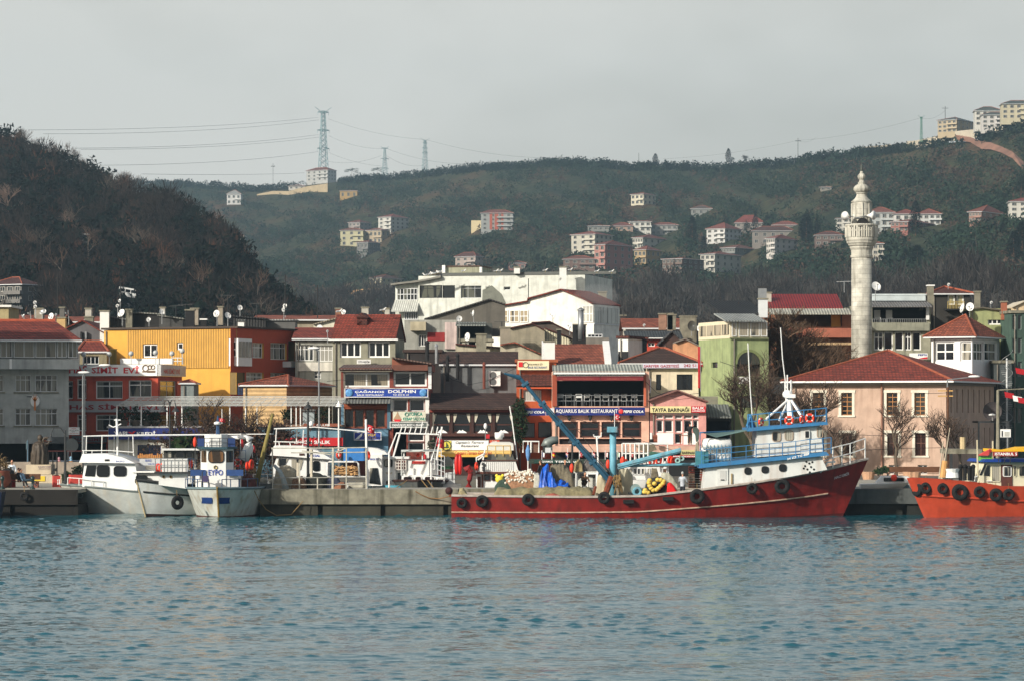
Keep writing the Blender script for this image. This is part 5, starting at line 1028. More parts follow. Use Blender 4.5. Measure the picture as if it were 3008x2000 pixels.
b=Bld('weathered flat with glazed balconies and pierced roof balustrade right of the minaret',210,688,286,246,wall_m((150,148,128),.55),depth=10,cat='apartment block',name='apartment_block')
b.hole(335,256,660,346,2.2);
for x0,x1,c in((345,402,2),(406,460,1),(472,524,1),(530,572,2),(578,630,1)):b.win(x0,402,x1,512,c,1,frame=CLEANW,fw=.1,trans=.7 if c==2 else 0)
b.wall(inner=mk((56,54,50),.9));shed(b,'canopy',corr_m((120,118,116)),322,700,248,214,-1.4,2);rail(b,[(b.Px(336+k*13),-.1,b.Pz(346))for k in range(26)],b.Pz(326)-b.Pz(346),STEEL,.03,mid=0)
m=M();za,zc=b.Pz(212),b.Pz(180)
for k in range(40):x=b.Px(325+k*8.6);m.box(x,x+.12,1.2,1.35,za,zc)
m.box(b.Px(322),b.Px(665),1.15,1.4,zc,zc+.15);m.mk('roof_balustrade',mk((190,200,200),.7),b);b.box('concrete_band',wall_m((136,136,120),.6),330,348,682,396,-.5,-.003);b.box('corner_post',CLEANW,662,246,680,330,-.3,-.003)
for k,x in enumerate((368,440)):n=Nd('chair','pale chair on the upper balcony, %s one'%('left','right')[k],'chair',x,286.8,0,zg=b.Pz(346)+QZ,group='balcony chairs');m=M();m.box(-.3,.3,0,.5,.4,.48);m.mk('seat',CLEANW,n);M().box(-.3,.3,.45,.5,.48,1.2).mk('backrest',CLEANW,n);m=M();[m.box(a,a+.06,c,c+.06,0,.4)for a in(-.3,.24)for c in(0,.44)];m.mk('legs',STEEL,n)
s=sign('small white drinks sign with a red and blue wave under the glazed flat',285,560,530,670,566,RBRD,[('PEPSI',612,534,664,546,mk((30,50,130),.5),.06)]);m=M();m.ext([s.P(x,y)for x,y in((610,564),(668,564),(668,552),(640,556))],-.03,-.003);m.mk('red_wave',REDL,s)
mn=Nd('minaret','tall pale stone minaret with corbelled balcony and onion finial','minaret',270,274,0,zg=QZ);STN=mk((186,183,170),.9,.45,1.0,.7,kind='stone',c2=(92,88,76));STN2=wall_m((184,181,168),.6)
T('h4');cx=492;sc4=.45914/F*274
def mr_(pts):return[(r_*sc4,HC+(HY-ny(y))/F*274-QZ)for y,r_ in pts]
mm=M().lathe([(66*sc4,0)]+mr_([(1568,66),(1128,65)]),20);mm.mk('shaft',STN,mn,True)
cb=M().lathe(mr_([(1130,65),(1126,70),(1112,71),(1110,66),(1080,68),(1066,76),(1056,76),(1050,84),(1040,88),(1036,94),(1022,97),(1018,101),(1004,102),(1000,99),(996,99)]),20);cb.mk('corbel',STN2,mn)
bal=M();zA,zB=[mr_([(y,1)])[0][1]for y in(998,915)]
R=98*sc4
for k in range(20):
 a=2*math.pi*(k+.5)/20
 for da in(-.09,.09):c_=(R*math.cos(a+da),R*math.sin(a+da));bal.tube([(c_[0],c_[1],zA),(c_[0],c_[1],zB if k%2 else zA+(zB-zA)*.75)],.12,4)
bal.torus((0,0,zB-.1),R,.12,'z',28,5);bal.torus((0,0,zA+(zB-zA)*.5),R,.09,'z',28,5);bal.mk('balustrade',STN2,mn)
M().lathe(mr_([(1000,60),(775,61)]),20).mk('upper_shaft',STN,mn,True)
m=M();[m.tube([((61.5*sc4)*math.cos(a),(61.5*sc4)*math.sin(a),mr_([(1000,1)])[0][1]),((61.5*sc4)*math.cos(a),(61.5*sc4)*math.sin(a),mr_([(780,1)])[0][1])],.09,4)for a in np.linspace(0,6.28,9)];m.mk('rib',STN2,mn)
dz0,dz1=mr_([(945,1)])[0][1],mr_([(885,1)])[0][1];m=M();m.ext([(-.52,dz0),(.52,dz0),(.52,dz1-.4)]+[(.52*math.cos(t),dz1-.4+.52*math.sin(t))for t in np.linspace(.3,2.8,7)]+[(-.52,dz1-.4)],-61*sc4-.12,-61*sc4+.3);o=m.mk('balcony_door',DARK,mn)
cap=M().lathe(mr_([(776,61),(774,66),(766,66),(764,60),(750,45),(738,36),(722,31),(716,37),(711,37)]),20);cap.mk('cornice',STN2,mn)
on=M();nf=24
def flut(pts):
 P_=mr_(pts);vs=[]
 for r_,z in P_:
  for j in range(48):a=2*math.pi*j/48;q_=r_*(1+.1*abs(math.sin(a*6))-.05);vs.append((q_*math.cos(a),q_*math.sin(a),z))
 on.add(vs,[(i*48+j,i*48+(j+1)%48,(i+1)*48+(j+1)%48,(i+1)*48+j)for i in range(len(P_)-1)for j in range(48)])
flut([(711,28),(706,40),(692,50),(678,48),(664,36),(655,20),(650,24),(640,16),(630,14)]);flut([(630,14),(622,22),(606,25),(594,18),(584,8),(580,11),(574,6)]);on.mk('onion_finial',STN2,mn,True)
M().lathe(mr_([(576,6),(562,9),(550,5),(535,5),(530,2),(515,1)]),10).mk('spike',mk((70,76,70),.6),mn,True)
for k,(x,y)in enumerate(((412,862),(556,858))):
 n=Nd('loudspeaker','white horn loudspeaker on the %s of the minaret above its balcony'%('sunny side','shady side')[k],'loudspeaker',x,273,(-40,50)[k],zg=HC+(HY-ny(y))/F*273,group='horn loudspeakers on the minaret');m=M();m.tube([(0,-.4,0),(0,-.15,0),(0,.3,0)],[.42,.22,.08],14);m.mk('horn',CLEANW,n,True);M().tube([(0,.3,0),((.9,-.9)[k],.9,-.2)],.05,4).mk('bracket',STEEL,n)
T('E');dish('white dish half hidden by the minaret shaft',279,1303,130,30,20)
T('F')
PKW=mk((186,159,140),.9,.2,.8,.45,.15,c2=(136,108,92))
b=Bld('old pink plastered building with red hipped roof and white framed tall windows',-150,782,249,706,PKW,yaw=-22,px2=1072,cat='old mansion',name='old_mansion')
WP=pane_m((24,26,28),(60,58,50),.3);WDF=mk((170,116,62),.6,.2,3);WH=mk((214,208,190),.7,.15,2,.2)
for x in(-25,147,422,590):
 w_=66
 b.win(x,768,x+w_,905,2,5,frame=WDF,pane=WP,fw=.07,surround=WH);b.win(x+4,1012,x+w_+4,1150,2,1,frame=mk((92,54,36),.6,.2,3),pane=pane_m((50,32,26)),fw=.07,surround=WH,trans=.55)
for x in(435,610):b.win(x,1205,x+58,1262,2,1,frame=CLEANW,pane=pane_m((40,60,66)),trans=.6)
for k in range(8):
 u=b.depth*(.09+k*.115);x0,x1=u,u+.42
 for ya,yc_ in((745,890),(985,1100)):
  z0,z1=b.P(782,yc_)[1],b.P(782,ya)[1];b.h['r'].append((x0,x1,z0,z1,.25,0));M().box(b.xb-.2,b.xb-.17,x0,x1,z0,z1).mk('narrow_window',WP,b)
b.wall();rf=b.hip(512,TR,.75,rx=(b.Px(385-120),b.Px(385,7)+.3),zr=HC+(HY-ny(512))/F*(249+9)-QZ)
b.box('cornice',mk((180,168,150),.8,.1),-152,700,782,722,-.18,-.003);M().box(b.xb+.003,b.xb+.18,0,b.depth,b.P(782,722)[1],b.P(782,700)[1]).mk('cornice',mk((120,112,104),.8,.1),b)
m=M();a=b.P(392,710,-.2);m.tube([(a[0],-.3,a[1]),(a[0],-.2,a[1]-.4),(a[0],-.2,.3)],.08,6);m.mk('drainpipe',mk((150,110,90),.6),b)
M().box(b.xa-.8,b.xb+.85,-.93,-.8,b.zt+.0,b.zt+.13).mk('gutter',CLEANW,b)
b=Bld('white corner house with red hipped roof and glazed wrap round windows',692,940,264,440,mk((220,220,218),.7,.06,1,.1),yaw=-30,px2=1105,cat='corner house',name='corner_house')
b.win(715,462,832,578,2,1,frame=CLEANW,fw=.14,pane=GLASSC,trans=.5);b.win(868,462,936,578,1,1,frame=CLEANW,fw=.12,pane=GLASSC,trans=.5);b.win(946,462,1010,578,2,1,face='r',frame=CLEANW,fw=.12,pane=GLASSC,trans=.5);b.win(1015,462,1090,578,2,1,face='r',frame=CLEANW,fw=.12,pane=GLASSC,trans=.5);b.wall();b.hip(300,TRB,.55)
b=Bld('dark soot stained house with a glazed roof balcony behind the white corner house',690,925,292,180,wall_m((48,46,42),.4),depth=8,cat='house',name='house');b.win(792,178,836,240,1,frame=CLEANW,fw=.12,pane=pane_m((130,130,110),(180,170,130),.8));b.win(845,178,890,240,1,frame=CLEANW,fw=.12,pane=pane_m((130,130,110),(180,170,130),.8));b.wall();b.hip(130,TRD,.4);rail(b,[(b.Px(788+k*9),-.5,b.Pz(264))for k in range(12)],.7,mk((170,150,90),.6),.03);b.box('balcony_floor',DARK,780,264,905,272,-.8,-.003)
chimney('white capped round chimney by the dark soot stained house',287,672,118,708,180,CONC,cap=CLEANW);chimney('tall mossy chimney between the dark house and the olive house',276,960,155,990,250,CONC);chimney('short brick chimney on the olive house',270,1122,216,1152,262,mk((150,90,66),.8))
b=Bld('olive green house with white window and flat roof at the right',920,1176,271,262,wall_m((150,156,110),.5),depth=4,cat='house',name='house');b.win(1035,298,1150,360,4,1,frame=CLEANW,fw=.12);b.wall();profile(b,[(920,270),(1000,262),(1176,285)],4,b.mat,mk((90,84,70),.8),zb=b.zt-1)
b=Bld('dark green apartment house at the right edge of the town',1176,1420,268,290,wall_m((64,86,76),.4),depth=8,yaw=8,ref='l',cat='apartment house',name='apartment_house')
for y0 in(300,440,580,730,860):
 for x0 in(1184,1216,1260,1300):b.win(x0,y0,x0+26,y0+90,1,1,frame=mk((120,130,126),.6))
b.wall();b.flat()
b=Bld('cream topped attic at the right edge above the dark green house',1190,1420,282,250,wall_m((210,186,150),.2),depth=6,cat='house',name='house');b.wall();profile(b,[(1180,258),(1254,222),(1420,200)],6,b.mat,mk((190,180,160),.8),zb=b.zt-2)
b=Bld('dark recess building with an outside stair between pink and green houses',1072,1180,266,590,wall_m((70,76,76),.4),depth=6,cat='building',name='building');b.win(1030+60,960,1150,1040,3,frame=PVC);b.wall();b.flat()
n=Nd('spiral_stair','pale spiral stair on the dark building beside the pink side wall','stair',1150,264.5,0,zg=QZ);H_=n.Pz(560);m=M();m.tube([(0,0,0),(0,0,H_)],.08,6);m.mk('pole',PVC,n);m=M()
for k in range(64):a=k*.5;z=H_*k/64;m.tube([(0,0,z),(.5*math.cos(a),.5*math.sin(a),z)],.03,4)
m.tube([(.5*math.cos(k*.5),.5*math.sin(k*.5),H_*k/64+.9)for k in range(64)],.025,4);m.mk('steps',mk((130,134,134),.6),n)
n=Nd('satellite_dish','huge dark mesh satellite dish on a balcony right of the pink building','satellite dish',1060,252,0,zg=HC+(HY-ny(940))/F*252);R=57*cur[2]/F*252;z=n.Pz(880);m=M();vs=[]
for a,b_ in((.02,0),(.4,.05),(.75,.16),(1,.3)):
 for j in range(24):t=2*math.pi*j/24;vs.append((a*R*math.cos(t),-b_*R,z+a*R*math.sin(t)))
m.add(vs,[(i*24+j,i*24+(j+1)%24,(i+1)*24+(j+1)%24,(i+1)*24+j)for i in range(3)for j in range(24)]);m.mk('reflector',mk((66,60,60),.8,.2),n,True);M().tube([(0,.1,0),(0,.1,z)],.1,6).mk('mast',IRON,n);m=M();m.tube([(0,-R*.3,z-R),(-.1,-R*.9,z-.3)],.04,4);m.ell((-.1,-R*.9,z-.3),(.3,.12,.1),6);m.mk('feed_arm',CLEANW,n)
n=Nd('balcony_platform','dark steel platform carrying the huge mesh dish','platform',975,252,0,zg=QZ);a=n.P(1165,940);M().box(0,a[0],0,3,a[1]-.15,a[1]).mk('deck',IRON,n);m=M();[m.box(x,x+.15,0,.15,0,a[1]-.15)for x in(0,a[0]-.15)];m.mk('leg',IRON,n)
T('A')
for k,(lb,D,x,y,r,az,el)in enumerate((('large white dish standing on the ridge of the long red roof',256,363,120,24,-35,15),('small white dish just right of the large one on the red roof',256,393,108,10,30,20),('little white dish low on the left of the red ridge',270,168,117,14,-60,30),('small dish seen side on left of the large white dish',270,215,98,16,-80,10),('small oval dish between the stacked pair and the large dish',272,295,92,15,-30,20),('thin edge-on dish above the grey gable',280,480,95,20,-82,5),('upper dish of the stacked pair at the far left',268,247,22,12,10,10),('lower dish of the stacked pair at the far left',268,249,51,12,10,10),('low white dish behind the grey gable house',298,598,150,13,20,20),('cream dish leaning beside the stone grey chimney',272,853,98,28,-35,25),('upper small dish on the pole above the yellow house',275,839,10,12,-40,15),('lower small dish on the pole above the yellow house',275,822,46,12,10,10),('white dish over the long black roof shed',276,1130,90,20,35,25),('round dish with dark bars on the black roof shed',274,1040,142,16,5,5))):dish(lb,D,x,y,r,az,el,1.)
T('B')
for lb,D,x,y,r,az,el in(('big oval white dish above the ribbed yellow wall',272,327,100,24,-25,10),('tilted dish right of the big oval one',273,402,115,24,40,25),('upper dish of the pair over the black attic',280,803,46,15,-15,10),('lower dish of the pair over the black attic',280,793,73,15,10,10),('white dish by the sloping white attic',288,1045,202,24,-20,5),('tiny dish beside the sagging red roof',270,1098,222,9,20,20)):dish(lb,D,x,y,r,az,el,1.)
T('C')
for lb,D,x,y,r,az,el in(('round white dish on the corrugated canopy by the pink wall',290,802,324,18,15,5),('edge-on dish on the dark sloping eaves',296,890,290,18,-70,5),('big white dish left of the cement chimney',284,856,432,24,-50,5),('grey box shaped dish right of the cement chimney',282,1018,570,17,30,30)):dish(lb,D,x,y,r,az,el,.8)
T('D')
for lb,D,x,y,r,az,el in(('white dish casting its shadow on the bright gable',318,380,297,21,-45,5),('white dish beside the black sooty chimney',283,482,364,21,-30,0),('dark dish on the cement chimney block',294,1220,368,30,20,5),('little dish over the far bright red roof',303,932,362,8,0,0),('small dish at the right end by the green house',270,1273,380,22,-40,0)):dish(lb,D,x,y,r,az,el,.8,col=mk((92,92,84),.6)if'dark dish' in lb else None)
T('F')
for lb,D,x,y,r,az,el in(('big white dish above the white corner house roof',268,925,252,25,-25,5),('edge-on dish left of the big white one',270,882,260,28,-75,15),('tiny dish on the roof of the dark soot stained house',294,795,117,9,0,10),('small grey dish behind the olive house',300,1053,226,9,0,10)):dish(lb,D,x,y,r,az,el,.9)
def antenna(label,D,x,y0,y1,bars=3,col=IRON):
 n=Nd('aerial',label,'aerial',x,D,0,zg=HC+(HY-ny(y1))/F*D,group='aerials on the roofs');h_=n.Pz(y0);M().tube([(0,0,0),(0,0,h_)],.045,4).mk('mast',col,n)
 if bars:
  m=M();m.tube([(-.7,.2,h_*.93),(.7,-.2,h_*.97)],.025,3)
  for k in range(bars):t=-.5+k*1.0/max(1,bars-1);m.tube([(t,.2-.35,h_*.95),(t,.2+.35,h_*.95)],.02,3)
  m.mk('boom',col,n)
 return n
T('h1')
for lb,x,y0,y1,b_ in(('thin mast before the dark hill above the grey gable',398,1190,1480,0),('thin rust mast by the dish pole',836,1225,1480,0),('tall thin mast with the two stacked dishes',1976,1195,1480,0),('tall thin mast above the steep red roof',2200,1270,1500,0),('aerial with cross bars over the black roof shed',1220,1410,1490,3),('aerial with cross bars beside the black chimney',1285,1400,1490,4),('slim mast with curved arm over the oval dish',1580,1335,1490,3),('capped thick mast with sagging wires on the black attic',1779,1392,1490,2)):antenna(lb,278,x,y0,y1,b_)
T('D')
for lb,x,y0,y1,b_,D in(('rod aerial before the flat white block',232,80,200,0,325),('aerial between white gable and far red roof',808,250,330,3,310),('thin rod beside the far red roof',865,240,320,0,310),('aerial on the dun house chimney',70,340,375,4,284)):antenna(lb,D,x,y0,y1,b_)
T('F');antenna('wind bent aerial left of the minaret',282,165,95,165,3,STEEL);antenna('thin rod aerial above the pierced balustrade',288,418,80,180,0)
def lamp(label,D,x,y0,y1,arm=0,col=IRON,head='bell',zg=QZ,r=.07,y_head=None):
 n=Nd('street_lamp',label,'street lamp',x,D,0,zg=zg,group='street lamps');h_=n.Pz(y0);M().tube([(0,0,0),(0,0,h_)],r*1.3,8,r*.8).mk('pole',col,n)
 arms=arm if isinstance(arm,(list,tuple))else[arm]
 for a in arms:
  if head=='bell':
   m=M()
   if a:m.tube([(0,0,h_-.3),(a*.3,0,h_+.15),(a*.8,0,h_+.15),(a,0,h_-.3)],.035,5);m.mk('arm',col,n)
   c_=(a,0,h_-.75 if a else h_);M().lathe([(.32,0),(.28,.08),(.08,.32),(.04,.5)],12,c_).mk('lamp_shade',col,n)
  else:
   M().tube([(0,0,h_),(a,0,h_+.25)],.05,5).mk('arm',col,n);m=M();m.ell((a,0,h_+.27),(.5,.16,.11),7);m.mk('lamp_head',CLEANW,n,True)
 return n
T('A');lamp('black bell lamp on the quay beside the statue',212,455,908,1270,-1.0,r=.08);lamp('tall grey pole with a two arm top before the bakery sign',238,578,530,1100,.1,STEEL,'arm');
lamp('tall grey pole lamp with an arm reaching over the bakery fascia',239,590,480,1100,1.6,STEEL,'arm');lamp('black double bell lamp before the bank',230,1185,712,1100,(-.45,.45))
T('B');lamp('black bell topped lamp post on the mole near the fishing boats',211.5,962,758,1225,0,r=.09);lamp('thin grey post lamp in front of the small white window',243,1038,362,900,-.4,STEEL,'arm')
T('F');lamp('concrete lamp pole with long arm at the right edge',232,1096,752,1100,5.4,CONC,'arm',r=.14);n=lamp('street light head reaching over the pink building corner',247,790,690,1100,2.2,STEEL,'arm')
T('B');n=lamp('white twin globe lamp by the restaurant corner',243,1176,745,900,0,CLEANW)
T('F');n=Nd('utility_pole','timber utility pole with bright crossbars at the pink building corner','utility pole',793,243,0,zg=QZ);h_=n.Pz(735);M().tube([(0,0,0),(0,0,h_)],.11,7).mk('pole',TIMBER,n);m=M();[m.box(-.8,.4,-.06,.06,z,z+.1)for z in(n.Pz(760),n.Pz(792))];m.mk('crossbar',mk((190,150,90),.7),n)
n=Nd('overhead_cable','sagging cable from the pink building to the right edge','cable',600,242,0,zg=n.o.z+n.Pz(770));M().tube([(k*1.2,.5,-.012*(16-(k-4)**2)*1.0)for k in range(9)],.02,3).mk('cable',DARK,n)if False else M().tube([n.P3(600+k*25,772-k*.6+3*math.sin(k*.4),0)for k in range(9)],.02,3).mk('cable',DARK,n)
for k,(x,y,c)in enumerate(((1165,790,REDT),(1215,812,WHL),(1245,822,REDT),(1232,645,REDT))):
 n=Nd('bunting_flag',['red bunting flag with crescent right of the lamp pole','white bunting flag beside the red one','red bunting flag cut by the right edge','small red flag high on the dark green house'][k],'bunting flag',x,240,0,zg=HC+(HY-ny(y+14))/F*240,group='bunting flags on the cord');M().add([(-.4,0,.55),(.35,0,.4),(.4,.1,-.02),(-.3,.08,.1)],[(0,1,2,3)]).mk('cloth',c,n)
n=Nd('bunting_line','cord carrying red and white bunting at the right edge','cord',1130,240.1,0,zg=HC+(HY-ny(770))/F*240);M().tube([n.P3(1120,760),n.P3(1180,780),n.P3(1254,806),n.P3(1400,815)],.02,3).mk('cord',DARK,n)
T('E')
baretree('large reddish bare tree between the green house and the minaret',805,950,195,262,11,1.15,6,mats=(BARK,mk((92,72,54),.9,.3,1)),nb=4,trunk=.27,thin=.6)
baretree('slender bare tree spreading before the pale green house',600,950,470,248,12,1.2,6,trunk=.3,group='bare trees of the waterfront')
baretree('crooked bare tree at the left end of the pink building',905,1250,660,244,14,1.3,5,trunk=.32,group='bare trees of the waterfront')
baretree('bare bushy tree behind the blue and white wheelhouse',740,1100,700,246,24,1.5,5,trunk=.22,group='bare trees of the waterfront')
T('F')
baretree('double stemmed bare tree before the middle windows of the pink building',478,1290,765,240,15,1.35,5,trunk=.34,r0=.16,group='bare trees of the waterfront')
baretree('knobbly bare tree at the corner of the pink building',790,1290,835,241,16,1.1,5,trunk=.3,group='bare trees of the waterfront')
baretree('thin bare tree against the shaded side of the pink building',890,1290,860,243,17,.8,4,trunk=.35,group='bare trees of the waterfront')
baretree('low bare tree at the left front of the pink building',150,1290,900,241,19,1.6,5,trunk=.25,group='bare trees of the waterfront')
T('B')
for k,(x,y0,D)in enumerate(((285,640,239),(450,720,238),(620,700,239),(160,760,240),(740,760,240))):
 n=baretree(['brown leaved tree rising over the pergola','dark tangled tree behind the white and blue pilot house','dark tangled tree left of the leaning spar','small dark tree before the bank fascia','dark tree between spar and lamp post'][k],x,1180,y0,D,30+k,1.25,5,trunk=.24,mats=(BARK,mk((58,44,36),.9,.3,1)),group='dark trees before the pergola')
 r=np.random.default_rng(k);H_=n.Pz(y0);N_=3400;c=r.normal(size=(N_,3))*[1.4,1.0,H_*.15]+[0,0,H_*.42];c[:,2]=np.minimum(c[:,2],H_*.9-r.uniform(0,3,N_));c+=.5*np.sin(c[:,[1,2,0]]*3+k);s_=.07;a=r.normal(size=(N_,3))*s_;b_=r.normal(size=(N_,3))*s_;v=np.stack([c-a,c+b_,c+a*.5-b_*.4],1).reshape(-1,3);npmesh('dry_leaves',v,np.arange(len(v)).reshape(-1,3),mk((74,52,38),.9,.5,3),n)
T('D');shrub('ivy hanging down the corner of the orange building',249,178,800,1130,90,leaf((40,56,34)),5,'ivy','ivy',900,False,kind_leaf=.13)
T('C');shrub('dark round shrub beside the white doorway frame',248,640,1060,1110,50,PLM,7,pot=True);
T('A');shrub('palm with spiky leaves before the bank',238,1290,985,1060,120,leaf((44,62,36)),8,'palm','palm',200,False,zg=QZ+2.6,kind_leaf=.3)
shrub('dark conical evergreen beside the red planter',222,545,1160,1260,70,leaf((34,46,30)),9,'evergreen_shrub',pot=False);shrub('low green bush behind the red planter',221,470,1200,1268,60,leaf((44,58,34)),10,'evergreen_shrub',pot=False)
T('F');shrub('clipped round bush on the quay in front of the pink building',236,385,1222,1262,82,leaf((40,58,36)),12,'clipped_bush',pot=False);shrub('low twiggy hedge along the foot of the pink building',241,580,1235,1275,60,leaf((80,80,50)),13,'hedge_bush',pot=False)
def gull(label,D,x,y,face=1):
 n=Nd('seagull',label,'seagull',x,D,0 if face>0 else 180,zg=HC+(HY-ny(y))/F*D,group='seagulls on the roofs');m=M()
 m.tube([(-.3,0,.16),(-.15,0,.19),(.02,0,.21),(.13,0,.25),(.19,0,.36),(.25,0,.4),(.31,0,.39)],[.02,.07,.09,.075,.05,.055,.015],8);m.mk('body',CLEANW,n,True)
 M().ext([(.29,.375),(.38,.36),(.3,.4)],-.01,.01).mk('beak',YEL,n);m=M();m.ell((-.12,-.07,.22),(.2,.03,.06),5);m.ell((-.12,.07,.22),(.2,.03,.06),5);m.mk('wing',mk((150,154,156),.7),n,True)
 m=M();m.tube([(0,-.03,0),(0,-.03,.14)],.01,4);m.tube([(0,.03,0),(0,.03,.14)],.01,4);m.mk('legs',YEL,n)
T('h2')
for k,(x,y)in enumerate(((822,1212),(845,1208),(862,1206),(876,1202),(892,1198),(905,1196),(918,1193),(934,1188))):gull('white gull on the sloping roof edge of the flat white block, %s from the left'%'first second third fourth fifth sixth seventh eighth'.split()[k],347,x,y,1 if k%3 else-1)
for x,y,D,lb in((1090,1184,346,'gull on the parapet between the two chimneys of the white block'),(1315,1184,345,'gull on the parapet left of the middle chimney'),(1345,1182,345,'gull on the parapet right next to the middle chimney'),(1656,1180,342,'gull on the parapet left of the cage chimney'),(1830,1176,341,'gull on the parapet right of the cage chimney'),(2014,1186,341,'gull on the shaded parapet end'),(2115,1188,341,'last gull at the right tip of the shaded parapet'),(228,1468,268,'gull on the left corner of the steep red roof'),(532,1458,269,'gull on the ridge patch of the steep red roof')):gull(lb,D,x,y)
for lb,tl,D,pts in(('cable sagging over the roofs from the dark attic to the red house','B',262,((600,60),(700,95),(820,112),(960,115),(1130,105))),('thin cable crossing before the glazed fish restaurant','C',249.5,((0,700),(90,690),(240,700),(400,690),(640,640))),('cable dropping along the blank grey wall','C',260.3,((690,640),(760,690),(860,720),(960,700),(1145,620))),('cable strung across the cream office front','D',249.6,((940,700),(1010,770),(1100,790),(1270,770))),('cable from the green house to the bare tree','E',250,((360,580),(480,620),(600,610),(760,560))),('cable across the front of the pink building at mid height','F',241,((-60,1000),(180,1020),(420,1030),(640,1040),(800,1010))),('low cable across the pink building','F',241.5,((60,1110),(300,1115),(520,1105),(800,1100),(1000,1110)))):
 T(tl);n=Nd('overhead_cable',lb,'cable',pts[0][0],D,0,zg=HC+(HY-ny(pts[0][1]))/F*D,group='cables between the houses');M().tube([n.P3(x,y,0)for x,y in pts],.022,3).mk('cable',DARK,n)
T('N')
for x,y,w_,h_,D,lb in((985,905,16,34,303,'small chimney on the long low red ridge, left one'),(1062,902,20,30,303,'double chimney on the long low red ridge'),(1130,905,14,26,303,'thin chimney on the long low red ridge near the steep roof'),(470,902,14,36,290,'pale chimney rising between the black roof shed and the black chimney'),(560,905,22,26,284,'low wide chimney behind the oval dish'),(640,900,14,30,284,'narrow chimney left of the black attic'),(100,905,26,24,288,'broken brick chimney behind the long red roof at the left'),(175,902,14,26,288,'small grey chimney behind the large white dish'),(250,905,18,22,297,'squat chimney behind the grey gable'),(1385,968,14,34,300,'short pipe chimney on the ramshackle grey house'),(1540,962,16,30,296,'stub chimney by the dun house'),(1960,920,16,34,300,'chimney at the right end of the far bright red roof'),(2250,858,16,30,286,'small chimney on the red metal roof'),(2700,862,14,26,288,'small chimney above the pierced balustrade')):
 chimney(lb,D,x,y,x+w_,y+h_,mk(((150,140,124),(132,92,74),(176,172,160),(96,94,90))[int(x)%4],.85,.3,2,.5),zdrop=.8)
for x,y,r,D,az,lb in((1010,918,7,300,-20,'small dish on the long low red ridge'),(705,905,8,284,30,'small dish above the skylight roof'),(1440,962,8,300,-40,'small dish on the ramshackle grey house'),(1700,985,7,292,10,'small dish by the cluttered flat terrace'),(2240,905,7,280,-30,'small dish beside the red metal roof'),(130,915,7,288,20,'tiny dish by the broken brick chimney')):dish(lb,D,x,y,r,az,15,.9)
# ================================================================ boats and harbour
def pxsheer(node,pts,s0,s1,y=0):
 P_=sorted([((node.P(x,yy,y)[0]-s0)/(s1-s0),node.P(x,yy,y)[1])for x,yy in pts]);return lambda t:float(np.interp(t,[p[0]for p in P_],[p[1]for p in P_]))
REDH=mk((126,30,25),.5,.4,.9,.7,.3,c2=(62,26,20));REDB=mk((84,18,16),.7,.4,1,.5,c2=(30,22,18));RUST=mk((110,52,30),.85,.4,3)
T('N')
rb=Nd('fishing_boat','long red fishing boat with white wheelhouse and blue rails, moored in front','fishing boat',1325,205,0,zg=0)
s0=rb.Px(1328);s1t=rb.Px(2552,0);s1w=rb.Px(2462)
SH=[(1328,1456),(1500,1458),(1700,1460),(1900,1457),(2060,1438),(2200,1420),(2320,1402),(2420,1384),(2500,1366),(2555,1350)]
sh=pxsheer(rb,SH,s0,s1t,-2.6);HR=(rb,None,s0,s1t,s1w,sh,-.8)
pt=hull(rb,s0,s1t,s1w,6.4,sh,ctr=.4,w0=.84,g0=.82,mats=[REDH,REDB,mk((150,140,125),.7,.3,2)],hb=.26,deckd=.75,pw=2.6,zk=-.8)
m=M()
for t0,t1,dh,mt in((0,1,.52,0),):
 for side in(-1,):m.tube([Vector(pt(t,dh+.05*t,side))+Vector((0,side*.03,0))for t in np.linspace(.0,.93,40)],.055,5)
m.mk('rub_rail',mk((176,150,130),.8,.5,3,.3),rb);m=M()
for side in(-1,1):m.tube([Vector(pt(t,1,side))+Vector((0,0,.03))for t in np.linspace(0,1,40)],.09,5)
m.mk('gunwale',mk((170,160,150),.7,.35,2,.3),rb)
m=M()
for x,y in((1846,1472),(1962,1463)):a=rb.P(x,y,-2.9);m.box(a[0]-.35,a[0]+.35,-3.05,-2.6,a[1]-.12,a[1]+.12)
m.mk('scupper',BLACK,rb)
ptR=pt
YF=-2.2
DH=mk((206,208,204),.5,.12,1.2,.45,c2=(140,100,66))
def rp(x,y,yy=YF):return rb.P(x,y,yy)
dk=[rp(x,y)for x,y in((2064,1437),(2072,1372),(2410,1335),(2430,1378),(2320,1399),(2200,1418))]
m=M();m.ext(dk,YF,2.6);m.mk('deckhouse',DH,rb)
m=M();q=[rp(x,y,YF-.25)for x,y in((2052,1362),(2428,1326),(2436,1336),(2054,1374))];m.ext(q,YF-.35,3.0);m.mk('upper_deck',BLUEB,rb)
wh=[rp(x,y,-1.9)for x,y in((2222,1342),(2224,1258),(2408,1240),(2418,1325))];M().ext(wh,-1.9,2.0).mk('wheelhouse',DH,rb)
q=[rp(x,y,-2.3)for x,y in((2195,1256),(2430,1238),(2432,1246),(2197,1266))];M().ext(q,-2.35,2.4).mk('wheelhouse_roof',BLUEB,rb)
T('E')
for x0,y0,x1,y1 in((676,1003,730,1064),(752,995,806,1058),(948,975,985,1044)):rb.glasswin(x0,y0,x1,y1,-1.92,mk((160,140,120),.6),GLASSC,.18)
o=rb.box('door',DH,848,988,905,1138,-1.97,-1.9);proudwin(rb,rb.Px(856),rb.Px(888),rb.P(0,1046,-1.98)[1],rb.P(0,996,-1.98)[1],-1.99,DH,GLASSC,.08,'door_window')
for x0,y0,x1,y1 in((508,1220,552,1264),(612,1212,656,1256),(718,1200,764,1246)):rb.glasswin(x0,y0,x1,y1,YF-.02,RUBBER,GLASS,.18)
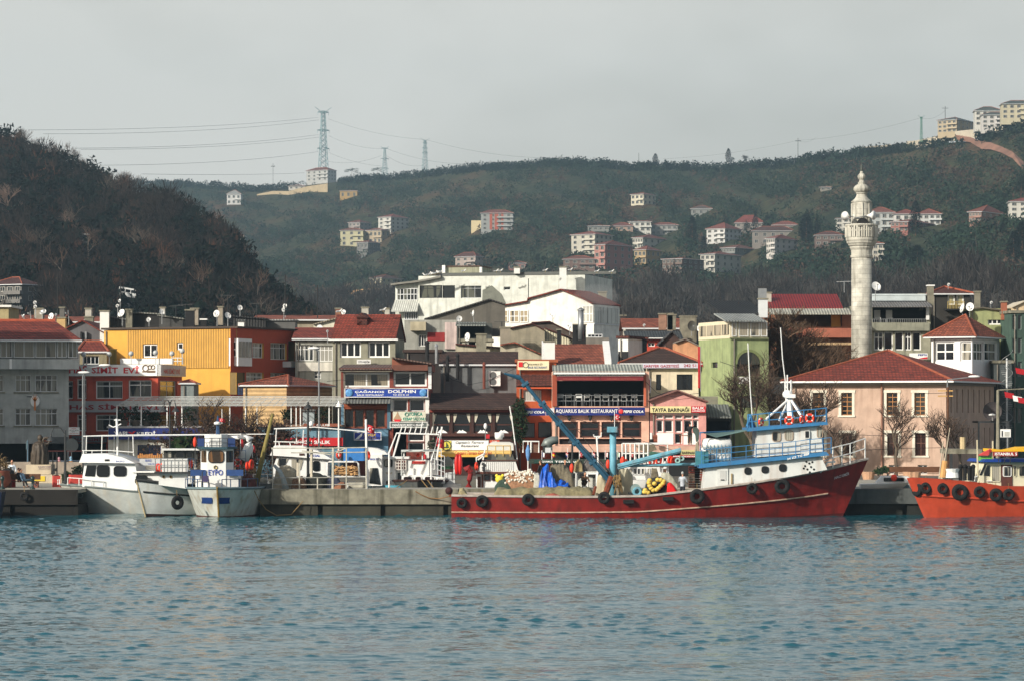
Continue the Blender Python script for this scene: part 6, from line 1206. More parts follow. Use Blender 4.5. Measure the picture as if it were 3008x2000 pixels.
o=rb.box('door',DH,344,1228,410,1340,YF-.08,YF);o=rb.box('door_panel',mk((190,190,186),.5),360,1240,398,1300,YF-.11,YF-.081);rb.box('door_handle',DARK,366,1293,386,1297,YF-.16,YF-.111)
rb.box('vent_strip',mk((150,130,90),.7),428,1258,436,1320,YF-.1,YF)
m=M()
for x,y in((884,1186),(902,1196),(920,1188),(868,1226),(890,1232),(912,1218),(930,1232),(905,1250),(876,1212)):a=rb.P(x,y,YF-.02);m.ell((a[0],YF-.02,a[1]),(.075,.03,.075),5)
m.mk('bilge_outlets',DARK,rb)
a=rb.P(768,1172,YF-.4);c=rb.P(900,1150,YF-.4);letter(rb,'34 ZZ TG 488',a[0],c[0],a[1]-.05,c[1]-.15,YF-.37,WHL,.05,dz=.35)
def hull_text(nd,pt_,s0_,s1t_,s1w_,sh_,zk_,txt,x0,y0,x1,y1,mat,dz):
 a=nd.P(x0,y0,-1);c=nd.P(x1,y1,-1)
 def fc(x,y,z):
  h_=.8
  for _ in range(4):t=max(0.,min(1.,(x-s0_)/(s1w_+(s1t_-s1w_)*h_-s0_)));h_=max(0.,min(1.,(z-zk_)/(sh_(t)-zk_)))
  return(x,pt_(t,h_,-1)[1]-.06,z)
 return letter(nd,txt,a[0],c[0],a[1],c[1],0,mat,.05,dz=dz,shear=.15,face=fc)
hull_text(rb,pt,s0,s1t,s1w,sh,-.8,'HACI EMİR',1058,1294,1152,1272,mk((206,196,196),.6),.3)
T('E');yr=-2.3
rail(rb,[rb.P3(*p,yr)for p in((250,1215),(340,1205),(430,1196),(520,1188),(580,1180),(660,1176),(740,1170),(820,1162),(905,1150),(985,1143),(1035,1138))],1.1,BLUEB,.03,2)
rail(rb,[rb.P3(*p,-2.2)for p in((530,985),(590,985),(660,975),(730,972),(800,966),(870,958),(940,953),(1005,945))]+[(rb.P(1010,945,2)[0],2.2,rb.P(1010,945,2)[1]),(rb.P(540,985,2)[0],2.2,rb.P(540,985,2)[1])],.95,BLUEB,.04,1,'roof_railing')
rail(rb,[rb.P3(x,y,z)for x,y,z in((980,1245,-1.4),(1045,1222,-1.2),(1100,1208,-.9),(1150,1196,-.6),(1240,1165,0))],1.35,CLEANW,.04,1,'bow_railing')
m=M();m.ext([rb.P(x,y,-1.6)for x,y in((968,1250),(1010,1188),(1060,1188),(1050,1240))],-1.6,.5)if False else m.tube([rb.P3(968,1252,-1.6),rb.P3(1012,1190,-1.6),rb.P3(1060,1186,-1.6)],.07,5);m.mk('forward_stay',CLEANW,rb)
m=M();base=rb.P(790,930,0);top=rb.P(770,760,0);m.tube([(base[0],0,base[1]),(top[0],0,top[1])],.22,8)
for x0,y0,yy in((640,928,-1),(720,935,1.6),(850,905,-1),(862,905,1.6)):a=rb.P(x0,y0,yy);c=rb.P(785,800,0);m.tube([(a[0],yy,a[1]),(c[0],0,c[1])],.08,6)
for x0,y0 in((756,700),(770,660),(792,690)):a=rb.P(x0,y0,0);m.tube([(a[0],0,top[1]-.3),(a[0],0,a[1])],.05,4)
a=rb.P(755,790,0);c=rb.P(815,800,0);m.box(a[0],c[0],-.4,.4,a[1]-.1,a[1]+.15);m.ell((top[0],0,top[1]-.2),(.35,.35,.3),7);m.mk('mast',CLEANW,rb)
rb.tubes('aerial_rod',CLEANW,[[(728,378,0),(740,560,0),(762,740,0)],[(530,470,-1),(545,760,-1),(556,905,-1)]],.035)
m=M();m.tube([rb.P3(525,975,-1.8),rb.P3(545,905,-1.5),rb.P3(575,985,-1.2)],.1,6);m.tube([rb.P3(545,905,-1.5),rb.P3(560,1000,-1.5)],.12,6);m.mk('gantry',BLUEB,rb)
T('b6');m=M();cvs=[rb.P3(1225,318,-1.5),rb.P3(1400,378,-1.5),rb.P3(1830,285,-1.5),rb.P3(1800,275,2),rb.P3(1500,305,2)]
m.slab(cvs,.04);m.mk('canvas_awning',mk((96,122,118),.9,.2,1),rb)
rb.tubes('awning_pole',BLUEB,[[(1185,560,-1.8),(1183,320,-1.8),(1225,318,-1.8)],[(1183,320,-1.8),(1640,300,1)]],.05)
a=rb.P(1120,760,-1.6);m=M();m.box(a[0],a[0]+.85,-2.1,-1.3,a[1],rb.P(1120,570,-1.6)[1]);m.mk('ladder_box',mk((60,120,130),.6,.4,2),rb)
T('b5');cm_=M();a=rb.P(1480,1150,0);b_=rb.P(1478,240,0);R_=(rb.Px(1520)-rb.Px(1430))/2
cm_.tube([(a[0],0,a[1]-.6),(b_[0],0,b_[1])],R_,14);cm_.mk('crane_mast',TEAL,rb,True);c0=rb.P(1400,240);c1=rb.P(1532,315);M().box(c0[0],c1[0],-.7,.7,c1[1],c0[1]).mk('mast_head',TEAL,rb)
m=M();a=rb.P3(1435,985,-.8);e=rb.P3(560,-10,-1.4);T('D');e2=rb.P3(180,678,-1.6);e3=rb.P3(85,652,-1.9);T('b5')
m.tube([a,e,e2],[.17,.14,.12],8);m.tube([e2,e3],[.17,.06],7)
m.tube([Vector(a)+Vector((0,-.1,.32)),Vector(e)+Vector((0,-.1,.28))],.05,5);d_=Vector(e2)-Vector(a)
for k in range(16):p=Vector(a)+d_*(k/16);m.tube([p+Vector((-.22,0,-.14)),p+Vector((.2,0,.14))],.2*.8,8)if k%3==0 else None
m.mk('derrick_boom',mk((40,84,108),.5,.3,2,.4),rb)
m=M();a=rb.P3(1545,775,-.5);T('b6');e=rb.P3(925,555,-1);m.tube([a,e],.17,8);m.tube([Vector(a)+Vector((0,0,-.15)),rb.P3(920,575,-1)],.1,6);m.tube([rb.P3(70,775,-.4),rb.P3(1120,745,-.4)],.09,6);m.mk('side_boom',TEAL,rb)
b_=Nd('hanging_pulley','pale rope pulleys hanging from the tip of the light blue side boom','pulley',905,204,0,zg=HC+(HY-ny(740))/F*204);m=M();z=b_.Pz(690);m.torus((-.12,0,z-.05),.14,.06,'y',14,6);m.torus((.15,.1,z+.1),.13,.06,'y',14,6);m.mk('wheel',mk((150,185,180),.6),b_);M().tube([(0,0,z),(.1,0,b_.Pz(570))],.03,4).mk('rope',ROPE,b_)
T('b5');rig=M()
for p,q_ in(((1465,270),(700,60)),((1465,330),(870,260)),((1440,870),(860,100)),((1470,900),(1010,440)),((1500,320),(2300,560))):rig.tube([rb.P3(*p,-.2),rb.P3(*q_,-1)],.022,3)
rig.mk('rigging',mk((60,56,50),.7),rb)
n=Nd('rope_coil','hank of tan ropes hanging at the foot of the light blue mast','rope coil',1530,203.6,0,zg=HC+(HY-ny(1160))/F*203.6);m=M();r_=random.Random(4)
for k in range(16):x=n.Px(1500+k*5);z1=n.Pz(880+r_.random()*60);z0=n.Pz(1010+r_.random()*140);m.tube([(x,r_.uniform(-.1,.1),z1),(x+r_.uniform(-.15,.15),-.15,(z0+z1)/2),(x+r_.uniform(-.1,.15),0,z0),(x+.1,.1,(z0+z1)/2),(x+.02,.1,z1)],.03,4)
m.mk('rope',ROPE,n)
m=M();m.tube([rb.P3(1460,920,-.9),rb.P3(1380,1140,-1.2)],.22,7);m.tube([rb.P3(1245,1050,-1.4),rb.P3(1215,1165,-1.6)],.1,5);m.mk('boom_brace',RUST,rb)
def heap(label,D,pts,mat,name='net_heap',cat='net heap',dpt=1.2,seed=1,amp=.12,balls=None,bmat=None,bn=0,br=.08,y0=0,zdrop=.0):
 """soft lumpy pile with the outline pts, rounded front to back"""
 n=Nd(name,label,cat,pts[0][0],D,0,zg=HC+(HY-max(ny(p[1])for p in pts))/F*D-zdrop);P_=[n.P(*p)for p in pts];xs=[p[0]for p in P_];r=np.random.default_rng(seed)
 xa,xb=min(xs),max(xs);top=sorted([(p[0],max(.03,p[1]))for p in P_]);nxx,nyy=34,9;vs=[]
 for i in range(nxx):
  x=xa+(xb-xa)*i/(nxx-1);zt=float(np.interp(x,[p[0]for p in top],[p[1]for p in top]))+zdrop
  for j in range(nyy):
   a=math.pi*j/(nyy-1);nn=mnoise.noise(Vector((x*1.6,a*1.5,seed)))*amp+mnoise.noise(Vector((x*5,a*4,seed)))*amp*.5
   vs.append((x+nn*.5,y0-math.cos(a)*(dpt/2+nn),max(0,zt*max(.0,math.sin(a))**.55+nn*(1 if 0<j<nyy-1 else 0))))
 o=M();o.add(vs,[(i*nyy+j,(i+1)*nyy+j,(i+1)*nyy+j+1,i*nyy+j+1)for i in range(nxx-1)for j in range(nyy-1)]+[tuple(range(nyy)),tuple((nxx-1)*nyy+j for j in range(nyy-1,-1,-1))]);h=o.mk('heap' if not bn else'net',mat,n,name!='tarpaulin')
 if bn:
  m=M()
  for k in range(bn):p=vs[r.integers(0,len(vs))];q=vs[r.integers(0,len(vs))];t=r.uniform(0,.12);m.ell((p[0]+r.normal()*.1,p[1]+r.normal()*.03,max(.05,p[2]+r.normal()*.08)),(br,br,br),5)
  m.mk('floats',bmat,n,True)['kind']='stuff'
 return n
NETB=mk((150,112,84),.95,.45,7,bump=.5);NETG=mk((112,104,86),.95,.35,6,bump=.5);NETD=mk((40,42,38),.95,.4,6,bump=.5)
T('b5')
heap('heap of brown nets with many white floats on the red boat',207.6,((20,1075),(30,950),(100,900),(250,895),(400,895),(410,1075)),NETB,bn=260,bmat=mk((214,206,190),.6),br=.085,seed=2,dpt=1.6,zdrop=.2)
heap('dark green net heap at the left end of the float covered nets',207.4,((-120,1080),(-70,1020),(0,995),(60,1010),(90,1080)),mk((56,74,62),.95,.4,6,bump=.5),seed=3,zdrop=.2)
heap('whitish bundled net between the floats and the blue tarpaulin',207.2,((400,1075),(410,905),(470,900),(515,960),(520,1060)),mk((176,174,160),.9,.3,4,bump=.4),seed=4,zdrop=.2)
heap('bright blue crumpled tarpaulin over the nets',207,((470,1075),(500,860),(560,812),(640,850),(665,930),(690,1022),(760,1030),(890,1030),(897,1078)),mk((24,88,190),.35,.2,3,bump=.6),name='tarpaulin',cat='tarpaulin',seed=5,amp=.42,zdrop=.15)
heap('tall grey brown covered net pile behind the blue tarpaulin',208.2,((610,1075),(630,830),(700,812),(820,815),(890,880),(930,1000),(935,1075)),NETG,seed=6,dpt=2,amp=.2,zdrop=.3)
heap('cream canvas cover slung around the crane foot, left piece',205.6,((1250,1150),(1270,950),(1330,905),(1440,885),(1450,1000),(1420,1140)),mk((176,166,140),.9,.2,2,bump=.4),name='canvas_cover',cat='canvas cover',seed=7,dpt=.8,zdrop=.2)
heap('cream draped canvas right of the light blue mast',206.4,((1555,1075),(1560,840),(1600,860),(1640,900),(1680,890),(1740,1000),(1745,1070)),mk((186,178,152),.9,.2,2,bump=.4),name='canvas_cover',cat='canvas cover',seed=8,dpt=.8,zdrop=.5)
heap('dun coloured rolled net along the rail of the red boat',204.2,((-130,1165),(-120,1095),(200,1092),(600,1085),(900,1085),(1180,1085),(1215,1160)),mk((128,120,90),.95,.4,5,.3,.5),seed=9,dpt=1.6,zdrop=.12,amp=.16)
heap('reddish rope pile on the gunwale of the red boat',203.4,((560,1178),(600,1160),(680,1150),(740,1170),(770,1180)),mk((150,80,66),.9,.4,5,bump=.5),name='rope_pile',cat='rope pile',seed=10,dpt=.4,amp=.04,zdrop=.05)
n=Nd('net_winch','round pale blue winch drum on the red boat deck','winch',1790,203.8,0,zg=HC+(HY-ny(1160))/F*203.8);z=n.Pz(1090);R_=72*cur[2]/F*204
m=M();m.tube([(0,0,z),(0,.15,z)],R_,20);m.tube([(0,.9,z),(0,1.0,z)],R_,20);m.tube([(0,.1,z),(0,.95,z)],R_*.5,14);m.mk('drum',mk((130,150,146),.6,.3,2,.3),n);a=n.P3(1808,1120,-.2);m=M();m.torus((a[0],-.2,a[2]),.24,.1,'y',14,6);m.mk('hub',TEAL,n);M().box(-.5,.5,0,1,0,z-R_*.6).mk('stand',IRON,n)
T('b6')
heap('pile of dark nets strung with yellow floats',204.4,((430,1140),(450,1020),(500,955),(600,960),(700,970),(720,1040),(730,1130)),NETD,seed=11,dpt=1.6,zdrop=.1,amp=.15)
n=Nd('float_line','string of fat yellow floats looped over the dark nets','float line',580,203.4,0,zg=HC+(HY-ny(1140))/F*203.4);m=M()
pts=[(500,965),(490,1000),(500,1040),(520,1075),(550,1100),(590,1095),(620,1070),(650,1040),(680,1010),(690,980),(650,962),(610,958),(440,1100),(455,1125),(480,1135),(565,1010),(430,1125)]
for x,y in pts:a=n.P3(x,y,0);m.ell((a[0],0,a[2]),(.17,.16,.15),6)
m.mk('float',mk((210,180,80),.6,.15,3),n,True)
heap('bright red cloth bundle beside the yellow floats',203.3,((735,1130),(740,1010),(775,990),(830,1040),(875,1100),(870,1125)),mk((205,20,22),.8,.15,3),name='red_bundle',cat='cloth bundle',seed=12,dpt=.5,amp=.05)
heap('curved pale net fold arching behind the red bundle',205.2,((640,1100),(650,940),(700,912),(760,920),(820,990),(875,1070)),mk((170,168,150),.9,.3,4,bump=.4),seed=13,dpt=.5,zdrop=.3)
heap('grey net hung over the beam behind the yellow floats',209,((515,940),(530,790),(600,785),(640,900),(625,930)),NETG,name='hanging_net',cat='hanging net',seed=14,dpt=.4)
n=Nd('crate_stack','rusty stack of crates and gear just left of the deckhouse','crates',1020,205,0,zg=HC+(HY-ny(1070))/F*205);r_=random.Random(2)
for k in range(3):
 for j in range(2):x=n.Px(1030+j*80);z=k*.5;m=M();[m.box(x,x+.75,0,.6,z+q,z+q+.12)for q in(0,.17,.34)];m.mk('crate',mk(((104,62,44),(90,74,60),(120,50,36))[(k+j)%3],.8,.4,4),n)
T('E');n=Nd('life_raft','bundle of white barrels strapped in netting on the blue upper deck','life raft bundle',340,204,0,zg=HC+(HY-ny(1200))/F*204)
for k in range(3):
 z=.32+.62*(k>1);y=.1+.6*(k%2);a0,a1=n.Px(252),n.Px(432);m=M();m.tube([(a0,y,.36+k*.5),(a0+.12,y,.36+k*.5),(a1-.12,y,.36+k*.5),(a1,y,.36+k*.5)],[.2,.38,.38,.2],14);m.mk('barrel',CLEANW,n,True)
m=M()
for k in range(7):x=a0+.3+(a1-a0-.5)*k/6;m.tube([(x,-.32,0),(x,-.34,.9),(x,-.2,1.55),(x,.5,1.75)],.03,4)
for z in(.3,.7,1.1):m.tube([(a0+.1,-.36,z),(a1-.1,-.36,z)],.025,4)
m.mk('lashing',mk((90,130,150),.7),n)
for k,(x,y,r_,t_)in enumerate(((818,1436,33,''),(940,1425,38,''),(1218,1416,38,''),(690,1404,38,''),(222,1396,46,''),(555,1348,35,''),(738,1335,48,''))):
 T('C' if k<2 else('D' if k<4 else'E'));xx=x if k!=2 else 230
 tyre('black tyre fender on the red boat, '+['leftmost at the stern','second from the stern','third from the stern','below the crane foot','hung before the white deckhouse door','small one under the middle deckhouse window','biggest, under the forward windows'][k],on_hull(rb,ptR,*HR[2:],xx,y),xx,y,r_,group='tyres along the red boat')
T('E')
for k,(x,y,r_,a_)in enumerate(((610,945,26,50),(780,936,30,0),(858,930,24,55),(905,922,30,0))):ring('orange life ring on the blue top rail, '+['leftmost and turned edgewise','front facing left of the mast foot','turned one right of the mast foot','rightmost front facing'][k],202.7,x,y,r_,a_,group='life rings on the wheelhouse roof')
T('b7')
OR=mk((174,66,42),.35,.2,1.2,.45,.15,c2=(120,50,34));n=ob=Nd('workboat','bright orange workboat with black tyres and cream wheelhouse at the right edge','workboat',330,203.5,6,zg=0)
s0=ob.Px(2600);s1t=ob.Px(342);s1w=ob.Px(560);SHo=[(342,1100),(450,1084),(700,1098),(900,1112),(1200,1142),(1240,1165),(2600,1170)]
sh=pxsheer(ob,SHo,s0,s1t,-1.5);pt=hull(ob,s0,s1t,s1w,5.6,sh,ctr=2.0,w0=.9,g0=.8,mats=[OR,mk((120,40,26),.7,.3),OR],hb=.12,pw=3.4,zk=-.6,deck=mk((120,60,40),.7))
m=M();m.tube([Vector(pt(t,.62,-1))+Vector((0,-.03,0))for t in np.linspace(0,.97,30)],.07,5);m.mk('rub_rail',OR,ob)
hull_text(ob,pt,s0,s1t,s1w,sh,-.6,'İSTANBUL 5',668,1300,905,1278,mk((90,26,18),.6),0);YC=-.3;cw=mk((214,208,180),.5,.15,1.5,.3,c2=(150,110,60));P_=[ob.P(x,y,YC)for x,y in((1012,1125),(1090,905),(1900,905),(1900,1170),(1090,1160))];M().ext(P_,YC,3.2).mk('wheelhouse',cw,ob)
M().ext([ob.P(x,y,YC-.4)for x,y in((1065,912),(1095,882),(1950,882),(1950,912))],YC-.45,3.6).mk('wheelhouse_roof',mk((24,60,140),.5,.15),ob)
P_=[ob.P(x,y,YC-.02)for x,y in((1075,1050),(1110,945),(1138,945),(1138,1060))];M().ext(P_,YC-.04,YC-.003).mk('window',GLASS,ob)
P_=[ob.P(x,y,YC-.02)for x,y in((1028,1050),(1085,930),(1105,930),(1055,1050))];M().ext(P_,YC-.03,YC-.002).mk('window',GLASS,ob)
ob.glasswin(1156,940,1250,1120,YC-.02,cw,GLASSC,.1);ob.box('door',mk((90,50,40),.7,.3,2),1260,940,1375,1165,YC-.06,YC-.002);ob.glasswin(1275,955,1365,1065,YC-.08,CLEANW,GLASSC,.1,'door_window');ob.glasswin(1385,945,1418,1065,YC-.02,cw,GLASS,.1);ob.glasswin(1440,948,1560,1065,YC-.02,cw,GLASSC,.12)
s=sign('red name board with white lettering on the orange boat wheelhouse',202.6,1175,802,1432,850,mk((140,36,26),.6),[('ISTANBUL 5',1192,812,1424,842,WHL,.05)],name='name_board')
m=M();[m.box(s.Px(x),s.Px(x)+.04,0,.04,-.5,0)for x in(1230,1290,1350)];m.mk('bracket',IRON,s)
m=M();m.ext([ob.P(x,y,0)for x,y in((1165,772),(1340,790),(1500,755),(1950,745),(1950,800),(1165,802))],0,2.4);m.mk('yellow_canopy',mk((220,170,30),.8,.1),ob);m=M();m.ext([ob.P(x,y,.1)for x,y in((1022,842),(1150,775),(1162,800),(1120,845))],.1,.5);m.mk('red_canopy',mk((200,70,66),.8,.1),ob);m=M();m.ext([ob.P(x,y,.3)for x,y in((1025,855),(1170,850),(1170,885),(1080,900),(1060,925),(1022,890))],.3,.35);m.mk('green_cloth',mk((110,180,80),.8,.15),ob)
ob.tubes('staff',mk((190,180,150),.6),[[(1015,1080,-.8),(1006,680,-.8)],[(1170,880,.2),(1170,690,.2)]],.06);ob.tubes('handrail',CLEANW,[[(980,1110,-.9),(985,1065,-.9),(1010,1060,-.9)],[(1105,1110,YC-.1),(1155,1110,YC-.1)]],.04)
m=M()
for x,y in((832,960),(880,960),(925,970),(965,960)):m.tube([ob.P3(x,1105,-.2),ob.P3(x,y,-.2)],.13,8);m.ell(ob.P3(x,y,-.2),(.17,.17,.17),5)
m.mk('bollard_posts',BLACK,ob);m=M();m.tube([ob.P3(645,1075,0),ob.P3(670,900,0)],.2,8);m.mk('buff_post',mk((200,150,90),.7),ob);a=ob.P3(745,1075,0);M().lathe([(.5,0),(.45,.35),(.55,.6)],14,a).mk('white_bin',CLEANW,ob)
s=sign('small white notice board on a post above the orange boat',226,1252,568,1358,652,CLEANW,[]);a=s.P(1262,585);c=s.P(1275,645);M().box(a[0],c[0],-.03,-.002,c[1],a[1]).mk('dark_strip',IRON,s);m=M();[m.box(s.Px(1292),s.Px(1345),-.02,-.002,s.Pz(y),s.Pz(y)+.05)for y in(605,618,630,642)];m.mk('fine_print',mk((150,150,140),.6),s);M().tube([(s.Px(1328),.1,0),(s.Px(1328),.1,s.Pz(770))],.04,5).mk('post',STEEL,s)
for k,(x,y,r_)in enumerate(((375,1190,85),(470,1185,62),(648,1190,60),(828,1228,90),(1032,1225,62),(1203,1255,70),(1338,1252,63))):
 tyre('tyre on the orange boat, '+['flattened round the stem','first on the sunlit bow','second on the sunlit bow','largest double one','first past the largest','below the cream wheelhouse corner','nearest the right edge'][k],on_hull(ob,pt,s0,s1t,s1w,sh,-.6,x,y)+(.3 if k==0 else 0),x,y,r_,group='tyres along the orange boat',ang=-60 if k==0 else 0)
T('F')
n=Nd('small_boat','small white motor boat lying on the quay edge with an orange buoy','motor boat',250,209.5,0,zg=QZ);s0=n.Px(262);s1=n.Px(560);sh=lambda t:.3+.1*t;hull(n,s0,s1,s1-.5,1.7,sh,ctr=0,mats=[CLEANW,NAVY,CLEANW],hb=.05,zk=.0,deckd=.1,deck=CLEANW);a=n.P3(360,1305,-.5);M().ext([(a[0],.4),(a[0]+2.6,.4),(a[0]+2.2,.85),(a[0]+.4,.85)],-.5,.5).mk('cabin',CLEANW,n);proudwin(n,a[0]+.5,a[0]+1.9,.5,.75,-.52,RUBBER,GLASS,.05);m=M();m.ell((n.Px(460),-.6,.75),(.22,.2,.25),7);m.mk('buoy',ORNG,n,True)
n=Nd('parasol','folded blue and white cover at the bow of the small white boat','boat cover',520,210.4,0,zg=QZ);M().ext([(-.7,0),(.5,0),(.4,.2),(-.2,.6),(-.4,.55)],-.3,.3).mk('cover',mk((150,180,190),.7,.2,2),n)
b=Nd('bench','low brown timber bench against the foot of the pink building','bench',420,238,0,zg=QZ);m=M();[m.box(0,5,0+k*.13,.1+k*.13,.42,.46)for k in range(4)];m.mk('seat',TIMBER,b);M().box(0,5,.55,.6,.5,.95).mk('backrest',TIMBER,b);[M().box(x,x+.1,.05,.5,0,.42).mk('leg',IRON,b)for x in(.1,2.4,4.8)]
m=Nd('kiosk_roof','low grey concrete shelter roof with a stub chimney behind the orange boat','shelter',790,228,0,zg=QZ);a=m.P(1000,1110);M().box(0,a[0],0,4,a[1]-.35,a[1]).mk('roof',CONC,m);[M().box(x,x+.2,0,.2,0,a[1]-.35).mk('post',IRON,m)for x in(.2,a[0]-.4)];M().tube([(a[0]*.5,1,a[1]),(a[0]*.5,1,a[1]+.9)],.22,8).mk('stub_chimney',mk((190,170,130),.8),m)
m=Nd('spar_bundle','leaning bundle of pale spars on the quay left of the bollard posts','spars',760,216,0,zg=QZ);q=M()
for x0,x1,y1 in((735,770,1060),(745,800,1100),(752,810,980),(740,775,1120)):a=m.P(x0,1275);c=m.P(x1,y1);q.tube([(a[0],0,0),(c[0],.4,c[1])],.07,5,.03)
q.mk('spar',mk((170,160,140),.7,.3),m)
for k,x in enumerate((310,560,590)):n=Nd('planter','stone planter with sparse plants by the pink building, %s'%('left','middle','right')[k],'planter',x,236,0,zg=QZ,group='planters by the pink building');M().lathe([(.4,0),(.55,.6)],12).mk('pot',mk((190,150,120),.8),n);T('F')
T('b1')
HW=mk((188,192,187),.35,.3,.9,.6,.15,c2=(190,180,160));HB=mk((50,26,24),.7,.3)
n=fb=Nd('cabin_boat','white cabin boat with grey hull and roof deck rails, bow to the left','cabin boat',850,211,-3,zg=0)
s0=fb.Px(2600,0);s1t=fb.Px(848,-.5);s1w=fb.Px(1172,-.5);sh=pxsheer(fb,[(848,972),(1100,978),(1500,1005),(2000,1060),(2600,1085),(3100,1090)],s0,s1t,-1.5)
pt=hull(fb,s0,s1t,s1w,4.6,sh,ctr=1.2,w0=.8,g0=.7,mats=[HW,HB,CLEANW],hb=.2,pw=2.3,zk=-.5,deck=mk((170,172,168),.7))
m=M();[m.tube([Vector(pt(t,1,s_))+Vector((0,0,.02))for t in np.linspace(0,1,30)],.07,5)for s_ in(-1,1)];m.mk('gunwale',mk((110,118,116),.5),fb)
m=M();m.tube([Vector(pt(1,h_,-1))+Vector((-.02,0,0))for h_ in np.linspace(.15,1,8)],.05,5);m.mk('stem_band',RUST,fb)
o=fb.poly('anchor_pocket',mk((74,84,84),.6,.3,3),((1050,1035),(1200,1045),(1268,1125),(1250,1148),(1120,1146)),-1.05,-.7);fb.tubes('hawse_ring',IRON,[[(1125,1090,-1.08),(1160,1100,-1.08)]],.1)
Yc=-.75
M().ext([fb.P(x,y,Yc)for x,y in((1262,985),(1265,835),(1300,625),(2075,632),(2095,760),(2110,1060),(1600,1030))],Yc,3).mk('cabin',mk((222,224,222),.4,.06,1,.1),fb)
M().ext([fb.P(x,y,Yc-.3)for x,y in((1215,615),(1265,482),(1640,478),(1900,540),(2080,625))],Yc-.35,3.3).mk('cabin_roof',mk((226,228,226),.4,.05,1,.08),fb)
P_=[fb.P(x,y,Yc-.03)for x,y in((1302,820),(1335,655),(1478,655),(1455,828))];M().ext(P_,Yc-.04,Yc-.003).mk('window',GLASS,fb)
fb.glasswin(1485,652,1680,832,Yc-.02,RUBBER,GLASS,.2);fb.glasswin(1745,668,1942,825,Yc-.02,RUBBER,GLASS,.2);fb.glasswin(2085,806,2260,960,Yc-.02,RUBBER,GLASS,.15)
fb.box('aft_cabin',mk((214,216,214),.5,.08),2050,760,3000,1090,Yc+.3,2.8);fb.box('aft_roof',CLEANW,2030,745,3000,768,Yc-.1,3);fb.glasswin(2085,806,2260,960,Yc+.28,RUBBER,GLASS,.15)
rail(fb,[fb.P3(x,y,-.9)for x,y in((1040,955),(1215,965),(1405,992),(1590,1008))],.5,CLEANW,.035,0,'bow_railing');fb.tubes('bow_bitts',CLEANW,[[(890,950,-.5),(885,880,-.5),(915,870,-.5),(915,945,-.5)]],.05)
fb.tubes('awning_frame',CLEANW,[[(1278,210,-.9),(1550,198,-.9),(2040,190,-.9),(4200,175,-.9)],[(1330,210,-.9),(1322,470,-.9)],[(1568,200,-.9),(1560,470,-.9)],[(1755,215,1),(1750,490,1)],[(1975,220,1),(1968,500,1)],[(2040,190,-.9),(2050,500,-.9)],[(1262,430,-1),(1700,428,-1),(2050,455,-1),(2055,510,-1)],[(1285,430,-1),(1285,480,-1)],[(1415,425,-1),(1412,470,-1)]],.035)
M().slab([fb.P3(1278,205,-.9),fb.P3(3700,178,-.9),fb.P3(3700,172,2),fb.P3(1278,198,2)],.05).mk('awning',mk((190,196,204),.7,.1),fb)
fb.tubes('mast',CLEANW,[[(1805,530,.3),(1800,190,.3),(1790,-60,.3)]],.09);fb.tubes('spreader',CLEANW,[[(1670,35,.3),(1740,70,.3),(1860,20,.3)],[(1750,-40,.3),(1850,-40,.3)]],.04);fb.box('roof_vent',BLACK,1608,562,1678,590,Yc-.39,Yc-.34)
a=fb.P(1780,612,-1.2);c=fb.P(1905,582,-1.2);letter(fb,'BALIKÇI',a[0],c[0],a[1],c[1],Yc-.36,BLUEL,.03)
fb.tubes('mooring_line',ROPE,[[(960,1035,-.6),(800,1075,-1),(650,1118,-1.2),(430,1140,-.6)]],.03)
T('b2')
n=sb=Nd('passenger_boat','white boat with dark rubbing strake and open upper saloon behind the blue pilot boat','passenger boat',10,204.3,6,zg=0)
s1t=sb.Px(5,1.6);s1w=sb.Px(205,1.6);s0=s1t+8.5;sh=lambda t:1.7+.75*t**2
pt=hull(sb,s0,s1t,s1w,4.8,sh,ctr=1.6,w0=.8,g0=.68,mats=[mk((196,199,196),.4,.22,1,.5,.1,c2=(150,140,110)),HB,CLEANW],hb=.2,pw=2.2,zk=-.5)
m=M();[m.tube([Vector(pt(t,1,s_))+Vector((0,0,.02))for t in np.linspace(0,1,30)],.11,5)for s_ in(-1,1)];m.tube([Vector(pt(t,.74,-1))+Vector((0,-.03,0))for t in np.linspace(.2,.98,24)],.06,5);m.mk('rubbing_strake',mk((38,40,40),.7),sb)
m=M();m.tube([Vector(pt(1,h_,-1))+Vector((-.02,0,0))for h_ in np.linspace(.15,1,8)],.05,5);m.mk('stem_band',mk((190,170,130),.7),sb)
p0=Vector((s1t,1.6,0));Rz=Matrix.Rotation(math.radians(44),3,'Z')
for c_ in sb.e.children:c_.rotation_euler=(0,0,math.radians(44));c_.location=p0-Rz@p0
CW=mk((224,224,220),.45,.08,1,.15)
M().ext([sb.P(x,y,.6)for x,y in((305,1030),(305,870),(700,862),(690,1080))],.6,4).mk('lower_cabin',CW,sb);sb.box('side_deck',IRON,245,852,760,872,.2,4.2);sb.box('upper_parapet',CW,348,672,700,850,.5,3.8)
sb.box('saloon',mk((60,60,56),.6,.2),372,562,830,672,.7,3.6);sb.box('saloon_roof',CW,345,542,870,560,.3,4)
for x0,x1 in((415,485),(530,655),(680,772)):sb.glasswin(x0,570,x1,665,.62,mk((46,48,44),.6),GLASSC,.1)
for x in(372,470):p=sb.P3(x,918,.57);M().torus(p,.08,.025,'y',14,6).mk('porthole',mk((150,120,60),.4,metal=.5),sb);M().tube([(p[0],.58,p[2]),(p[0],.6,p[2])],.07,12).mk('porthole_pane',GLASS,sb)
rail(sb,[sb.P3(x,850,.3)for x in(260,330,425,525,625,700)],.9,STEEL,.03,1)
fb.box('brown_door',mk((110,50,36),.7),2620,1000,2720,1090,Yc+.25,Yc+.29)if False else None
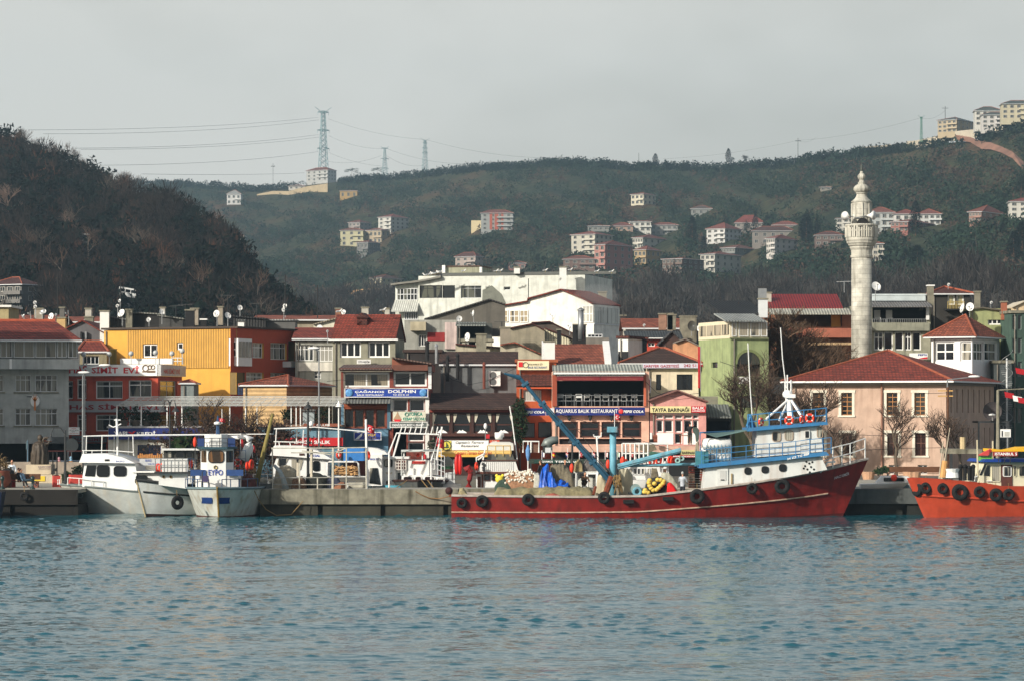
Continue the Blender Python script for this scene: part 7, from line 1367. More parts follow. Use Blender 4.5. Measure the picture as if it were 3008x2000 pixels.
for k,(x,y,a_)in enumerate(((300,795,50),(358,795,25),(680,790,80),(740,740,80))):ring('orange life ring on the dark edged boat, '+['left one turned away','left front one','edge-on one at its right end','upper edge-on one at right'][k],205.8,x,y,(58,66,60,55)[k],a_,white=False)
n=Nd('menu_board','white board with small blue letters and orange food display on the boat roof','sign board',45,211.5,0,zg=HC+(HY-ny(765))/F*211.5);a=n.P(350,675);M().box(0,a[0],0,.1,0,a[1]).mk('board',mk((180,184,186),.6,.1),n);letter(n,'BALIKÇI',n.Px(125),n.Px(205),n.Pz(718),n.Pz(682),-.03,BLUEL,.04);letter(n,'248 50 15',n.Px(158),n.Px(290),n.Pz(752),n.Pz(735),-.03,BLUEL,.03);m=M();r_=random.Random(1);[m.box(n.Px(20+k*26),n.Px(38+k*26),0,.3,a[1]+.05,a[1]+.25+r_.random()*.15)for k in range(13)];m.mk('loaf_display',mk((190,130,70),.8,.5,4),n)
tyre('big worn tyre hanging between the two bows',201.9,560,1268,98,group='tyres hung as boat fenders',ang=35,th=.36)
HY2=mk((200,201,192),.5,.22,1.,.75,.15,c2=(140,112,60))
n=eb=Nd('pilot_boat','white round bowed boat with blue stripes seen bow on, rust down its stem','pilot boat',1080,201.5,0,zg=0)
W_=eb.Px(1605)-eb.Px(590);cx_=(eb.Px(1605)+eb.Px(590))/2+.0
sh=lambda t:eb.Pz(1105)+(eb.Pz(1078)-eb.Pz(1105))*t**2
pt=hull(eb,13,0,1.4,W_,sh,ctr=cx_,axis='y',w0=.85,g0=.86,mats=[HY2,mk((96,40,28),.8,.3),mk((150,158,160),.6,.2)],hb=.2,pw=4.2,zk=-.45)
m=M();[m.tube([Vector(pt(t,1,s_))+Vector((0,0,.02))for t in np.linspace(.3,1,24)],.09,5)for s_ in(-1,1)];m.mk('gunwale',mk((104,122,126),.6,.3,2),eb)
m=M();m.tube([Vector(pt(1,h_,1))+Vector((0,-.02,0))for h_ in np.linspace(.05,1.04,8)],.07,5);m.mk('stem_band',mk((150,120,60),.8,.5,3),eb)
for x0,x1,sx in((888,1030,-1),(1125,1272,1)):
 vs=[]
 for i in range(7):
  for j in range(3):
   xx=x0+(x1-x0)*i/6;yy=1198+85*j/2;lo,hi=.3,1.
   z=eb.Pz(yy,y=1);best=None
   for t in np.linspace(.4,1,120):
    h_=(z+.45)/(sh(t)+.45);p=pt(t,min(1,h_),sx);u=eb.Px(xx,p[1]);d=abs(p[0]-u)
    if best is None or d<best[0]:best=(d,p)
   vs.append((best[1][0],best[1][1]-.05,z))
 M().add(vs,[(i*3+j,(i+1)*3+j,(i+1)*3+j+1,i*3+j+1)for i in range(6)for j in range(2)]).mk('bow_panel',mk((30,60,120),.6,.35,3,.5),eb)
YB=2.2
def ez(y,yy=YB):return eb.P(1080,y,yy)[1]
M().extz([(eb.Px(800,3.2),3.4),(eb.Px(870,YB),YB+.2),(eb.Px(1010,YB),YB),(eb.Px(1200,YB),YB),(eb.Px(1380,YB),YB+.2),(eb.Px(1420,3.2),3.4),(eb.Px(1420,8),8),(eb.Px(800,8),8)],ez(1085),ez(905)).mk('deckhouse',CW,eb)
M().extz([(eb.Px(868,YB),YB+.5),(eb.Px(960,YB),YB-.05),(eb.Px(1215,YB),YB-.05),(eb.Px(1310,YB),YB+.5),(eb.Px(1312,6),6),(eb.Px(865,6),6)],ez(1070),ez(540)).mk('pilot_house',CW,eb)
M().extz([(eb.Px(815,YB),YB+.4),(eb.Px(930,YB),YB-.35),(eb.Px(1240,YB),YB-.35),(eb.Px(1365,YB),YB+.4),(eb.Px(1365,6.5),6.5),(eb.Px(815,6.5),6.5)],ez(540),ez(515)).mk('bridge_roof',mk((40,70,80),.6),eb)
M().extz([(eb.Px(925,YB+1),YB+1.2),(eb.Px(1000,YB+1),YB+.7),(eb.Px(1160,YB+1),YB+.7),(eb.Px(1238,YB+1),YB+1.2),(eb.Px(1238,5),5),(eb.Px(925,5),5)],ez(515),ez(345)).mk('flying_bridge',CW,eb)
rail(eb,[(eb.Px(x,2.6),2.6,ez(520))for x in(925,1025,1132,1238)],ez(397)-ez(520),IRON,.03,1,'bridge_railing');eb.box('blue_dodger',mk((24,50,100),.7),1240,395,1340,510,3.2,3.3);eb.box('blue_dodger',mk((24,50,100),.7),830,400,920,505,3.6,3.7)
eb.glasswin(975,560,1192,730,YB-.07,RUBBER,pane_m((46,34,22),(120,84,50),.7),.25)
for x0,x1,p,q in((868,938,(eb.Px(872,YB),YB+.48),(eb.Px(950,YB),YB+.0)),(1228,1310,(eb.Px(1225,YB),YB+.0),(eb.Px(1306,YB),YB+.48))):
 z0,z1=ez(722),ez(565);M().add([(p[0],p[1]-.03,z0),(q[0],q[1]-.03,z0),(q[0],q[1]-.03,z1),(p[0],p[1]-.03,z1)],[(0,1,2,3)]).mk('corner_window',pane_m((40,34,26),(90,70,50),.5),eb)
for x0,x1,y1 in((735,945,905),(1225,1450,905)):eb.box('blue_panel',mk((34,66,118),.5,.2,2,.3),x0,822,x1,y1,YB-.15,YB-.09)
a=eb.P(978,900,YB-.1);c=eb.P(1175,822,YB-.1);letter(eb,'EYPO',a[0],c[0],a[1],c[1],YB-.1,BLUEL,.03)
p=eb.P3(1075,790,YB-.1);M().torus(p,.1,.035,'y',12,5).mk('brass_lamp',mk((150,130,60),.4,metal=.6),eb)
BR=mk((44,70,104),.5,.2,2)
for xs in((620,655,740,820,900,985),(1165,1275,1385,1480,1600)):
 top=[(eb.Px(x,1.6),1.4+(abs(x-1080)/520)**2*3,ez(1075))for x in xs];rail(eb,top,.62,BR,.035,0,'bow_railing')
rail(eb,[(eb.Px(x,3),3.2,ez(905))for x in(1320,1400,1480)],1.7,BR,.018,2,'side_railing');rail(eb,[(eb.Px(x,3),3.4,ez(1000))for x in(690,730,770,800)],1.6,BR,.02,1,'side_ladder')
m=M();m.tube([eb.P3(1240,385,5),eb.P3(1490,382,5),eb.P3(1545,410,5),eb.P3(1535,500,5),eb.P3(1450,690,5)],[.1,.16,.3,.34,.4],8);m.mk('radar_arch',CW,eb,True)
m=M();m.tube([eb.P3(1108,345,3.5),eb.P3(1105,180,3.5),eb.P3(1108,90,3.5)],[.14,.1,.05],6);m.mk('radar_mast',BR,eb);M().lathe([(.15,0),(.23,.05),(.23,.16),(.1,.22)],16,eb.P3(1100,215,3.4)).mk('radar_dome',CLEANW,eb,True)
eb.tubes('davit',IRON,[[(800,740,2.5),(795,370,2.5)],[(890,1070,1.2),(895,850,1.2),(915,835,1.2)]],.04);m=M();m.ell(eb.P3(795,450,2.4),(.13,.13,.34),8);m.mk('orange_float',ORNG,eb,True);p=eb.P3(940,945,1.2);M().box(p[0]-.2,p[0]+.2,1.1,1.4,p[2]-.2,p[2]+.2).mk('anchor_winch',mk((60,50,90),.6),eb)
flag('small red flag behind the radar of the blue striped boat',208,1115,120,1205,185,1162,0,200,emblem=True);flag('drooping red flag right of the blue striped boat',207.5,1420,390,1455,540,1415,330,620,emblem=False);flag('dark red flag hanging on a staff beside the leaning spar',208,1578,480,1612,600,1575,470,660,emblem=False)
for k,(x,y,r_,a_)in enumerate(((1372,728,60,10),(1560,750,72,70),(1510,770,66,75))):ring('orange life ring on the blue striped boat, '+['front facing beside the radar arch','rightmost edge-on','dark edge-on beside the rightmost'][k],204.9,x,y,r_,a_,white=(k==0))
n=Nd('harbour_spar','long leaning yellowish spar rising beside the blue striped boat','spar',1640,209,0,zg=.3);M().tube([n.P3(1620,1060,0),n.P3(1700,700,0),n.P3(1850,60,0)],[.2,.17,.1],8).mk('pole',mk((128,116,62),.8,.3,2),n,True);M().tube([n.P3(1630,820,.2),n.P3(1780,350,.1),n.P3(1850,60,0)],.02,3).mk('stay',DARK,n)
heap('tangle of red and dark fishing gear right of the blue striped boat',207,((1420,1080),(1440,960),(1500,900),(1560,930),(1620,1000),(1640,1080)),mk((96,50,44),.9,.6,5,bump=.5),seed=21,name='fishing_gear',cat='fishing gear',zdrop=.2)
n=Nd('small_boat','small dark hulled boat end between the leaning spar and the mole','small boat',1760,209,0,zg=0);hull(n,9,0,.3,2.6,lambda t:n.Pz(1010),ctr=0,axis='y',mats=[mk((110,114,112),.6,.4,2),DARK,CLEANW],hb=.2,zk=-.3);rail(n,[(x,1.2,n.Pz(1005))for x in(-1.,0,.9)],.6,CLEANW,.03,0);m=M();m.ell((.5,1.2,n.Pz(985)),(.4,.3,.2),6);m.ell((-.3,1.5,n.Pz(980)),(.35,.3,.25),6);m.mk('bundles',mk((170,165,150),.8,.4,4),n,True)
T('b3')
n=kb=Nd('cabin_boat','white cabin boat with blue name lettering behind the mole railings','cabin boat',100,217,0,zg=0)
s1t=kb.Px(60);s0=kb.Px(1350);sh=lambda t:kb.Pz(1130);hull(kb,s0,s1t,s1t+.8,4.2,sh,ctr=1.5,mats=[CW,HB,CW],zk=-.4)
M().ext([kb.P(x,y,0)for x,y in((110,1100),(115,900),(170,745),(960,760),(935,1040),(900,1100))],0,3.4).mk('cabin',CW,kb)
M().ext([kb.P(x,y,-.3)for x,y in((68,712),(130,565),(560,570),(800,640),(1030,775))],-.35,3.7).mk('cabin_roof',CW,kb)
P_=[kb.P(x,y,-.04)for x,y in((178,850),(200,762),(350,765),(300,860),(255,920))];M().ext(P_,-.05,-.003).mk('window',GLASSC,kb);P_=[kb.P(x,y,-.04)for x,y in((400,940),(400,770),(560,770),(575,800),(540,930),(500,945))];M().ext(P_,-.05,-.003).mk('window',GLASSC,kb);kb.glasswin(725,800,835,955,-.02,RUBBER,GLASS,.15);kb.box('roof_vent',BROWNF,518,683,597,712,-.4,-.34)
a=kb.P(635,735,-.4);c=kb.P(838,690,-.4);letter(kb,'KÖKSAL',a[0],c[0],a[1],c[1],-.38,BLUEL,.05)
kb.tubes('awning_frame',CLEANW,[[(130,305,0),(600,290,0),(750,278,0),(1535,350,0)],[(170,310,0),(150,590,0)],[(585,320,0),(570,570,0)],[(820,340,0),(815,520,0)],[(480,310,1),(475,500,1)],[(125,500,-.2),(540,510,-.2)],[(205,505,-.2),(215,565,-.2)],[(370,505,-.2),(385,565,-.2)]],.04)
M().slab([kb.P3(130,300,0),kb.P3(740,275,0),kb.P3(740,268,3),kb.P3(130,293,3)],.05).mk('awning',CW,kb);M().slab([kb.P3(742,275,0),kb.P3(1540,345,0),kb.P3(1540,338,3),kb.P3(742,268,3)],.05).mk('awning',CW,kb)
m=M();m.lathe([(.13,0),(.16,.1),(.14,.3),(.05,.36)],14,kb.P3(700,262,0));m.mk('radar_dome',CLEANW,kb,True)
n=Nd('work_boat','boat with blue tarpaulin roof and firewood rack behind the mole railings','boat',940,215,0,zg=0);s1t=n.Px(900);s0=n.Px(1640);hull(n,s1t,s0,s0-.5,3.6,lambda t:n.Pz(1150),ctr=1.2,mats=[CW,HB,CW],zk=-.4)
n.box('tarpaulin_roof',mk((50,120,190),.5,.2,2,bump=.4),1195,600,1550,795,.2,3);n.poly('white_cover',CW,((1560,700),(1555,590),(1700,605),(1830,650),(1880,700)),.3,3);n.box('pilot_house',CW,1550,700,1790,1180,.2,2.8);n.poly('window',GLASSC,((1600,1140),(1600,905),(1720,905),(1765,1160)),.14,.19)
n.tubes('rack',CLEANW,[[(945,1030,-.4),(948,830,-.4),(975,810,-.4),(1400,810,-.4),(1425,840,-.4),(1440,1030,-.4)],[(880,1040,-.4),(1560,1045,-.4)]],.07)
letter(n,'BALIK EVİ',n.Px(1602),n.Px(1735),n.Pz(785),n.Pz(745),.17,BLUEL,.04)
f_=Nd('firewood','stack of sawn firewood held in the white rack','firewood',1230,214.7,0,zg=HC+(HY-ny(1030))/F*214.7);r_=random.Random(5);m=M()
for k in range(70):x=r_.uniform(f_.Px(1060),f_.Px(1410));z=r_.uniform(.03,f_.Pz(890));l_=r_.uniform(.3,.6);a_=r_.gauss(0,.3);m.tube([(x-l_/2,r_.uniform(0,.5),z-a_*.2),(x+l_/2,r_.uniform(0,.5),z+a_*.2)],.045,5)
m.mk('logs',mk((190,150,100),.8,.4,5),f_)
for k,(x,y,a_)in enumerate(((1125,700,60),(1578,715,75))):ring('orange life ring %s the blue tarpaulin roof'%('left of','right of')[k],214.4,x,y,78*.9,a_,white=False)
n=Nd('mole_railing','pale rusty pipe railing and frame standing along the mole','railing',90,208,0,zg=QZ);
n.tubes('lower_rails',mk((150,148,140),.6,.3,3),[[(110,1055,0),(520,1055,0),(1560,1045,0)],[(100,1160,0),(520,1160,0),(1000,1160,0),(1540,1152,0)]],.035)
n.tubes('posts',mk((190,186,170),.6,.3,3,.4),[[(x,1250,0),(x+dx,y,0)]for x,dx,y in((110,-6,600),(520,0,830),(798,0,1060),(1022,8,590),(1036,6,600),(1240,2,600),(1548,-8,620))],.05)
n.tubes('top_rails',mk((190,186,170),.6,.3,3,.4),[[(90,600,0),(540,600,0),(950,600,0),(1540,590,0)],[(390,670,0),(950,670,0),(1540,662,0)],[(560,640,0),(990,700,0),(1240,600,0)]],.04)
n.tubes('tall_white_post',CLEANW,[[(1555,1240,.2),(1548,600,.2),(1540,160,.2)]],.09);n.tubes('stub_post',mk((190,180,160),.7),[[(705,1050,.2),(705,620,.2)],[(495,1030,.2),(497,825,.2)]],.11)
flag('wind blown red flag on the tall white post of the mole',208.2,1552,230,1672,390,1545,155,240)
n=Nd('anchor','pale curved anchor arm leaning on the mole','anchor',300,208.5,0,zg=QZ);M().tube([n.P3(130,860,0),n.P3(220,960,0),n.P3(275,1080,0),n.P3(310,1230,0)],[.1,.16,.17,.26],8).mk('arm',mk((150,160,162),.6),n,True)
heap('pale round net pile under the bow of the lettered cabin boat',210,((130,1240),(160,1000),(250,925),(360,920),(470,1000),(480,1240)),mk((158,150,130),.9,.4,4,bump=.5),seed=31,zdrop=.3);heap('brown rounded net pile beside the dark chairs',209.6,((390,1245),(420,1090),(480,1055),(560,1060),(620,1150),(625,1245)),mk((104,78,58),.9,.4,4,bump=.5),seed=32,zdrop=.1)
heap('dark net and rope heap on top of the stacked gear',210.4,((600,1240),(630,1040),(720,1000),(830,1000),(940,1060),(960,1240)),NETD,seed=33,zdrop=.1);heap('blue and brown folded sacks behind the rails',210.6,((930,1240),(940,1080),(1000,1060),(1100,1080),(1150,1140),(1160,1240)),mk((60,64,80),.9,.6,4),seed=34,name='sack_pile',cat='sack pile',zdrop=.1);heap('rust coloured sack pile by the second white post',209.2,((1020,1245),(1060,1180),(1150,1120),(1210,1130),(1240,1245)),mk((136,92,66),.9,.4,4),seed=35,name='sack_pile',cat='sack pile')
n=Nd('equipment_box','pale cabinet with dark opening standing on the mole','cabinet',1270,210,0,zg=QZ);a=n.P(1545,1130);M().box(0,a[0],0,1.2,0,a[1]).mk('case',mk((170,166,150),.7,.3,2),n);M().box(.15,1.1,-.02,-.002,.05,a[1]-.35).mk('opening',BLACK,n)
T('b2')
T('b4')
n=Nd('small_cruiser','small white boat with square pilot house and turquoise deck edge','boat',110,216,0,zg=0);hull(n,n.Px(460),n.Px(-30),n.Px(20),3.4,lambda t:n.Pz(1030),ctr=1,mats=[mk((90,170,190),.5),HB,CW],zk=-.4);n.box('pilot_house',CW,105,655,290,1035,.2,2.5);n.box('roof',CW,98,648,470,675,0,2.8);n.glasswin(132,682,245,788,.17,RUBBER,GLASSC,.12);n.glasswin(160,970,220,1020,.17,RUBBER,GLASS,.05);letter(n,'TURGUT',n.Px(152),n.Px(240),n.Pz(882),n.Pz(858),.16,mk((170,140,80),.6),.04);n.box('aft_house',CW,292,820,420,1035,.5,2.5);n.glasswin(300,850,372,970,.46,CLEANW,GLASS,.05)
n.tubes('lattice_rail',mk((205,198,190),.6),[[(285,y,.1),(430,y,.1)]for y in(695,735,775,820)]+[[(x,690,.1),(x,830,.1)]for x in(290,325,360,395,428)],.04)
n=Nd('gantry','white slanting pipe gantry with a row of prongs above the dark bowed boat','gantry',600,214,0,zg=0);n.tubes('pipes',CLEANW,[[(190,612,0),(300,328,0),(870,345,0),(770,700,0)],[(255,650,1),(345,335,1)],[(840,690,1),(915,240,1)]],.07);n.tubes('prong',CLEANW,[[(345,325,0),(375,235,0)],[(405,325,0),(430,235,0)],[(475,328,0),(500,240,0)],[(545,330,0),(570,240,0)],[(620,332,0),(652,170,0)],[(690,335,0),(712,240,0)],[(765,338,0),(788,240,0)],[(838,340,0),(858,240,0)]],.04);n.tubes('leg',CLEANW,[[(200,600,.5),(200,1100,.5)],[(770,700,.5),(770,1100,.5)]],.07)
db=n=Nd('bow_boat','boat seen bow on with grey flared bow and white rounded superstructure behind the mole','fishing boat',620,212.9,0,zg=0);W_=n.Px(1050)-n.Px(185)
sh=lambda t:n.Pz(1010)+(n.Pz(975)-n.Pz(1010))*t**2;pt=hull(n,13,.3,1.6,W_,sh,ctr=(n.Px(1050)+n.Px(185))/2-.2,axis='y',w0=.8,g0=.5,mats=[mk((84,86,84),.45,.3,1,.3,c2=(150,140,110)),DARK,CW],hb=.2,pw=2.6,zk=-.3)
m=M();[m.tube([Vector(pt(t,1,s_))+Vector((0,0,.02))for t in np.linspace(.3,1,24)],.09,5)for s_ in(-1,1)];m.mk('gunwale',mk((60,36,30),.6),n)
n.tubes('mooring_line',ROPE,[[(440,970,.5),(260,1090,-.3)],[(640,965,.5),(740,1090,-.3)],[(720,965,.5),(820,1090,-.3)]],.03)
def zz(y,yy=3):return n.P(620,y,yy)[1]
n.poly('deckhouse',CW,((375,1000),(370,905),(600,890),(960,930),(950,1010)),3,8);
for x0,x1 in((385,520),(545,642),(672,818)):n.glasswin(x0,908,x1,975,2.97,CW,pane_m((40,24,22)),.25)
for x0 in(850,885,918):n.glasswin(x0,930,x0+28,985,2.97,CW,GLASS,.05)
M().extz([(n.Px(415,3.3),3.9),(n.Px(450,3.3),3.3),(n.Px(740,3.3),3.3),(n.Px(860,3.3),3.9),(n.Px(860,6),6.5),(n.Px(415,6),6.5)],zz(900),zz(695)).mk('upper_house',CW,n);n.box('name_strip',mk((190,50,36),.6),508,706,688,740,3.2,3.29);a=n.P(530,734,3.2);c=n.P(670,714,3.2);letter(n,'BAHADIR',a[0],c[0],a[1],c[1],3.18,mk((130,20,20),.6),.04)
n.tubes('canopy_frame',mk((200,204,200),.6),[[(365,900,3),(370,565,3),(820,560,3),(815,820,3)],[(400,690,3.3),(400,590,3.3)],[(650,690,3.3),(650,590,3.3)]],.06);M().slab([n.P3(360,572,2.8),n.P3(900,565,2.8),n.P3(900,545,6),n.P3(360,550,6)],.06).mk('canopy',mk((170,176,170),.7,.1),n)
rail(n,[n.P3(x,y,3.1)for x,y in((770,880),(860,895),(950,925))],1.5,PVC,.03,3,'side_railing');m=M();m.ell(n.P3(590,625,3.5),(.14,.14,.14),8);m.mk('orange_buoy',ORNG,n,True)
flag('small red pennant above the white rounded superstructure',214,662,600,705,690,686,600,695,emblem=False);flag('large red and white flag hanging by the gantry',215,830,380,945,545,905,340,700,emblem=False)
n=Nd('small_boat','boat with green canvas hood and grey folded cover behind the rounded superstructure','boat',1000,217,0,zg=0);hull(n,n.Px(860),n.Px(1170),n.Px(1150),3.2,lambda t:n.Pz(1020),ctr=1,mats=[CW,HB,CW],zk=-.4);n.box('canopy',mk((36,80,50),.7,.2),850,780,1110,815,0,2.6);n.tubes('post',PVC,[[(x,1020,0),(x,680,0)]for x in(905,1080)],.06);n.poly('folded_cover',mk((140,144,136),.8,.3,3),((915,775),(915,690),(985,640),(1060,700),(1075,775)),.3,2);n.poly('window_frame',PVC,((960,1080),(960,865),(1080,850),(1060,920),(1080,1080)),.1,.2)
n=Nd('fender_bunch','bunch of red inflatable fenders beside the green hood','fenders',1140,216,0,zg=HC+(HY-ny(820))/F*216);m=M();[m.ell((n.Px(1112+k*24),.1*(k%2),n.Pz(750)),(.17,.17,.75),8)for k in range(3)];m.mk('fender',mk((200,30,26),.4,.1),n,True)
n=Nd('deck_crane','small dark red deck crane behind the mole','deck crane',1280,214,0,zg=.8);M().tube([n.P3(1275,1060,0),n.P3(1285,960,0),n.P3(1305,860,0)],[.26,.2,.16],8).mk('column',mk((130,26,24),.5,.2),n);M().tube([n.P3(1305,860,0),n.P3(1270,800,0),n.P3(1225,830,0)],[.22,.28,.24],8).mk('arm',mk((130,26,24),.5,.2),n)
n=wb=Nd('trawler','white rounded trawler bridge with brown trim left of the nets','trawler',1700,214.5,0,zg=0);s0=n.Px(2100);s1t=n.Px(1330);hull(n,s0,s1t,s1t+.6,4.6,lambda t:n.Pz(1075),ctr=1.6,mats=[mk((150,60,40),.6),HB,CW],zk=-.4)
n.poly('deckhouse',CW,((1380,1090),(1375,880),(1960,875),(1960,1040),(1620,1060),(1500,1090)),.3,4);n.box('trim',mk((90,50,36),.6),1370,850,2060,880,.0,4.2)
n.poly('bridge',CW,((1405,855),(1440,730),(1480,705),(1905,695),(1950,845)),.2,4)
m=M();[m.box(n.Px(x),n.Px(x)+.03,.16,.199,n.Pz(840),n.Pz(720))for x in range(1480,1900,28)];m.mk('batten',mk((200,200,196),.6),n)
n.box('bridge_top',mk((80,50,40),.6),1450,690,1940,705,.1,4);n.poly('canvas_hood',mk((206,206,196),.8,.1,1.5),((1530,560),(1555,470),(1600,450),(1830,450),(1880,470),(1885,560)),.3,3.5);rail(n,[n.P3(x,640,.3)for x in(1530,1640,1745,1840)],.75,mk((200,170,110),.6),.04,1)
n.poly('wind_screen',pane_m((90,90,84),(120,118,100),.5),((1520,690),(1545,610),(1870,610),(1900,690)),.4,.44)
m=M();m.lathe([(.25,0),(.3,.25),(.25,.4)],14,n.P3(1685,412,1));m.tube([n.P3(1630,350,1),n.P3(1755,350,1)],.18,8);m.mk('radar',CLEANW,n,True)
for x0,x1 in((1482,1570),(1590,1650),(1730,1800)):n.glasswin(x0,890,x1,975,.27,mk((80,40,30),.6),GLASSC,.08)
n.box('brown_door',mk((110,60,40),.6),1450,890,1475,1085,.25,.29);n.box('brown_door',mk((90,50,36),.6),1395,915,1440,1060,.25,.29)
m=M();[m.ell(n.P3(x,y,.15),(.11,.06,.11),5)for x,y in((1470,745),(1490,760),(1475,795),(1478,825))];m.mk('deck_lights',IRON,n)
n.tubes('whip_aerial',CLEANW,[[(1935,690,1),(1870,200,1),(1832,-40,1)]],.045);n.tubes('bow_staff',CLEANW,[[(1380,860,0),(1380,660,0),(1500,600,0)],[(1470,690,0),(1500,540,0)],[(1400,690,0),(1490,625,0)]],.06)
ring('orange life ring edge-on at the left of the rounded trawler',213.8,1382,775,60,75,white=False)
n=Nd('float_marker','white float on a thin rod above the script sign, with small red flag','marker rod',1503,216,0,zg=HC+(HY-ny(430))/F*216);M().tube([(0,0,0),(0,0,n.Pz(250))],.03,4).mk('rod',STEEL,n);m=M();m.ell((0,0,n.Pz(232)),(.13,.13,.22),6);m.mk('float',CLEANW,n);M().box(0,.3,0,.03,n.Pz(400),n.Pz(345)).mk('pennant',REDT,n)
n=Nd('yellow_bag','yellow plastic bag lying on the mole beside the green net','bag',1695,209.5,0,zg=HC+(HY-ny(1000))/F*209.5);m=M();m.ell((0,0,.25),(.3,.25,.28),8);m.ell((-.2,0,.5),(.12,.1,.12),5);m.ell((.22,0,.5),(.12,.1,.12),5);m.mk('bag',mk((220,200,60),.6,.2,4),n,True)
T('b5')
n=Nd('terrace_canopy','long low canopy with dark green lettering board under the pink restaurant','canopy',255,240,0,zg=QZ);a=n.P(1620,690);M().box(n.Px(340),a[0],0,5,a[1]-.3,a[1]).mk('roof',mk((46,60,50),.8,.3),n);m=M();[m.box(n.Px(x),n.Px(x)+.15,0,.15,0,a[1]-.3)for x in(350,560,760,1000,1240,1500)];m.mk('posts',IRON,n)
sign('dark green terrace board with white lettering over the nets',239.8,415,690,1030,735,mk((20,60,50),.6,.15),[('AQUARIUS',490,700,665,728,WHL,.05),('TERAS',690,700,900,726,WHL,.07),('BAL',930,702,1010,727,WHL,.05)])
n=Nd('pipe_frame','white pipe frame holding two panels left of the ventilation duct','frame',258,242,0,zg=HC+(HY-ny(590))/F*242);n.tubes('pipes',CLEANW,[[(260,590,0),(262,438,0),(475,440,0),(475,590,0)],[(370,438,0),(368,590,0)]],.07);n.box('brown_panel',mk((110,80,66),.8),385,480,465,590,.1,.15)
n=Nd('folded_parasol','closed blue and white parasol beside the white pipe frame','parasol',328,240.5,0,zg=QZ);z=n.Pz(480);M().tube([(0,0,0),(0,0,z+.2)],.05,6).mk('pole',CLEANW,n);M().lathe([(.06,n.Pz(700)),(.17,n.Pz(640)),(.2,n.Pz(560)),(.04,z)],10).mk('cloth',mk((96,140,190),.8,.3,3),n)
n=Nd('ventilation_duct','grey curved sheet metal ventilation duct on the terrace','duct',600,243,0,zg=HC+(HY-ny(600))/F*243);M().tube([n.P3(740,420,0),n.P3(660,425,0),n.P3(600,450,0),n.P3(580,520,0)],[.3,.34,.42,.5],10).mk('pipe',mk((120,128,124),.5,.2,2,metal=.4),n,True);n.box('housing',mk((90,96,94),.6,.2),535,515,660,600,-.6,.8);n.box('grille',PVC,560,525,635,590,-.66,-.61)
MF=dict(it=lambda u,v:0 if u<.33 else(1 if u<.66 else 2),sp=lambda u,v:0 if v<.3 or v>.7 else 1,us=lambda u,v:(2 if(u<.45 and v>.5)else(0 if int(v*7)%2==0 else 1)),tr=lambda u,v:0,pl=lambda u,v:1 if v>.5 else 0)
for k,(x,kd,cols,lb)in enumerate(((528,'it',(NAVY,CLEANW,REDT),'blue white and red flag, first of the little terrace flags'),(662,'sp',(REDT,YEL),'red and yellow flag, second of the little terrace flags'),(850,'us',(REDT,CLEANW,NAVY),'red and white striped flag with blue corner on the terrace'),(1035,'tr',(REDT,),'plain red flag behind the slanting blue boom'),(1210,'us',(REDT,CLEANW,NAVY),'small striped red flag right of the slanting boom'),(1385,'it',(REDT,CLEANW,REDT),'red and white flag just left of the light blue mast'),(1548,'it',(mk((40,130,70),.7),CLEANW,REDT),'green white and red flag right of the light blue mast'),(1730,'tr',(REDT,),'small red flag above the white boat rails at right'))):
 flag(lb,238.5,x-12,580,x+38 if k!=2 else x+30,665,x+(12 if k==2 else-12),530 if k==2 else 560,685,mat=cols,emblem=(kd=='tr'),group='small flags on the terrace',stripes=MF[kd])
flag('red flag with crescent on top of the light blue mast',204.8,1500,60,1585,165,1500,50,240)
n=Nd('light_mast','white forked mast with lights behind the slanting blue boom','mast',1268,214,0,zg=.5);n.tubes('pole',CLEANW,[[(1270,900,0),(1275,660,0),(1258,380,0)]],.07);n.tubes('fork',CLEANW,[[(1215,345,0),(1225,375,0),(1320,370,0),(1322,315,0)],[(1265,400,0),(1300,380,0)]],.05)
lamp('dark lamp post rising behind the slanting boom',214,927,455,900,0,r=.09)
n=bb=Nd('small_boat','small white boat with flat roof behind the man at the nets','boat',1100,214.5,0,zg=0);hull(n,n.Px(1500),n.Px(930),n.Px(960),3.4,lambda t:n.Pz(1060),ctr=1.2,mats=[CW,HB,CW],zk=-.4);n.box('roof',mk((200,202,196),.6,.15),930,845,1300,868,0,2.6);n.tubes('post',CLEANW,[[(x,1060,0),(x,868,0)]for x in(985,1130,1262)],.09);n.poly('canvas_hood',mk((196,196,186),.8,.2,2),((985,1060),(1010,980),(1080,915),(1200,920),(1250,1000),(1260,1060)),.5,2.4);n.box('cross_beam',CLEANW,1110,865,1265,885,-.05,.0)
heap('tangled pale net and poles piled on the small flat roofed boat',214.8,((950,845),(960,720),(1020,680),(1060,740),(1065,845)),mk((150,134,96),.9,.5,5,bump=.5),seed=41,dpt=1);heap('mixed gear with blue cloth piled on the small flat roofed boat',215.4,((1060,845),(1070,740),(1120,670),(1200,700),(1290,690),(1380,740),(1440,845)),mk((110,104,100),.9,.7,5,bump=.5),seed=42,name='gear_pile',cat='gear pile',dpt=1.4)
for k,(x,y,lb)in enumerate(((920,800,'long orange fender hanging behind the tall grey net pile'),(1412,745,'long orange fender behind the rigging near the mast'),(1612,700,'orange fender right of the light blue mast'))):n=Nd('fender',lb,'fender',x,212.5,0,zg=HC+(HY-ny(y+65))/F*212.5,group='long orange fenders');m=M();m.ell((0,0,.33),(.15,.15,.33),9);m.mk('float',ORNG,n,True)
n=pb=Nd('ferry_boat','white passenger boat with many windows and life rings behind the red boat','passenger boat',1700,214,0,zg=0);T('b6');hull(n,n.Px(60),n.Px(760),n.Px(740),4.4,lambda t:n.Pz(960),ctr=1.6,mats=[CW,HB,CW],zk=-.4);n.box('lower_house',CW,120,780,760,960,.3,3.8)
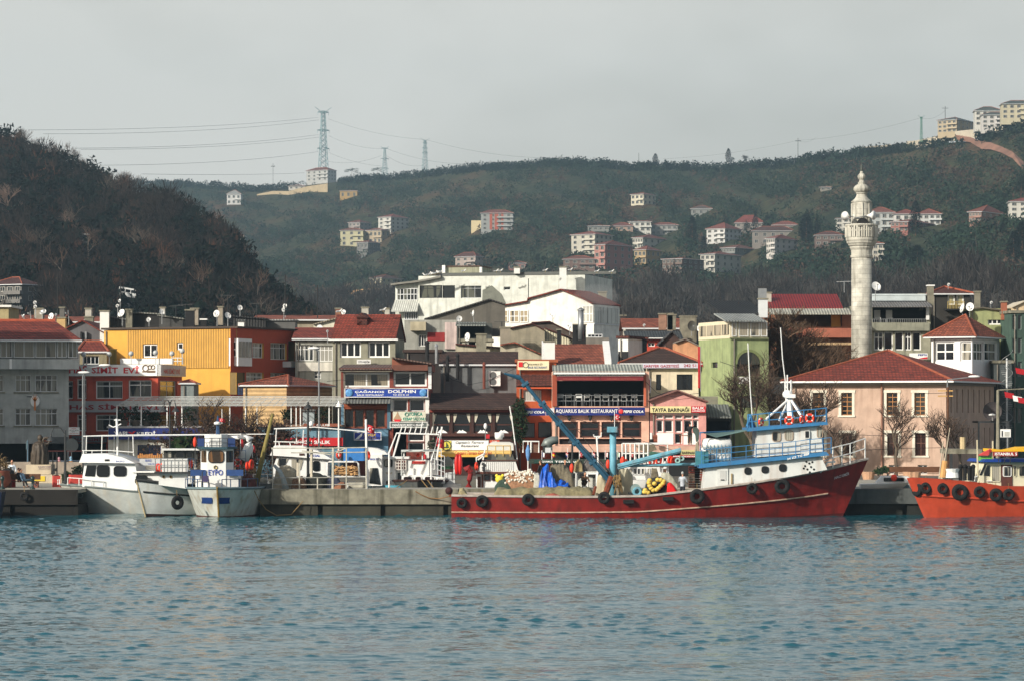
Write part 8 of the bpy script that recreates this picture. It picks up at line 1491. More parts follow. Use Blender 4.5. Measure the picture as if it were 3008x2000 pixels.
for k,x0 in enumerate((140,208,280,330,385,462,670)):n.glasswin(x0,800,x0+(60,62,44,48,56,40,66)[k],890,.27,CW,GLASSC if k<6 else pane_m((90,66,50)),.04)
n.poly('roof_dome',CW,((260,775),(300,725),(500,710),(740,712),(760,770)),.2,3.8);rail(n,[n.P3(x,735,0)for x in(130,180,240,300,360,420,480)],1.4,CW,.06,1)
n.tubes('goal_frame',CLEANW,[[(312,720,.3),(308,472,.3),(740,470,.3),(745,700,.3)]],.1);n.tubes('ladder',CLEANW,[[(680,650,.2),(680,720,.2)],[(745,650,.2),(745,720,.2)],[(680,655,.2),(745,655,.2)]],.05)
for k,(x,y,a_)in enumerate(((136,705,55),(175,730,60),(530,715,40),(622,700,40),(785,690,30),(812,705,50))):ring('orange life ring on the passenger boat behind, '+['leftmost high one','low one beside the leftmost','left of the white mannequin cover','right of the white mannequin cover','first by the dark gap','last by the dark gap'][k],213.6,x,y,42,a_,group='life rings behind the red boat',white=False)
n=Nd('green_skiff','green upturned skiff slung under the white frame','skiff',440,216,0,zg=HC+(HY-ny(640))/F*216);hull(n,n.Px(450),n.Px(940),n.Px(860),1.6,lambda t:n.Pz(560)-.15*math.sin(t*3),ctr=.6,mats=[mk((70,110,92),.6,.2,2),mk((60,90,80),.6),CLEANW],zk=.05,deckd=.1);n=Nd('net_drape','grey net draped from the top of the white frame','hanging net',300,214,0,zg=HC+(HY-ny(600))/F*214);n.poly('net',NETG,((310,505),(460,480),(560,480),(600,550),(470,595),(380,560)),0,.15)
s=sign('cream and red cafe banner behind the light blue boom tip',238,930,555,1130,622,mk((196,186,130),.7,.15),[('BARINAK',940,575,1120,612,DARK,.05)]);s=sign('red banner strip with white lettering below the cream banner',238,815,626,1130,655,mk((180,30,34),.7),[('BALIK LOKANTASI',820,632,1120,650,WHL,.05)])
n=Nd('net_sculpture','hooked grey net hauler block on a mast by the white deckhouse','net hauler',1140,203.6,0,zg=HC+(HY-ny(600))/F*203.6);n.poly('block',mk((70,84,76),.8,.4,4),((1085,300),(1090,250),(1140,245),(1175,290),(1165,400),(1150,450),(1130,440),(1120,350)),0,.35);n.tubes('mast',mk((150,140,120),.7),[[(1150,600,0),(1150,440,0)],[(1120,590,0),(1140,460,0)]],.07)
n=Nd('table','wooden table with white legs at the cafe doors','table',925,246.8,0,zg=HC+(HY-ny(480))/F*246.8);a=n.P(1050,355);M().box(n.Px(905),n.Px(1050),0,.7,a[1]-.06,a[1]).mk('top',TIMW,n);[M().box(n.Px(x),n.Px(x)+.07,.1,.17,0,a[1]-.06).mk('leg',TIMW,n)for x in(912,1040)]
n=Nd('timber_crate','brown timber crate at the left of the cafe doors','crate',540,246.8,0,zg=HC+(HY-ny(458))/F*246.8);M().box(0,n.Px(605),0,.7,0,n.Pz(355)).mk('box',mk((130,70,50),.8,.25,3,kind='planks'),n);n=Nd('white_post','short white post on a dark base before the pink restaurant corner','post',523,245.6,0,zg=HC+(HY-ny(458))/F*245.6);M().tube([(0,0,0),(0,0,n.Pz(322))],.1,8).mk('post',CLEANW,n);M().tube([(0,0,0),(0,0,.3)],.2,8).mk('base',DARK,n)
T('b1');ST=mk((62,52,40),.6,.4,3,.3)
n=Nd('plinth','curved stone plinth with faint lettering and a yellow panel','plinth',620,225,0,zg=QZ);m=M();a=n.P(398,645);c=n.P(960,795);PST=mk((188,174,150),.9,.2,1.5,.3)
m.box(a[0],n.Px(780),0,2.2,n.Pz(792),a[1]);m.mk('upper_block',PST,n);M().box(n.Px(430),n.Px(960),-.5,2.6,0,n.Pz(795)).mk('lower_block',PST,n);n.box('yellow_panel',mk((210,180,50),.7,.2,2),525,822,690,900,-.55,-.501);letter(n,'SARIYER',n.Px(585),n.Px(790),n.Pz(690),n.Pz(668),-.02,mk((110,90,110),.8),.03);letter(n,'BELEDİYESİ',n.Px(600),n.Px(775),n.Pz(716),n.Pz(698),-.02,mk((110,90,110),.8),.03)
n=Nd('low_wall','long low stone wall behind the plinth and benches','wall',-100,231,0,zg=QZ);M().box(n.Px(-600),n.Px(1260),0,.5,0,n.Pz(605)).mk('wall',mk((150,138,124),.9,.25,1.2,.3),n)
n=Nd('statue','dark bronze statue of a robed figure holding a round shape','statue',620,225.8,0,zg=HC+(HY-ny(645))/F*225.8);H_=n.Pz(205);m=M();w_=n.Px(740)-n.Px(490);cx_=n.Px(612)
m.tube([(cx_,0,0),(cx_,0,H_*.35),(cx_-.02,0,H_*.62),(cx_,0,H_*.76),(cx_,0,H_*.83)],[w_*.5,w_*.5,w_*.47,w_*.36,.14],16);m.tube([(cx_,0,H_*.8),(cx_,0,H_*.88)],.14,8);m.ell((cx_+.02,0,H_*.93),(.21,.24,.27),9)
for k in range(12):a=2*math.pi*k/12;m.tube([(cx_+w_*.5*math.cos(a),w_*.5*math.sin(a),0),(cx_+w_*.49*math.cos(a+.1),w_*.49*math.sin(a+.1),H_*.4),(cx_+w_*.4*math.cos(a),w_*.4*math.sin(a),H_*.7)],.09,6)
m.tube([(cx_+w_*.4,0,H_*.66),(n.Px(720),-.1,n.Pz(330))],.16,7);remesh(m.mk('figure',ST,n),.045);a=n.P3(712,280,-.15);M().torus(a,.24,.09,'y',16,6).mk('wreath',ST,n,True)
for k,(x0,x1,y0,y1,lb)in enumerate(((62,240,795,985,'red and wine coloured planter box beside the standing man'),(820,930,828,945,'small red planter box left of the grey bow'),(1085,1272,780,965,'large red planter box behind the grey bow'))):
 n=Nd('planter_box',lb,'planter',x0,212+k,20,zg=QZ,group='red planter boxes on the quay');w_=abs(n.Px(x1));h_=HC+(HY-ny(y0))/F*(212+k)-QZ;h_=max(.8,(y1-y0)*cur[2]/F*212);m=M().box(0,w_,0,w_*.8,0,h_);m.mk('box',mk((186,66,58)if k!=0 else(170,52,50),.75,.12,2,.2),n);M().box(.1,w_-.1,.1,w_*.8-.1,h_+.002,h_+.06).mk('soil',DARK,n)
n=Nd('litter_bin','dark domed bin roof over the planter box','bin',110,214.5,0,zg=QZ);z=n.Pz(745);M().lathe([(.55,z-.2),(.5,z),(.1,z+.25)],14).mk('lid',DARK,n);[M().box(x,x+.06,0,.06,0,z-.2).mk('leg',DARK,n)for x in(-.4,.35)]
n=Nd('urn_planter','round terracotta urn with dry plants at the left edge','urn',15,211,0,zg=QZ);M().lathe([(.4,0),(.75,.5),(.6,1.1),(.7,1.2)],16).mk('urn',mk((120,66,50),.8,.2,2),n,True);r=np.random.default_rng(5);c=r.normal(size=(160,3))*[.35,.3,.3]+[0,0,1.7];a=r.normal(size=(160,3))*.1;b_=r.normal(size=(160,3))*.1;npmesh('foliage',np.stack([c-a,c+b_,c+a],1).reshape(-1,3),np.arange(480).reshape(-1,3),mk((96,78,50),.9,.4,4),n)
for k,x in enumerate((35,500)):
 n=Nd('bollard','dark shiny mooring bollard %s'%('at the left edge of the quay','in front of the reclining couple')[k],'bollard',x,207.2,0,zg=QZ,group='bollards on the left quay');M().lathe([(.2,0),(.18,.1),(.09,.16),(.08,.55),(.15,.66),(.16,.8),(.06,.92)],16).mk('post',mk((34,52,50),.3,.3),n,True)
b=Nd('bench','park bench carrying the reclining couple','bench',340,211.5,0,zg=QZ);m=M();[m.box(-1.3,1.2,k*.13,k*.13+.1,.42,.46)for k in range(4)];m.mk('seat',TIMBER,b);M().box(-1.3,1.2,.55,.6,.55,.95).mk('backrest',TIMBER,b);[M().box(x,x+.4,.05,.5,0,.42).mk('leg',mk((120,70,56),.8),b)for x in(-1.2,.7)]
person('man in a white shirt and blue waistcoat standing behind the red planter',185,985,215,'stand',10,(196,206,214),(40,44,60),(60,44,36),1.8,zg=QZ)
person('person in dark clothes sitting back on the bench',300,960,211.7,'sit',60,(26,26,30),(24,24,28),(26,20,18),1.7,zg=QZ);person('person in a blue denim top reclining with legs stretched out to the right',375,960,211.6,'recline',80,(92,118,142),(36,54,66),(52,34,28),1.7,zg=QZ)
person('woman with a pink headscarf and tan coat walking behind the low wall',915,600,236,'walk',-60,(150,120,90),(60,56,60),scarf=(190,140,150),zg=QZ,hgt=1.66,group=None);person('woman with a light blue headscarf and brown coat walking behind the low wall',1095,600,236,'walk',-50,(140,96,56),(60,56,60),scarf=(140,180,205),zg=QZ,hgt=1.7)
for k,(x,lb)in enumerate(((790,'pale car half hidden behind the statue'),(1180,'pale blue car behind the woman in the blue headscarf'))):
 n=Nd('parked_car',lb,'car',x,240,0,zg=QZ,group='cars behind the low wall');m=M();m.ext([(-2.1,.3),(2.1,.3),(2.1,.75),(1.4,.9),(.8,1.4),(-.9,1.42),(-1.6,.92),(-2.1,.85)],0,1.6);m.mk('body',mk(((190,196,200),(150,176,196))[k],.3,.05),n)
 M().ext([(-1.4,.92),(1.2,.92),(.7,1.33),(-.85,1.35)],-.02,-.002).mk('window',GLASS,n)
 for xx in(-1.3,1.3):m=M();m.tube([(xx,-.05,.32),(xx,.2,.32)],.32,16);m.mk('wheel',RUBBER,n)
n=Nd('notice_stand','dark two legged notice stand right of the plinth','notice stand',835,218,0,zg=QZ);a=n.P(835,455);[M().box(x,x+.08,0,.08,0,a[1]).mk('leg',DARK,n)for x in(n.Px(802),n.Px(865))];n.poly('panel',DARK,((806,690),(838,712),(870,690),(870,745),(806,745)),-.05,0);M().box(n.Px(740),n.Px(1260),0,.06,n.Pz(440),n.Pz(432)).mk('top_bar',mk((90,40,36),.7),n)
n=Nd('road_sign','round grey backed road sign on a thin post','road sign',1097,239,0,zg=QZ);z=n.Pz(348);M().tube([(0,0,0),(0,0,z)],.04,5).mk('post',STEEL,n);M().tube([(0,-.05,z),(0,-.02,z)],.55,20).mk('disc',mk((100,106,106),.6),n)
n=Nd('blue_post','thin grey blue post with a narrow panel left of the statue','post',425,234,0,zg=QZ);M().tube([(0,0,0),(0,0,n.Pz(270))],.05,5).mk('post',mk((80,110,130),.6),n);n.box('panel',mk((70,92,100),.6),398,285,422,410,-.05,.05)
s=sign('small white notice with red and black lines on the grey house corner',246,1052,72,1218,188,RBRD,[('LOKANTA',1088,84,1172,100,REDL,.02),('TEL 271 40 55',1064,112,1205,126,DARK),('PİDE SALONU',1068,156,1205,172,REDL,.02),('IZGARA',1100,134,1150,146,DARK)])
n=Nd('dark_boat','dark blue boat stern cut off by the left edge of the picture','boat',-60,202,0,zg=0);hull(n,n.Px(-900),n.Px(60),n.Px(-10),4,lambda t:n.Pz(1060),ctr=0,mats=[mk((22,30,52),.4,.3),BLACK,DARK],zk=-.5,w1=.45)
for k,(x,y,r_)in enumerate(((370,1130,68),)):tyre('old tyre lost in shadow on the dark quay wall',205.7,x,y,r_)
T('b6')
person('grey haired man in a pale jacket standing on the red boat, back turned',945,1135,204.4,'stand',160,(176,182,190),(40,42,50),(170,170,168),1.75,arms=(.5,.5),zg=HC+(HY-ny(1105))/F*204.4-.55)
person('man in dark clothes standing on the cafe terrace, back turned',1045,480,246.4,'stand',170,(24,24,26),(60,56,48),(24,20,18),1.75,arms=(1.2,.6),zg=HC+(HY-ny(482))/F*246.4)
T('b5')
person('man in an olive jacket crouching over the nets on the mole',1090,1060,210,'crouch',10,(84,62,42),(50,46,40),(70,50,40),1.75,arms=(.9,.7),zg=QZ-.1)
person('man in black seen behind the blue tarpaulin',500,980,211,'stand',-120,(22,22,24),(24,24,28),(90,70,56),1.74,zg=QZ+.1);person('bald headed man behind the tall grey net pile',828,980,211.2,'stand',30,(40,40,44),(24,24,28),(150,120,100),1.76,zg=QZ+.1)
n=Nd('mooring_rope','rusty rope draped across the face of the mole','rope',0,206.9,0,zg=0);T('b4');M().tube([n.P3(555,1115,0),n.P3(630,1160,-.02),n.P3(740,1205,-.02),n.P3(880,1215,-.1),n.P3(1000,1185,-.8),n.P3(1030,1170,-1)],.035,5).mk('rope',mk((130,96,60),.9),n)
n=Nd('mooring_rope','slack mooring rope from the blue striped boat to the mole','rope',0,204.5,0,zg=0);T('b2');M().tube([n.P3(1600,1105,0),n.P3(1660,1230,.3),n.P3(1760,1360,.6),n.P3(1900,1440,1.),n.P3(2100,1430,1.6),n.P3(2260,1250,2.2)],.03,5).mk('rope',ROPE,n)
T('b4');M().tube([rb.P3(1040,1190,-.5),rb.P3(1020,1140,-.5),rb.P3(1012,1105,-.5)],[.12,.1,.1],7).mk('stern_post',RUST,rb);m=M();m.ell(rb.P3(1010,1108,-.5),(.26,.26,.26),8);m.mk('stern_ball',mk((60,26,22),.8,.3),rb,True)
heap('pale rope and net knot at the stern of the red boat',203.4,((1130,1180),(1150,1080),(1200,1062),(1230,1100),(1275,1175)),mk((150,140,106),.9,.4,5,bump=.5),seed=51,name='rope_pile',cat='rope pile',dpt=.7)
# ================================================================ houses on the hills
HWN=pane_m((52,56,60),(130,126,116),.5);WIN={}
def hhouse(label,x0,x1,ye,yb,yr,wall=(196,188,166),roof=(134,66,54),floors=3,cols=3,split=None,D=None,flat=False,bal=True,kind='house',near=False,cat=None,yaw=None,group=None,rmat=None):
 """small house seen on the slope: eave row ye, base row yb, ridge row yr; split = where the lit front ends and the shaded side begins"""
 ds=lambda c,k,d:tuple(int((v*(1-k)+sum(c)/3*k)*d)for v in c);wall=ds(wall,.45,.92);roof=ds(roof,.3,.85)
 xm=split or x1;D=D or(nearD if near else farD)(nx((x0+x1)/2),ny(yb));yaw=yaw if yaw is not None else(-35 if split else-4)
 fz=HC+(HY-ny(yb))/F*D
 b=Bld(label,x0,xm,D,ye,mk(wall,.85,.1,.3,.15),yaw=yaw,px2=x1 if split else None,depth=9,zg=fz,zbase=-2.5 if ny(yb)<395 else-7,name=kind,cat=cat or'house')
 CLEAR.append((nx(x0),nx(x1),ny(yr)-4,ny(yb),D,95 if near else 24))
 b.depth=max(4,min(abs(b.depth),22));b.wall();H_=b.zt;w_=b.xb-b.xa;fh=H_/floors;fr_=mk((160,158,150),.7)
 def wnd(face,L_,n_):
  ww=min(1.5,L_/n_*.55);wh=fh*.48;key=(face,round(ww,1),round(wh,1))
  if key not in WIN:
   m=M();a=(lambda u0,u1,z0,z1,d0,d1,k:m.box(u0,u1,d0,d1,z0,z1,k))if face=='f' else(lambda u0,u1,z0,z1,d0,d1,k:m.box(-d1,-d0,u0,u1,z0,z1,k))
   a(-ww/2,ww/2,0,wh,-.02,.03,0);a(-ww/2-.12,-ww/2,-.1,wh+.1,-.08,.03,1);a(ww/2,ww/2+.12,-.1,wh+.1,-.08,.03,1);a(-ww/2,ww/2,wh,wh+.1,-.08,.03,1);a(-ww/2,ww/2,-.12,0,-.1,.03,1);a(-.05,.05,0,wh,-.06,-.021,1)
   o=m.mk('window',[HWN,fr_],b);WIN[key]=o.data;bpy.data.objects.remove(o)
  for f_ in range(floors):
   for c_ in range(n_):
    u=L_*(c_+.5)/n_;o=bpy.data.objects.new('window',WIN[key]);COL.objects.link(o);o.parent=b.e;z=fh*f_+fh*.3
    o.location=(b.xa+u,-.01,z)if face=='f' else(b.xb+.01,u,z)
 wnd('f',w_,cols)
 if split:wnd('r',b.depth,max(1,min(4,int(b.depth/3.2))))
 if bal:
  for f_ in range(1,floors):M().box(b.xa+w_*.5,b.xb+.4,-1.0,-.003,fh*f_-.15,fh*f_+.55).mk('balcony',mk(tuple(min(235,c+14)for c in wall),.8,.1),b)
 if flat:b.flat(mk((150,146,136),.8),.3,.25)
 else:
  zr=H_+max(.8,(ny(ye)-ny(yr))/F*D);b.hip(0,rmat or mk(roof,.85,.2,.5,kind='tile'),.6,zr=zr,th=.15)
 return b
GRN=(92,104,100)
T('h2')
for a in(('tall pale house with terraces under the great pylon',0,208,472,545,448,(176,178,172),(150,80,64),3,4,148),('low mustard yellow house alone on the slope',232,352,618,668,612,(206,150,50),(150,110,80),1,3,None),('pinkish house on top of the cluster below the yellow one',292,450,836,890,812,(160,142,132),(140,70,56),2,3,372),('lemon yellow house at the left of the hillside cluster',235,392,892,1000,872,(206,196,130),(150,84,64),3,3,None),('ochre and brown house in the hillside cluster',408,578,890,985,872,(190,160,110),(140,80,64),2,4,520),('unfinished grey house at the foot of the hillside cluster',350,512,975,1062,955,(110,110,108),(130,72,60),2,3,428),('four storey white and grey apartment house with red roof',498,712,798,905,770,(196,194,178),(160,76,62),4,2,586),('salmon and white gabled house behind the flat white block',1032,1222,1072,1140,1038,(176,150,134),(110,62,50),2,3,1172),('small pink hut with dark gable',1400,1520,1120,1165,1098,(176,92,84),(80,50,46),1,3,None),('yellow villa with brown roofed veranda above a long wall',440,660,1222,1285,1190,(206,190,130),(110,70,56),2,3,520),('tall cream house with red hip roof left of the salmon block',1836,2122,918,1060,888,(196,188,160),(165,78,64),4,3,2000),('salmon red four storey block right of the big white building',1996,2280,990,1175,952,(206,110,90),(150,76,62),4,2,2070),('grey roofed low house beside the salmon cottage',1950,2098,862,895,856,(130,136,130),(96,110,108),1,4,None),('pale salmon cottage with long red roof',2108,2262,862,895,832,(190,140,110),(150,76,62),1,3,None),('low brick house with red roof before the salmon block',1780,2000,1092,1160,1062,(130,90,76),(150,82,66),2,4,None)):hhouse(*a)
b=hhouse('grey and brick striped apartment house standing alone on the slope',1210,1430,772,890,745,(150,156,152),(150,80,66),4,4,None)
for x0,x1 in((1270,1288),(1305,1330),(1350,1365)):b.box('brick_stripe',mk((160,84,64),.85),x0,765,x1,885,-.12,-.003)
n=Bld('cream retaining wall left of the striped apartment house',1142,1212,farD(nx(1180),ny(890)),822,mk((206,190,150),.8,.1),depth=1,zg=60,zbase=-4,name='retaining_wall',cat='retaining wall');n.wall()
T('h1')
for a in(('white two storey villa with pale gable on the far slope',1572,1668,640,712,608,(206,206,200),(176,176,168),2,3,None),('low cream ruin at the edge of the dark hill',1580,1690,930,960,915,(166,152,116),(150,130,100),1,3,None),('small sunlit huts left of the pylon house',2000,2110,585,606,572,(206,196,176),(150,120,100),1,3,None)):hhouse(*a)
b=hhouse('grey shaded house with red roof and balconies on the left hill',-60,280,1268,1450,1208,(112,108,100),(104,52,44),3,4,150,near=True,yaw=-30)
hhouse('dark hut lost in the trees of the left hill',545,675,920,975,905,(86,88,84),(70,62,60),1,2,None,near=True,bal=False)
T('h3')
for a in(('cream villa high on the slope with red hip roof',335,492,722,788,703,(216,204,160),(150,80,60),2,3,415),('grey villa with brown roof in the scrub',718,850,815,855,788,(136,140,134),(110,90,80),1,3,None),('white flat fronted house with two open floors',320,462,898,962,893,(206,204,190),(150,150,140),2,4,None),('long grey house with red roof and white windows',462,632,920,985,900,(150,152,146),(150,76,62),2,5,None),('cream house with red pyramid roof and water tanks',345,592,1000,1070,970,(206,200,176),(160,78,64),2,4,410),('mustard house beside the salmon block',355,522,1078,1170,1046,(196,150,76),(160,80,64),2,3,430),('brown brick apartment house with a row of windows',535,800,1135,1230,1120,(120,84,68),(140,80,66),3,5,662),('white house with stepped balconies on the right of the brown one',778,1050,1105,1225,1080,(196,190,170),(160,84,66),3,3,870),('white modern house with cut away balconies',818,1040,942,1030,895,(206,204,196),(160,74,60),3,3,935),('large red roofed house behind the dark pines',1000,1180,905,965,852,(160,146,134),(165,66,54),2,4,None),('grey green house with two roof levels',905,1165,1065,1130,1035,(120,128,122),(150,88,72),2,5,1000),('broad dark gabled house with timber veranda',1110,1380,958,1045,922,(140,128,116),(104,66,58),2,5,None),('long red roofed house right of the dark pines',1240,1405,920,960,890,(150,140,130),(165,84,70),1,5,None),('white and salmon house with red roof and tower windows',1200,1400,1005,1100,972,(206,196,184),(165,80,64),3,4,1255)):hhouse(*a)
T('h4')
for a in(('pale four storey house behind the minaret',545,712,840,975,800,(176,184,180),(160,84,66),3,4,None),('white flat block just left of the minaret',342,425,878,965,870,(206,202,184),(150,150,140),3,2,None),('white gabled villa with timber balcony right of the minaret',712,865,850,895,815,(214,210,200),(165,70,56),1,3,None),('white house with pale green shade and red roof',862,1010,850,920,810,(200,206,200),(160,80,66),2,4,None),('brick red house in front of the white gabled villa',690,975,898,960,872,(176,84,66),(160,70,56),2,4,800),('brown roofed house left behind the minaret',205,385,985,1050,955,(120,88,76),(120,70,60),2,4,None),('cream three storey house right of the minaret shaft',575,640,1040,1150,1022,(196,186,160),(160,90,70),3,2,None),('rambling terracotta house at the wood edge',1190,1425,835,900,780,(176,110,84),(160,80,64),2,4,1270),('white four storey house at the right edge',1452,1620,770,900,742,(214,208,190),(165,70,56),4,3,None),('low pale house in the trees at the lower right edge',1420,1600,1350,1400,1325,(166,156,140),(150,90,76),1,4,None),('low ruin of pale stones on the bare slope',240,312,678,700,674,(150,140,120),(120,110,100),1,2,None)):hhouse(*a)
GRF=(92,104,100)
for a in(('yellow mansion block with grey green roof on the ridge',990,1218,245,325,215,(196,166,112),GRF,3,4,1112),('unfinished white concrete house with open floors on the ridge',1272,1445,215,298,190,(206,200,190),GRF,3,4,None),('white mansion with green roof behind the unfinished one',1228,1400,188,285,155,(206,204,190),GRF,3,4,None),('topmost cream mansion with green roof at the right edge',1400,1620,145,240,115,(206,190,140),GRF,3,5,None)):hhouse(*a,D=None if a[2]<1300 else None)
def retwall(label,pts,mat=(190,180,160),hpx=20,name='retaining_wall'):
 for x,y,h_ in pts:CLEAR.append((nx(x)-25,nx(x)+25,ny(y-h_),ny(y),4000,14))
 n=Nd(name,label,'retaining wall',pts[0][0],farD(nx(pts[0][0]),ny(pts[0][1])),0,zg=0);n.e.location.z=0;m=M();P3=[]
 for x,y,h_ in pts:D=farD(nx(x),ny(y));p=W3(nx(x),ny(y),D);P3.append((p[0]-n.o.x,p[1]-n.o.y,p[2]-1.5,h_*cur[2]/F*D+1.5))
 for a,c in zip(P3[:-1],P3[1:]):m.add([(a[0],a[1],a[2]),(c[0],c[1],c[2]),(c[0],c[1],c[2]+c[3]),(a[0],a[1],a[2]+a[3]),(a[0],a[1]+1,a[2]),(c[0],c[1]+1,c[2]),(c[0],c[1]+1,c[2]+c[3]),(a[0],a[1]+1,a[2]+a[3])],[(0,1,2,3),(4,7,6,5),(3,2,6,7)])
 m.mk('wall',mk(mat,.85,.15,.3,.3),n);return n
retwall('long pale retaining wall along the ridge below the yellow mansion',((792,415,32),(850,408,30),(900,395,26),(1040,365,28),(1120,355,38),(1205,350,42),(1300,322,20),(1542,292,14)))
retwall('low pale wall following the skyline left of the mansions',((480,435,8),(560,425,10),(620,425,14),(690,418,16)))
T('h2');retwall('cream boundary wall curving below the yellow villa',((200,1362,40),(300,1350,40),(400,1335,40),(500,1320,36)),(196,156,110));T('h1');retwall('weathered cream wall below the house under the pylon',((1780,650,10),(1890,640,22),(2000,645,26),(2130,625,40),(2270,625,60)),(166,150,120));retwall('stone terrace under the white villa',((1535,760,30),(1635,758,32)),(150,140,110))
T('h4');m=M();[CLEAR.append((nx(a)-20,nx(a)+20,ny(b_)-8,ny(b_)+10,4000,14))for a,b_ in((1100,372),(1200,390),(1270,425),(1330,430),(1400,455),(1470,490),(1540,560),(1235,405),(1300,428),(1365,440),(1435,470),(1505,525))];tr_=[(1100,372,30),(1200,390,34),(1270,425,50),(1330,430,44),(1400,455,40),(1470,490,44),(1540,560,56)];V=[]
for x,y,w_ in tr_:
 for dy in(-w_/2,w_/2):D=farD(nx(x),ny(y+dy));p=W3(nx(x),ny(y+dy),D);V.append((p[0],p[1],p[2]+1.2))
m.add(V,[(2*i,2*i+1,2*i+3,2*i+2)for i in range(len(tr_)-1)]);struct(m.mk('dirt_track',mk((132,96,78),.95,.4,.05)))
T('h3')
for a in(('tall dark cypress standing between the houses',725,1060,865),('dark cypress beside the tall one, lower',800,1110,990),('broad dark cypress at the right of the houses',1455,1040,850),('dark cypress before the large red roof',1130,960,845)):tree('cypress',*a[:1],*a[1:],group='cypresses among the houses',wide=1.35 if'broad' in a[0]else 1.1)
for a in(('dark rounded pine hiding the large red roofed house',1075,1010,885),('dark pine left of the long red roof',1210,920,842),('dark evergreen veiling the salmon block',235,1150,1000)):tree('broadleaf',*a,name='evergreen_tree',mat=DKG,wide=.75)
tree('cypress','column shaped cypress on the skyline',957,520,430,wide=1.3,group='skyline cypresses');tree('cypress','smaller skyline cypress with a broad foot',490,525,462,wide=1.8,group='skyline cypresses');tree('broadleaf','round dark tree at the foot of the skyline column',985,520,482,name='evergreen_tree',mat=DKG,D=None);tree('broadleaf','wide pale bush tree on the skyline right of the column',1070,510,465,name='evergreen_tree',mat=BRD,wide=1.5)
T('h4')
for a in(('slim tall cypress in front of the brick red house',848,985,765,1.0),('broad cypress left of the minaret',148,1030,850,1.6),('thin cypress close to the minaret',215,980,880,.9),('cypress in the wood, left of a pair',1355,1010,895,1.1),('cypress in the wood, right of a pair',1405,1020,905,1.2),('dark cypress low in the right wood',785,1190,1070,1.4),('bulky dark evergreen low in the right wood',860,1210,1050,1.8),('tall dark cypress at the far right wood',1475,1180,960,1.3),('dark cypress at the right edge by the white house',1530,1150,900,1.5),('dark evergreen in the middle of the right wood',1275,1260,1100,1.5)):tree('cypress',*a[:4],group='cypresses of the right wood',wide=a[4]*1.0)
tree('broadleaf','dark green umbrella tree above the terracotta house',1420,780,710,name='evergreen_tree',mat=DKG,wide=1.9);tree('broadleaf','dark evergreen at the right edge under the earth track',1525,740,590,name='evergreen_tree',mat=DKG,wide=.9)
T('h2');tree('pine','flat topped pine right of the pylon house',315,515,460,wide=1.7,group='skyline pines');tree('pine','second pine group by the lattice pylon foot',490,505,455,wide=1.5,group='skyline pines');tree('broadleaf','round green tree on the slope left of the yellow house',125,810,738,name='evergreen_tree',wide=.9);tree('broadleaf','dark tree behind the small pink hut',1605,1140,1050,name='evergreen_tree',mat=DKG,wide=1.1);tree('broadleaf','dark tree against the upper slope',1175,770,705,name='evergreen_tree',mat=DKG,wide=1.)
T('h1');tree('broadleaf','lone round green tree on the open slope',2040,1225,1115,name='evergreen_tree',mat=leaf((44,72,56)),wide=.9);tree('broadleaf','round tree on the ridge behind the dark hill',1215,650,580,name='evergreen_tree',mat=DKG,wide=1.1);tree('conifer','big dark spreading conifer at the foot of the left hill',1450,1400,1150,nearD,wide=1.15,name='conifer_tree',n=1500)
for k,(x,yb,yt,lb)in enumerate(((470,440,262,'tall bare tree breaking the skyline of the left hill'),(395,400,280,'bare tree left of the tallest skyline tree'),(130,265,170,'bare round crowned tree at the top of the left hill'),(850,545,470,'small bare tree on the falling ridge'),(935,560,478,'bare bushy tree on the falling ridge'),(200,290,190,'bare tree near the top left skyline'),(50,900,560,'tall pale leafless tree at the far left'),(420,980,740,'pale leafless tree in the middle of the dark hill'),(690,600,455,'bare tree on the shoulder of the left hill'),(590,480,375,'bare spreading tree on the ridge of the left hill'))):
 D=nearD(nx(x),min(ny(yb),2000));D=max(D,450);px_,py_=nx(x),ny(yb);z=float(near_z(np.float64(px_),np.float64(D)))
 n=Nd('bare_tree',lb,'tree',x,D,0,zg=z,group='bare trees of the left hill');h_=HC+(HY-ny(yt))/F*D-z;branchy(n,max(6,h_),1.1,60+k,mk((110,96,84),.9),mk((116,96,84),.9)if k in(6,7)else mk((84,72,64),.9),depth=5,trunk=.3,r0=max(6,h_)*.02)
r0_=random.Random(9);T('N')
for k in range(16):
 x=20+k*50+r0_.uniform(-15,15);D=float(interp(ND,x))*r0_.uniform(.72,.97);z=float(near_z(np.float64(x),np.float64(D)))
 n=Nd('bare_tree','pale stemmed leafless tree among the many on the dark left hill','tree',x,D,0,zg=z,group='leafless trees scattered on the left hill');branchy(n,r0_.uniform(8,12),1.15,90+k,mk((96,88,80),.9),mk(((74,66,58),(84,66,54))[k%2],.9),depth=4,trunk=.3,r0=.16)
T('h1')
for k,(x,y,s_)in enumerate(((305,530,60),(360,668,50),(1180,1030,60))):
 D=nearD(nx(x),ny(y)+12);z=float(near_z(np.float64(nx(x)),np.float64(D)));shrub(['rust leaved tree high on the left hill','bright rust leaved bush on the left hill','reddish bush low on the left hill'][k],D-6,x,y-s_,y+s_*.5,s_*1.8,leaf((150,84,50)),70+k,'rust_tree','tree',300,False,zg=z,kind_leaf=.5)
D=nearD(nx(930),ny(1385));n=Nd('minibus','white minibus climbing the road on the left hill','minibus',815,D-4,0,zg=HC+(HY-ny(1385))/F*(D-4));sc_=(n.Px(1003))/5.6;m=M()
m.ext([(0,.5),(5.4,.35),(5.6,.75),(5.5,1.05),(4.9,1.35),(4.2,2.1),(3.6,2.25),(0,2.3)],0,2.0);m.mk('body',mk((206,208,206),.35,.08),n)
for x0,x1 in((.3,1.25),(1.4,2.4),(2.55,3.4)):M().box(x0,x1,-.03,-.003,1.35,1.95).mk('window',GLASS,n)
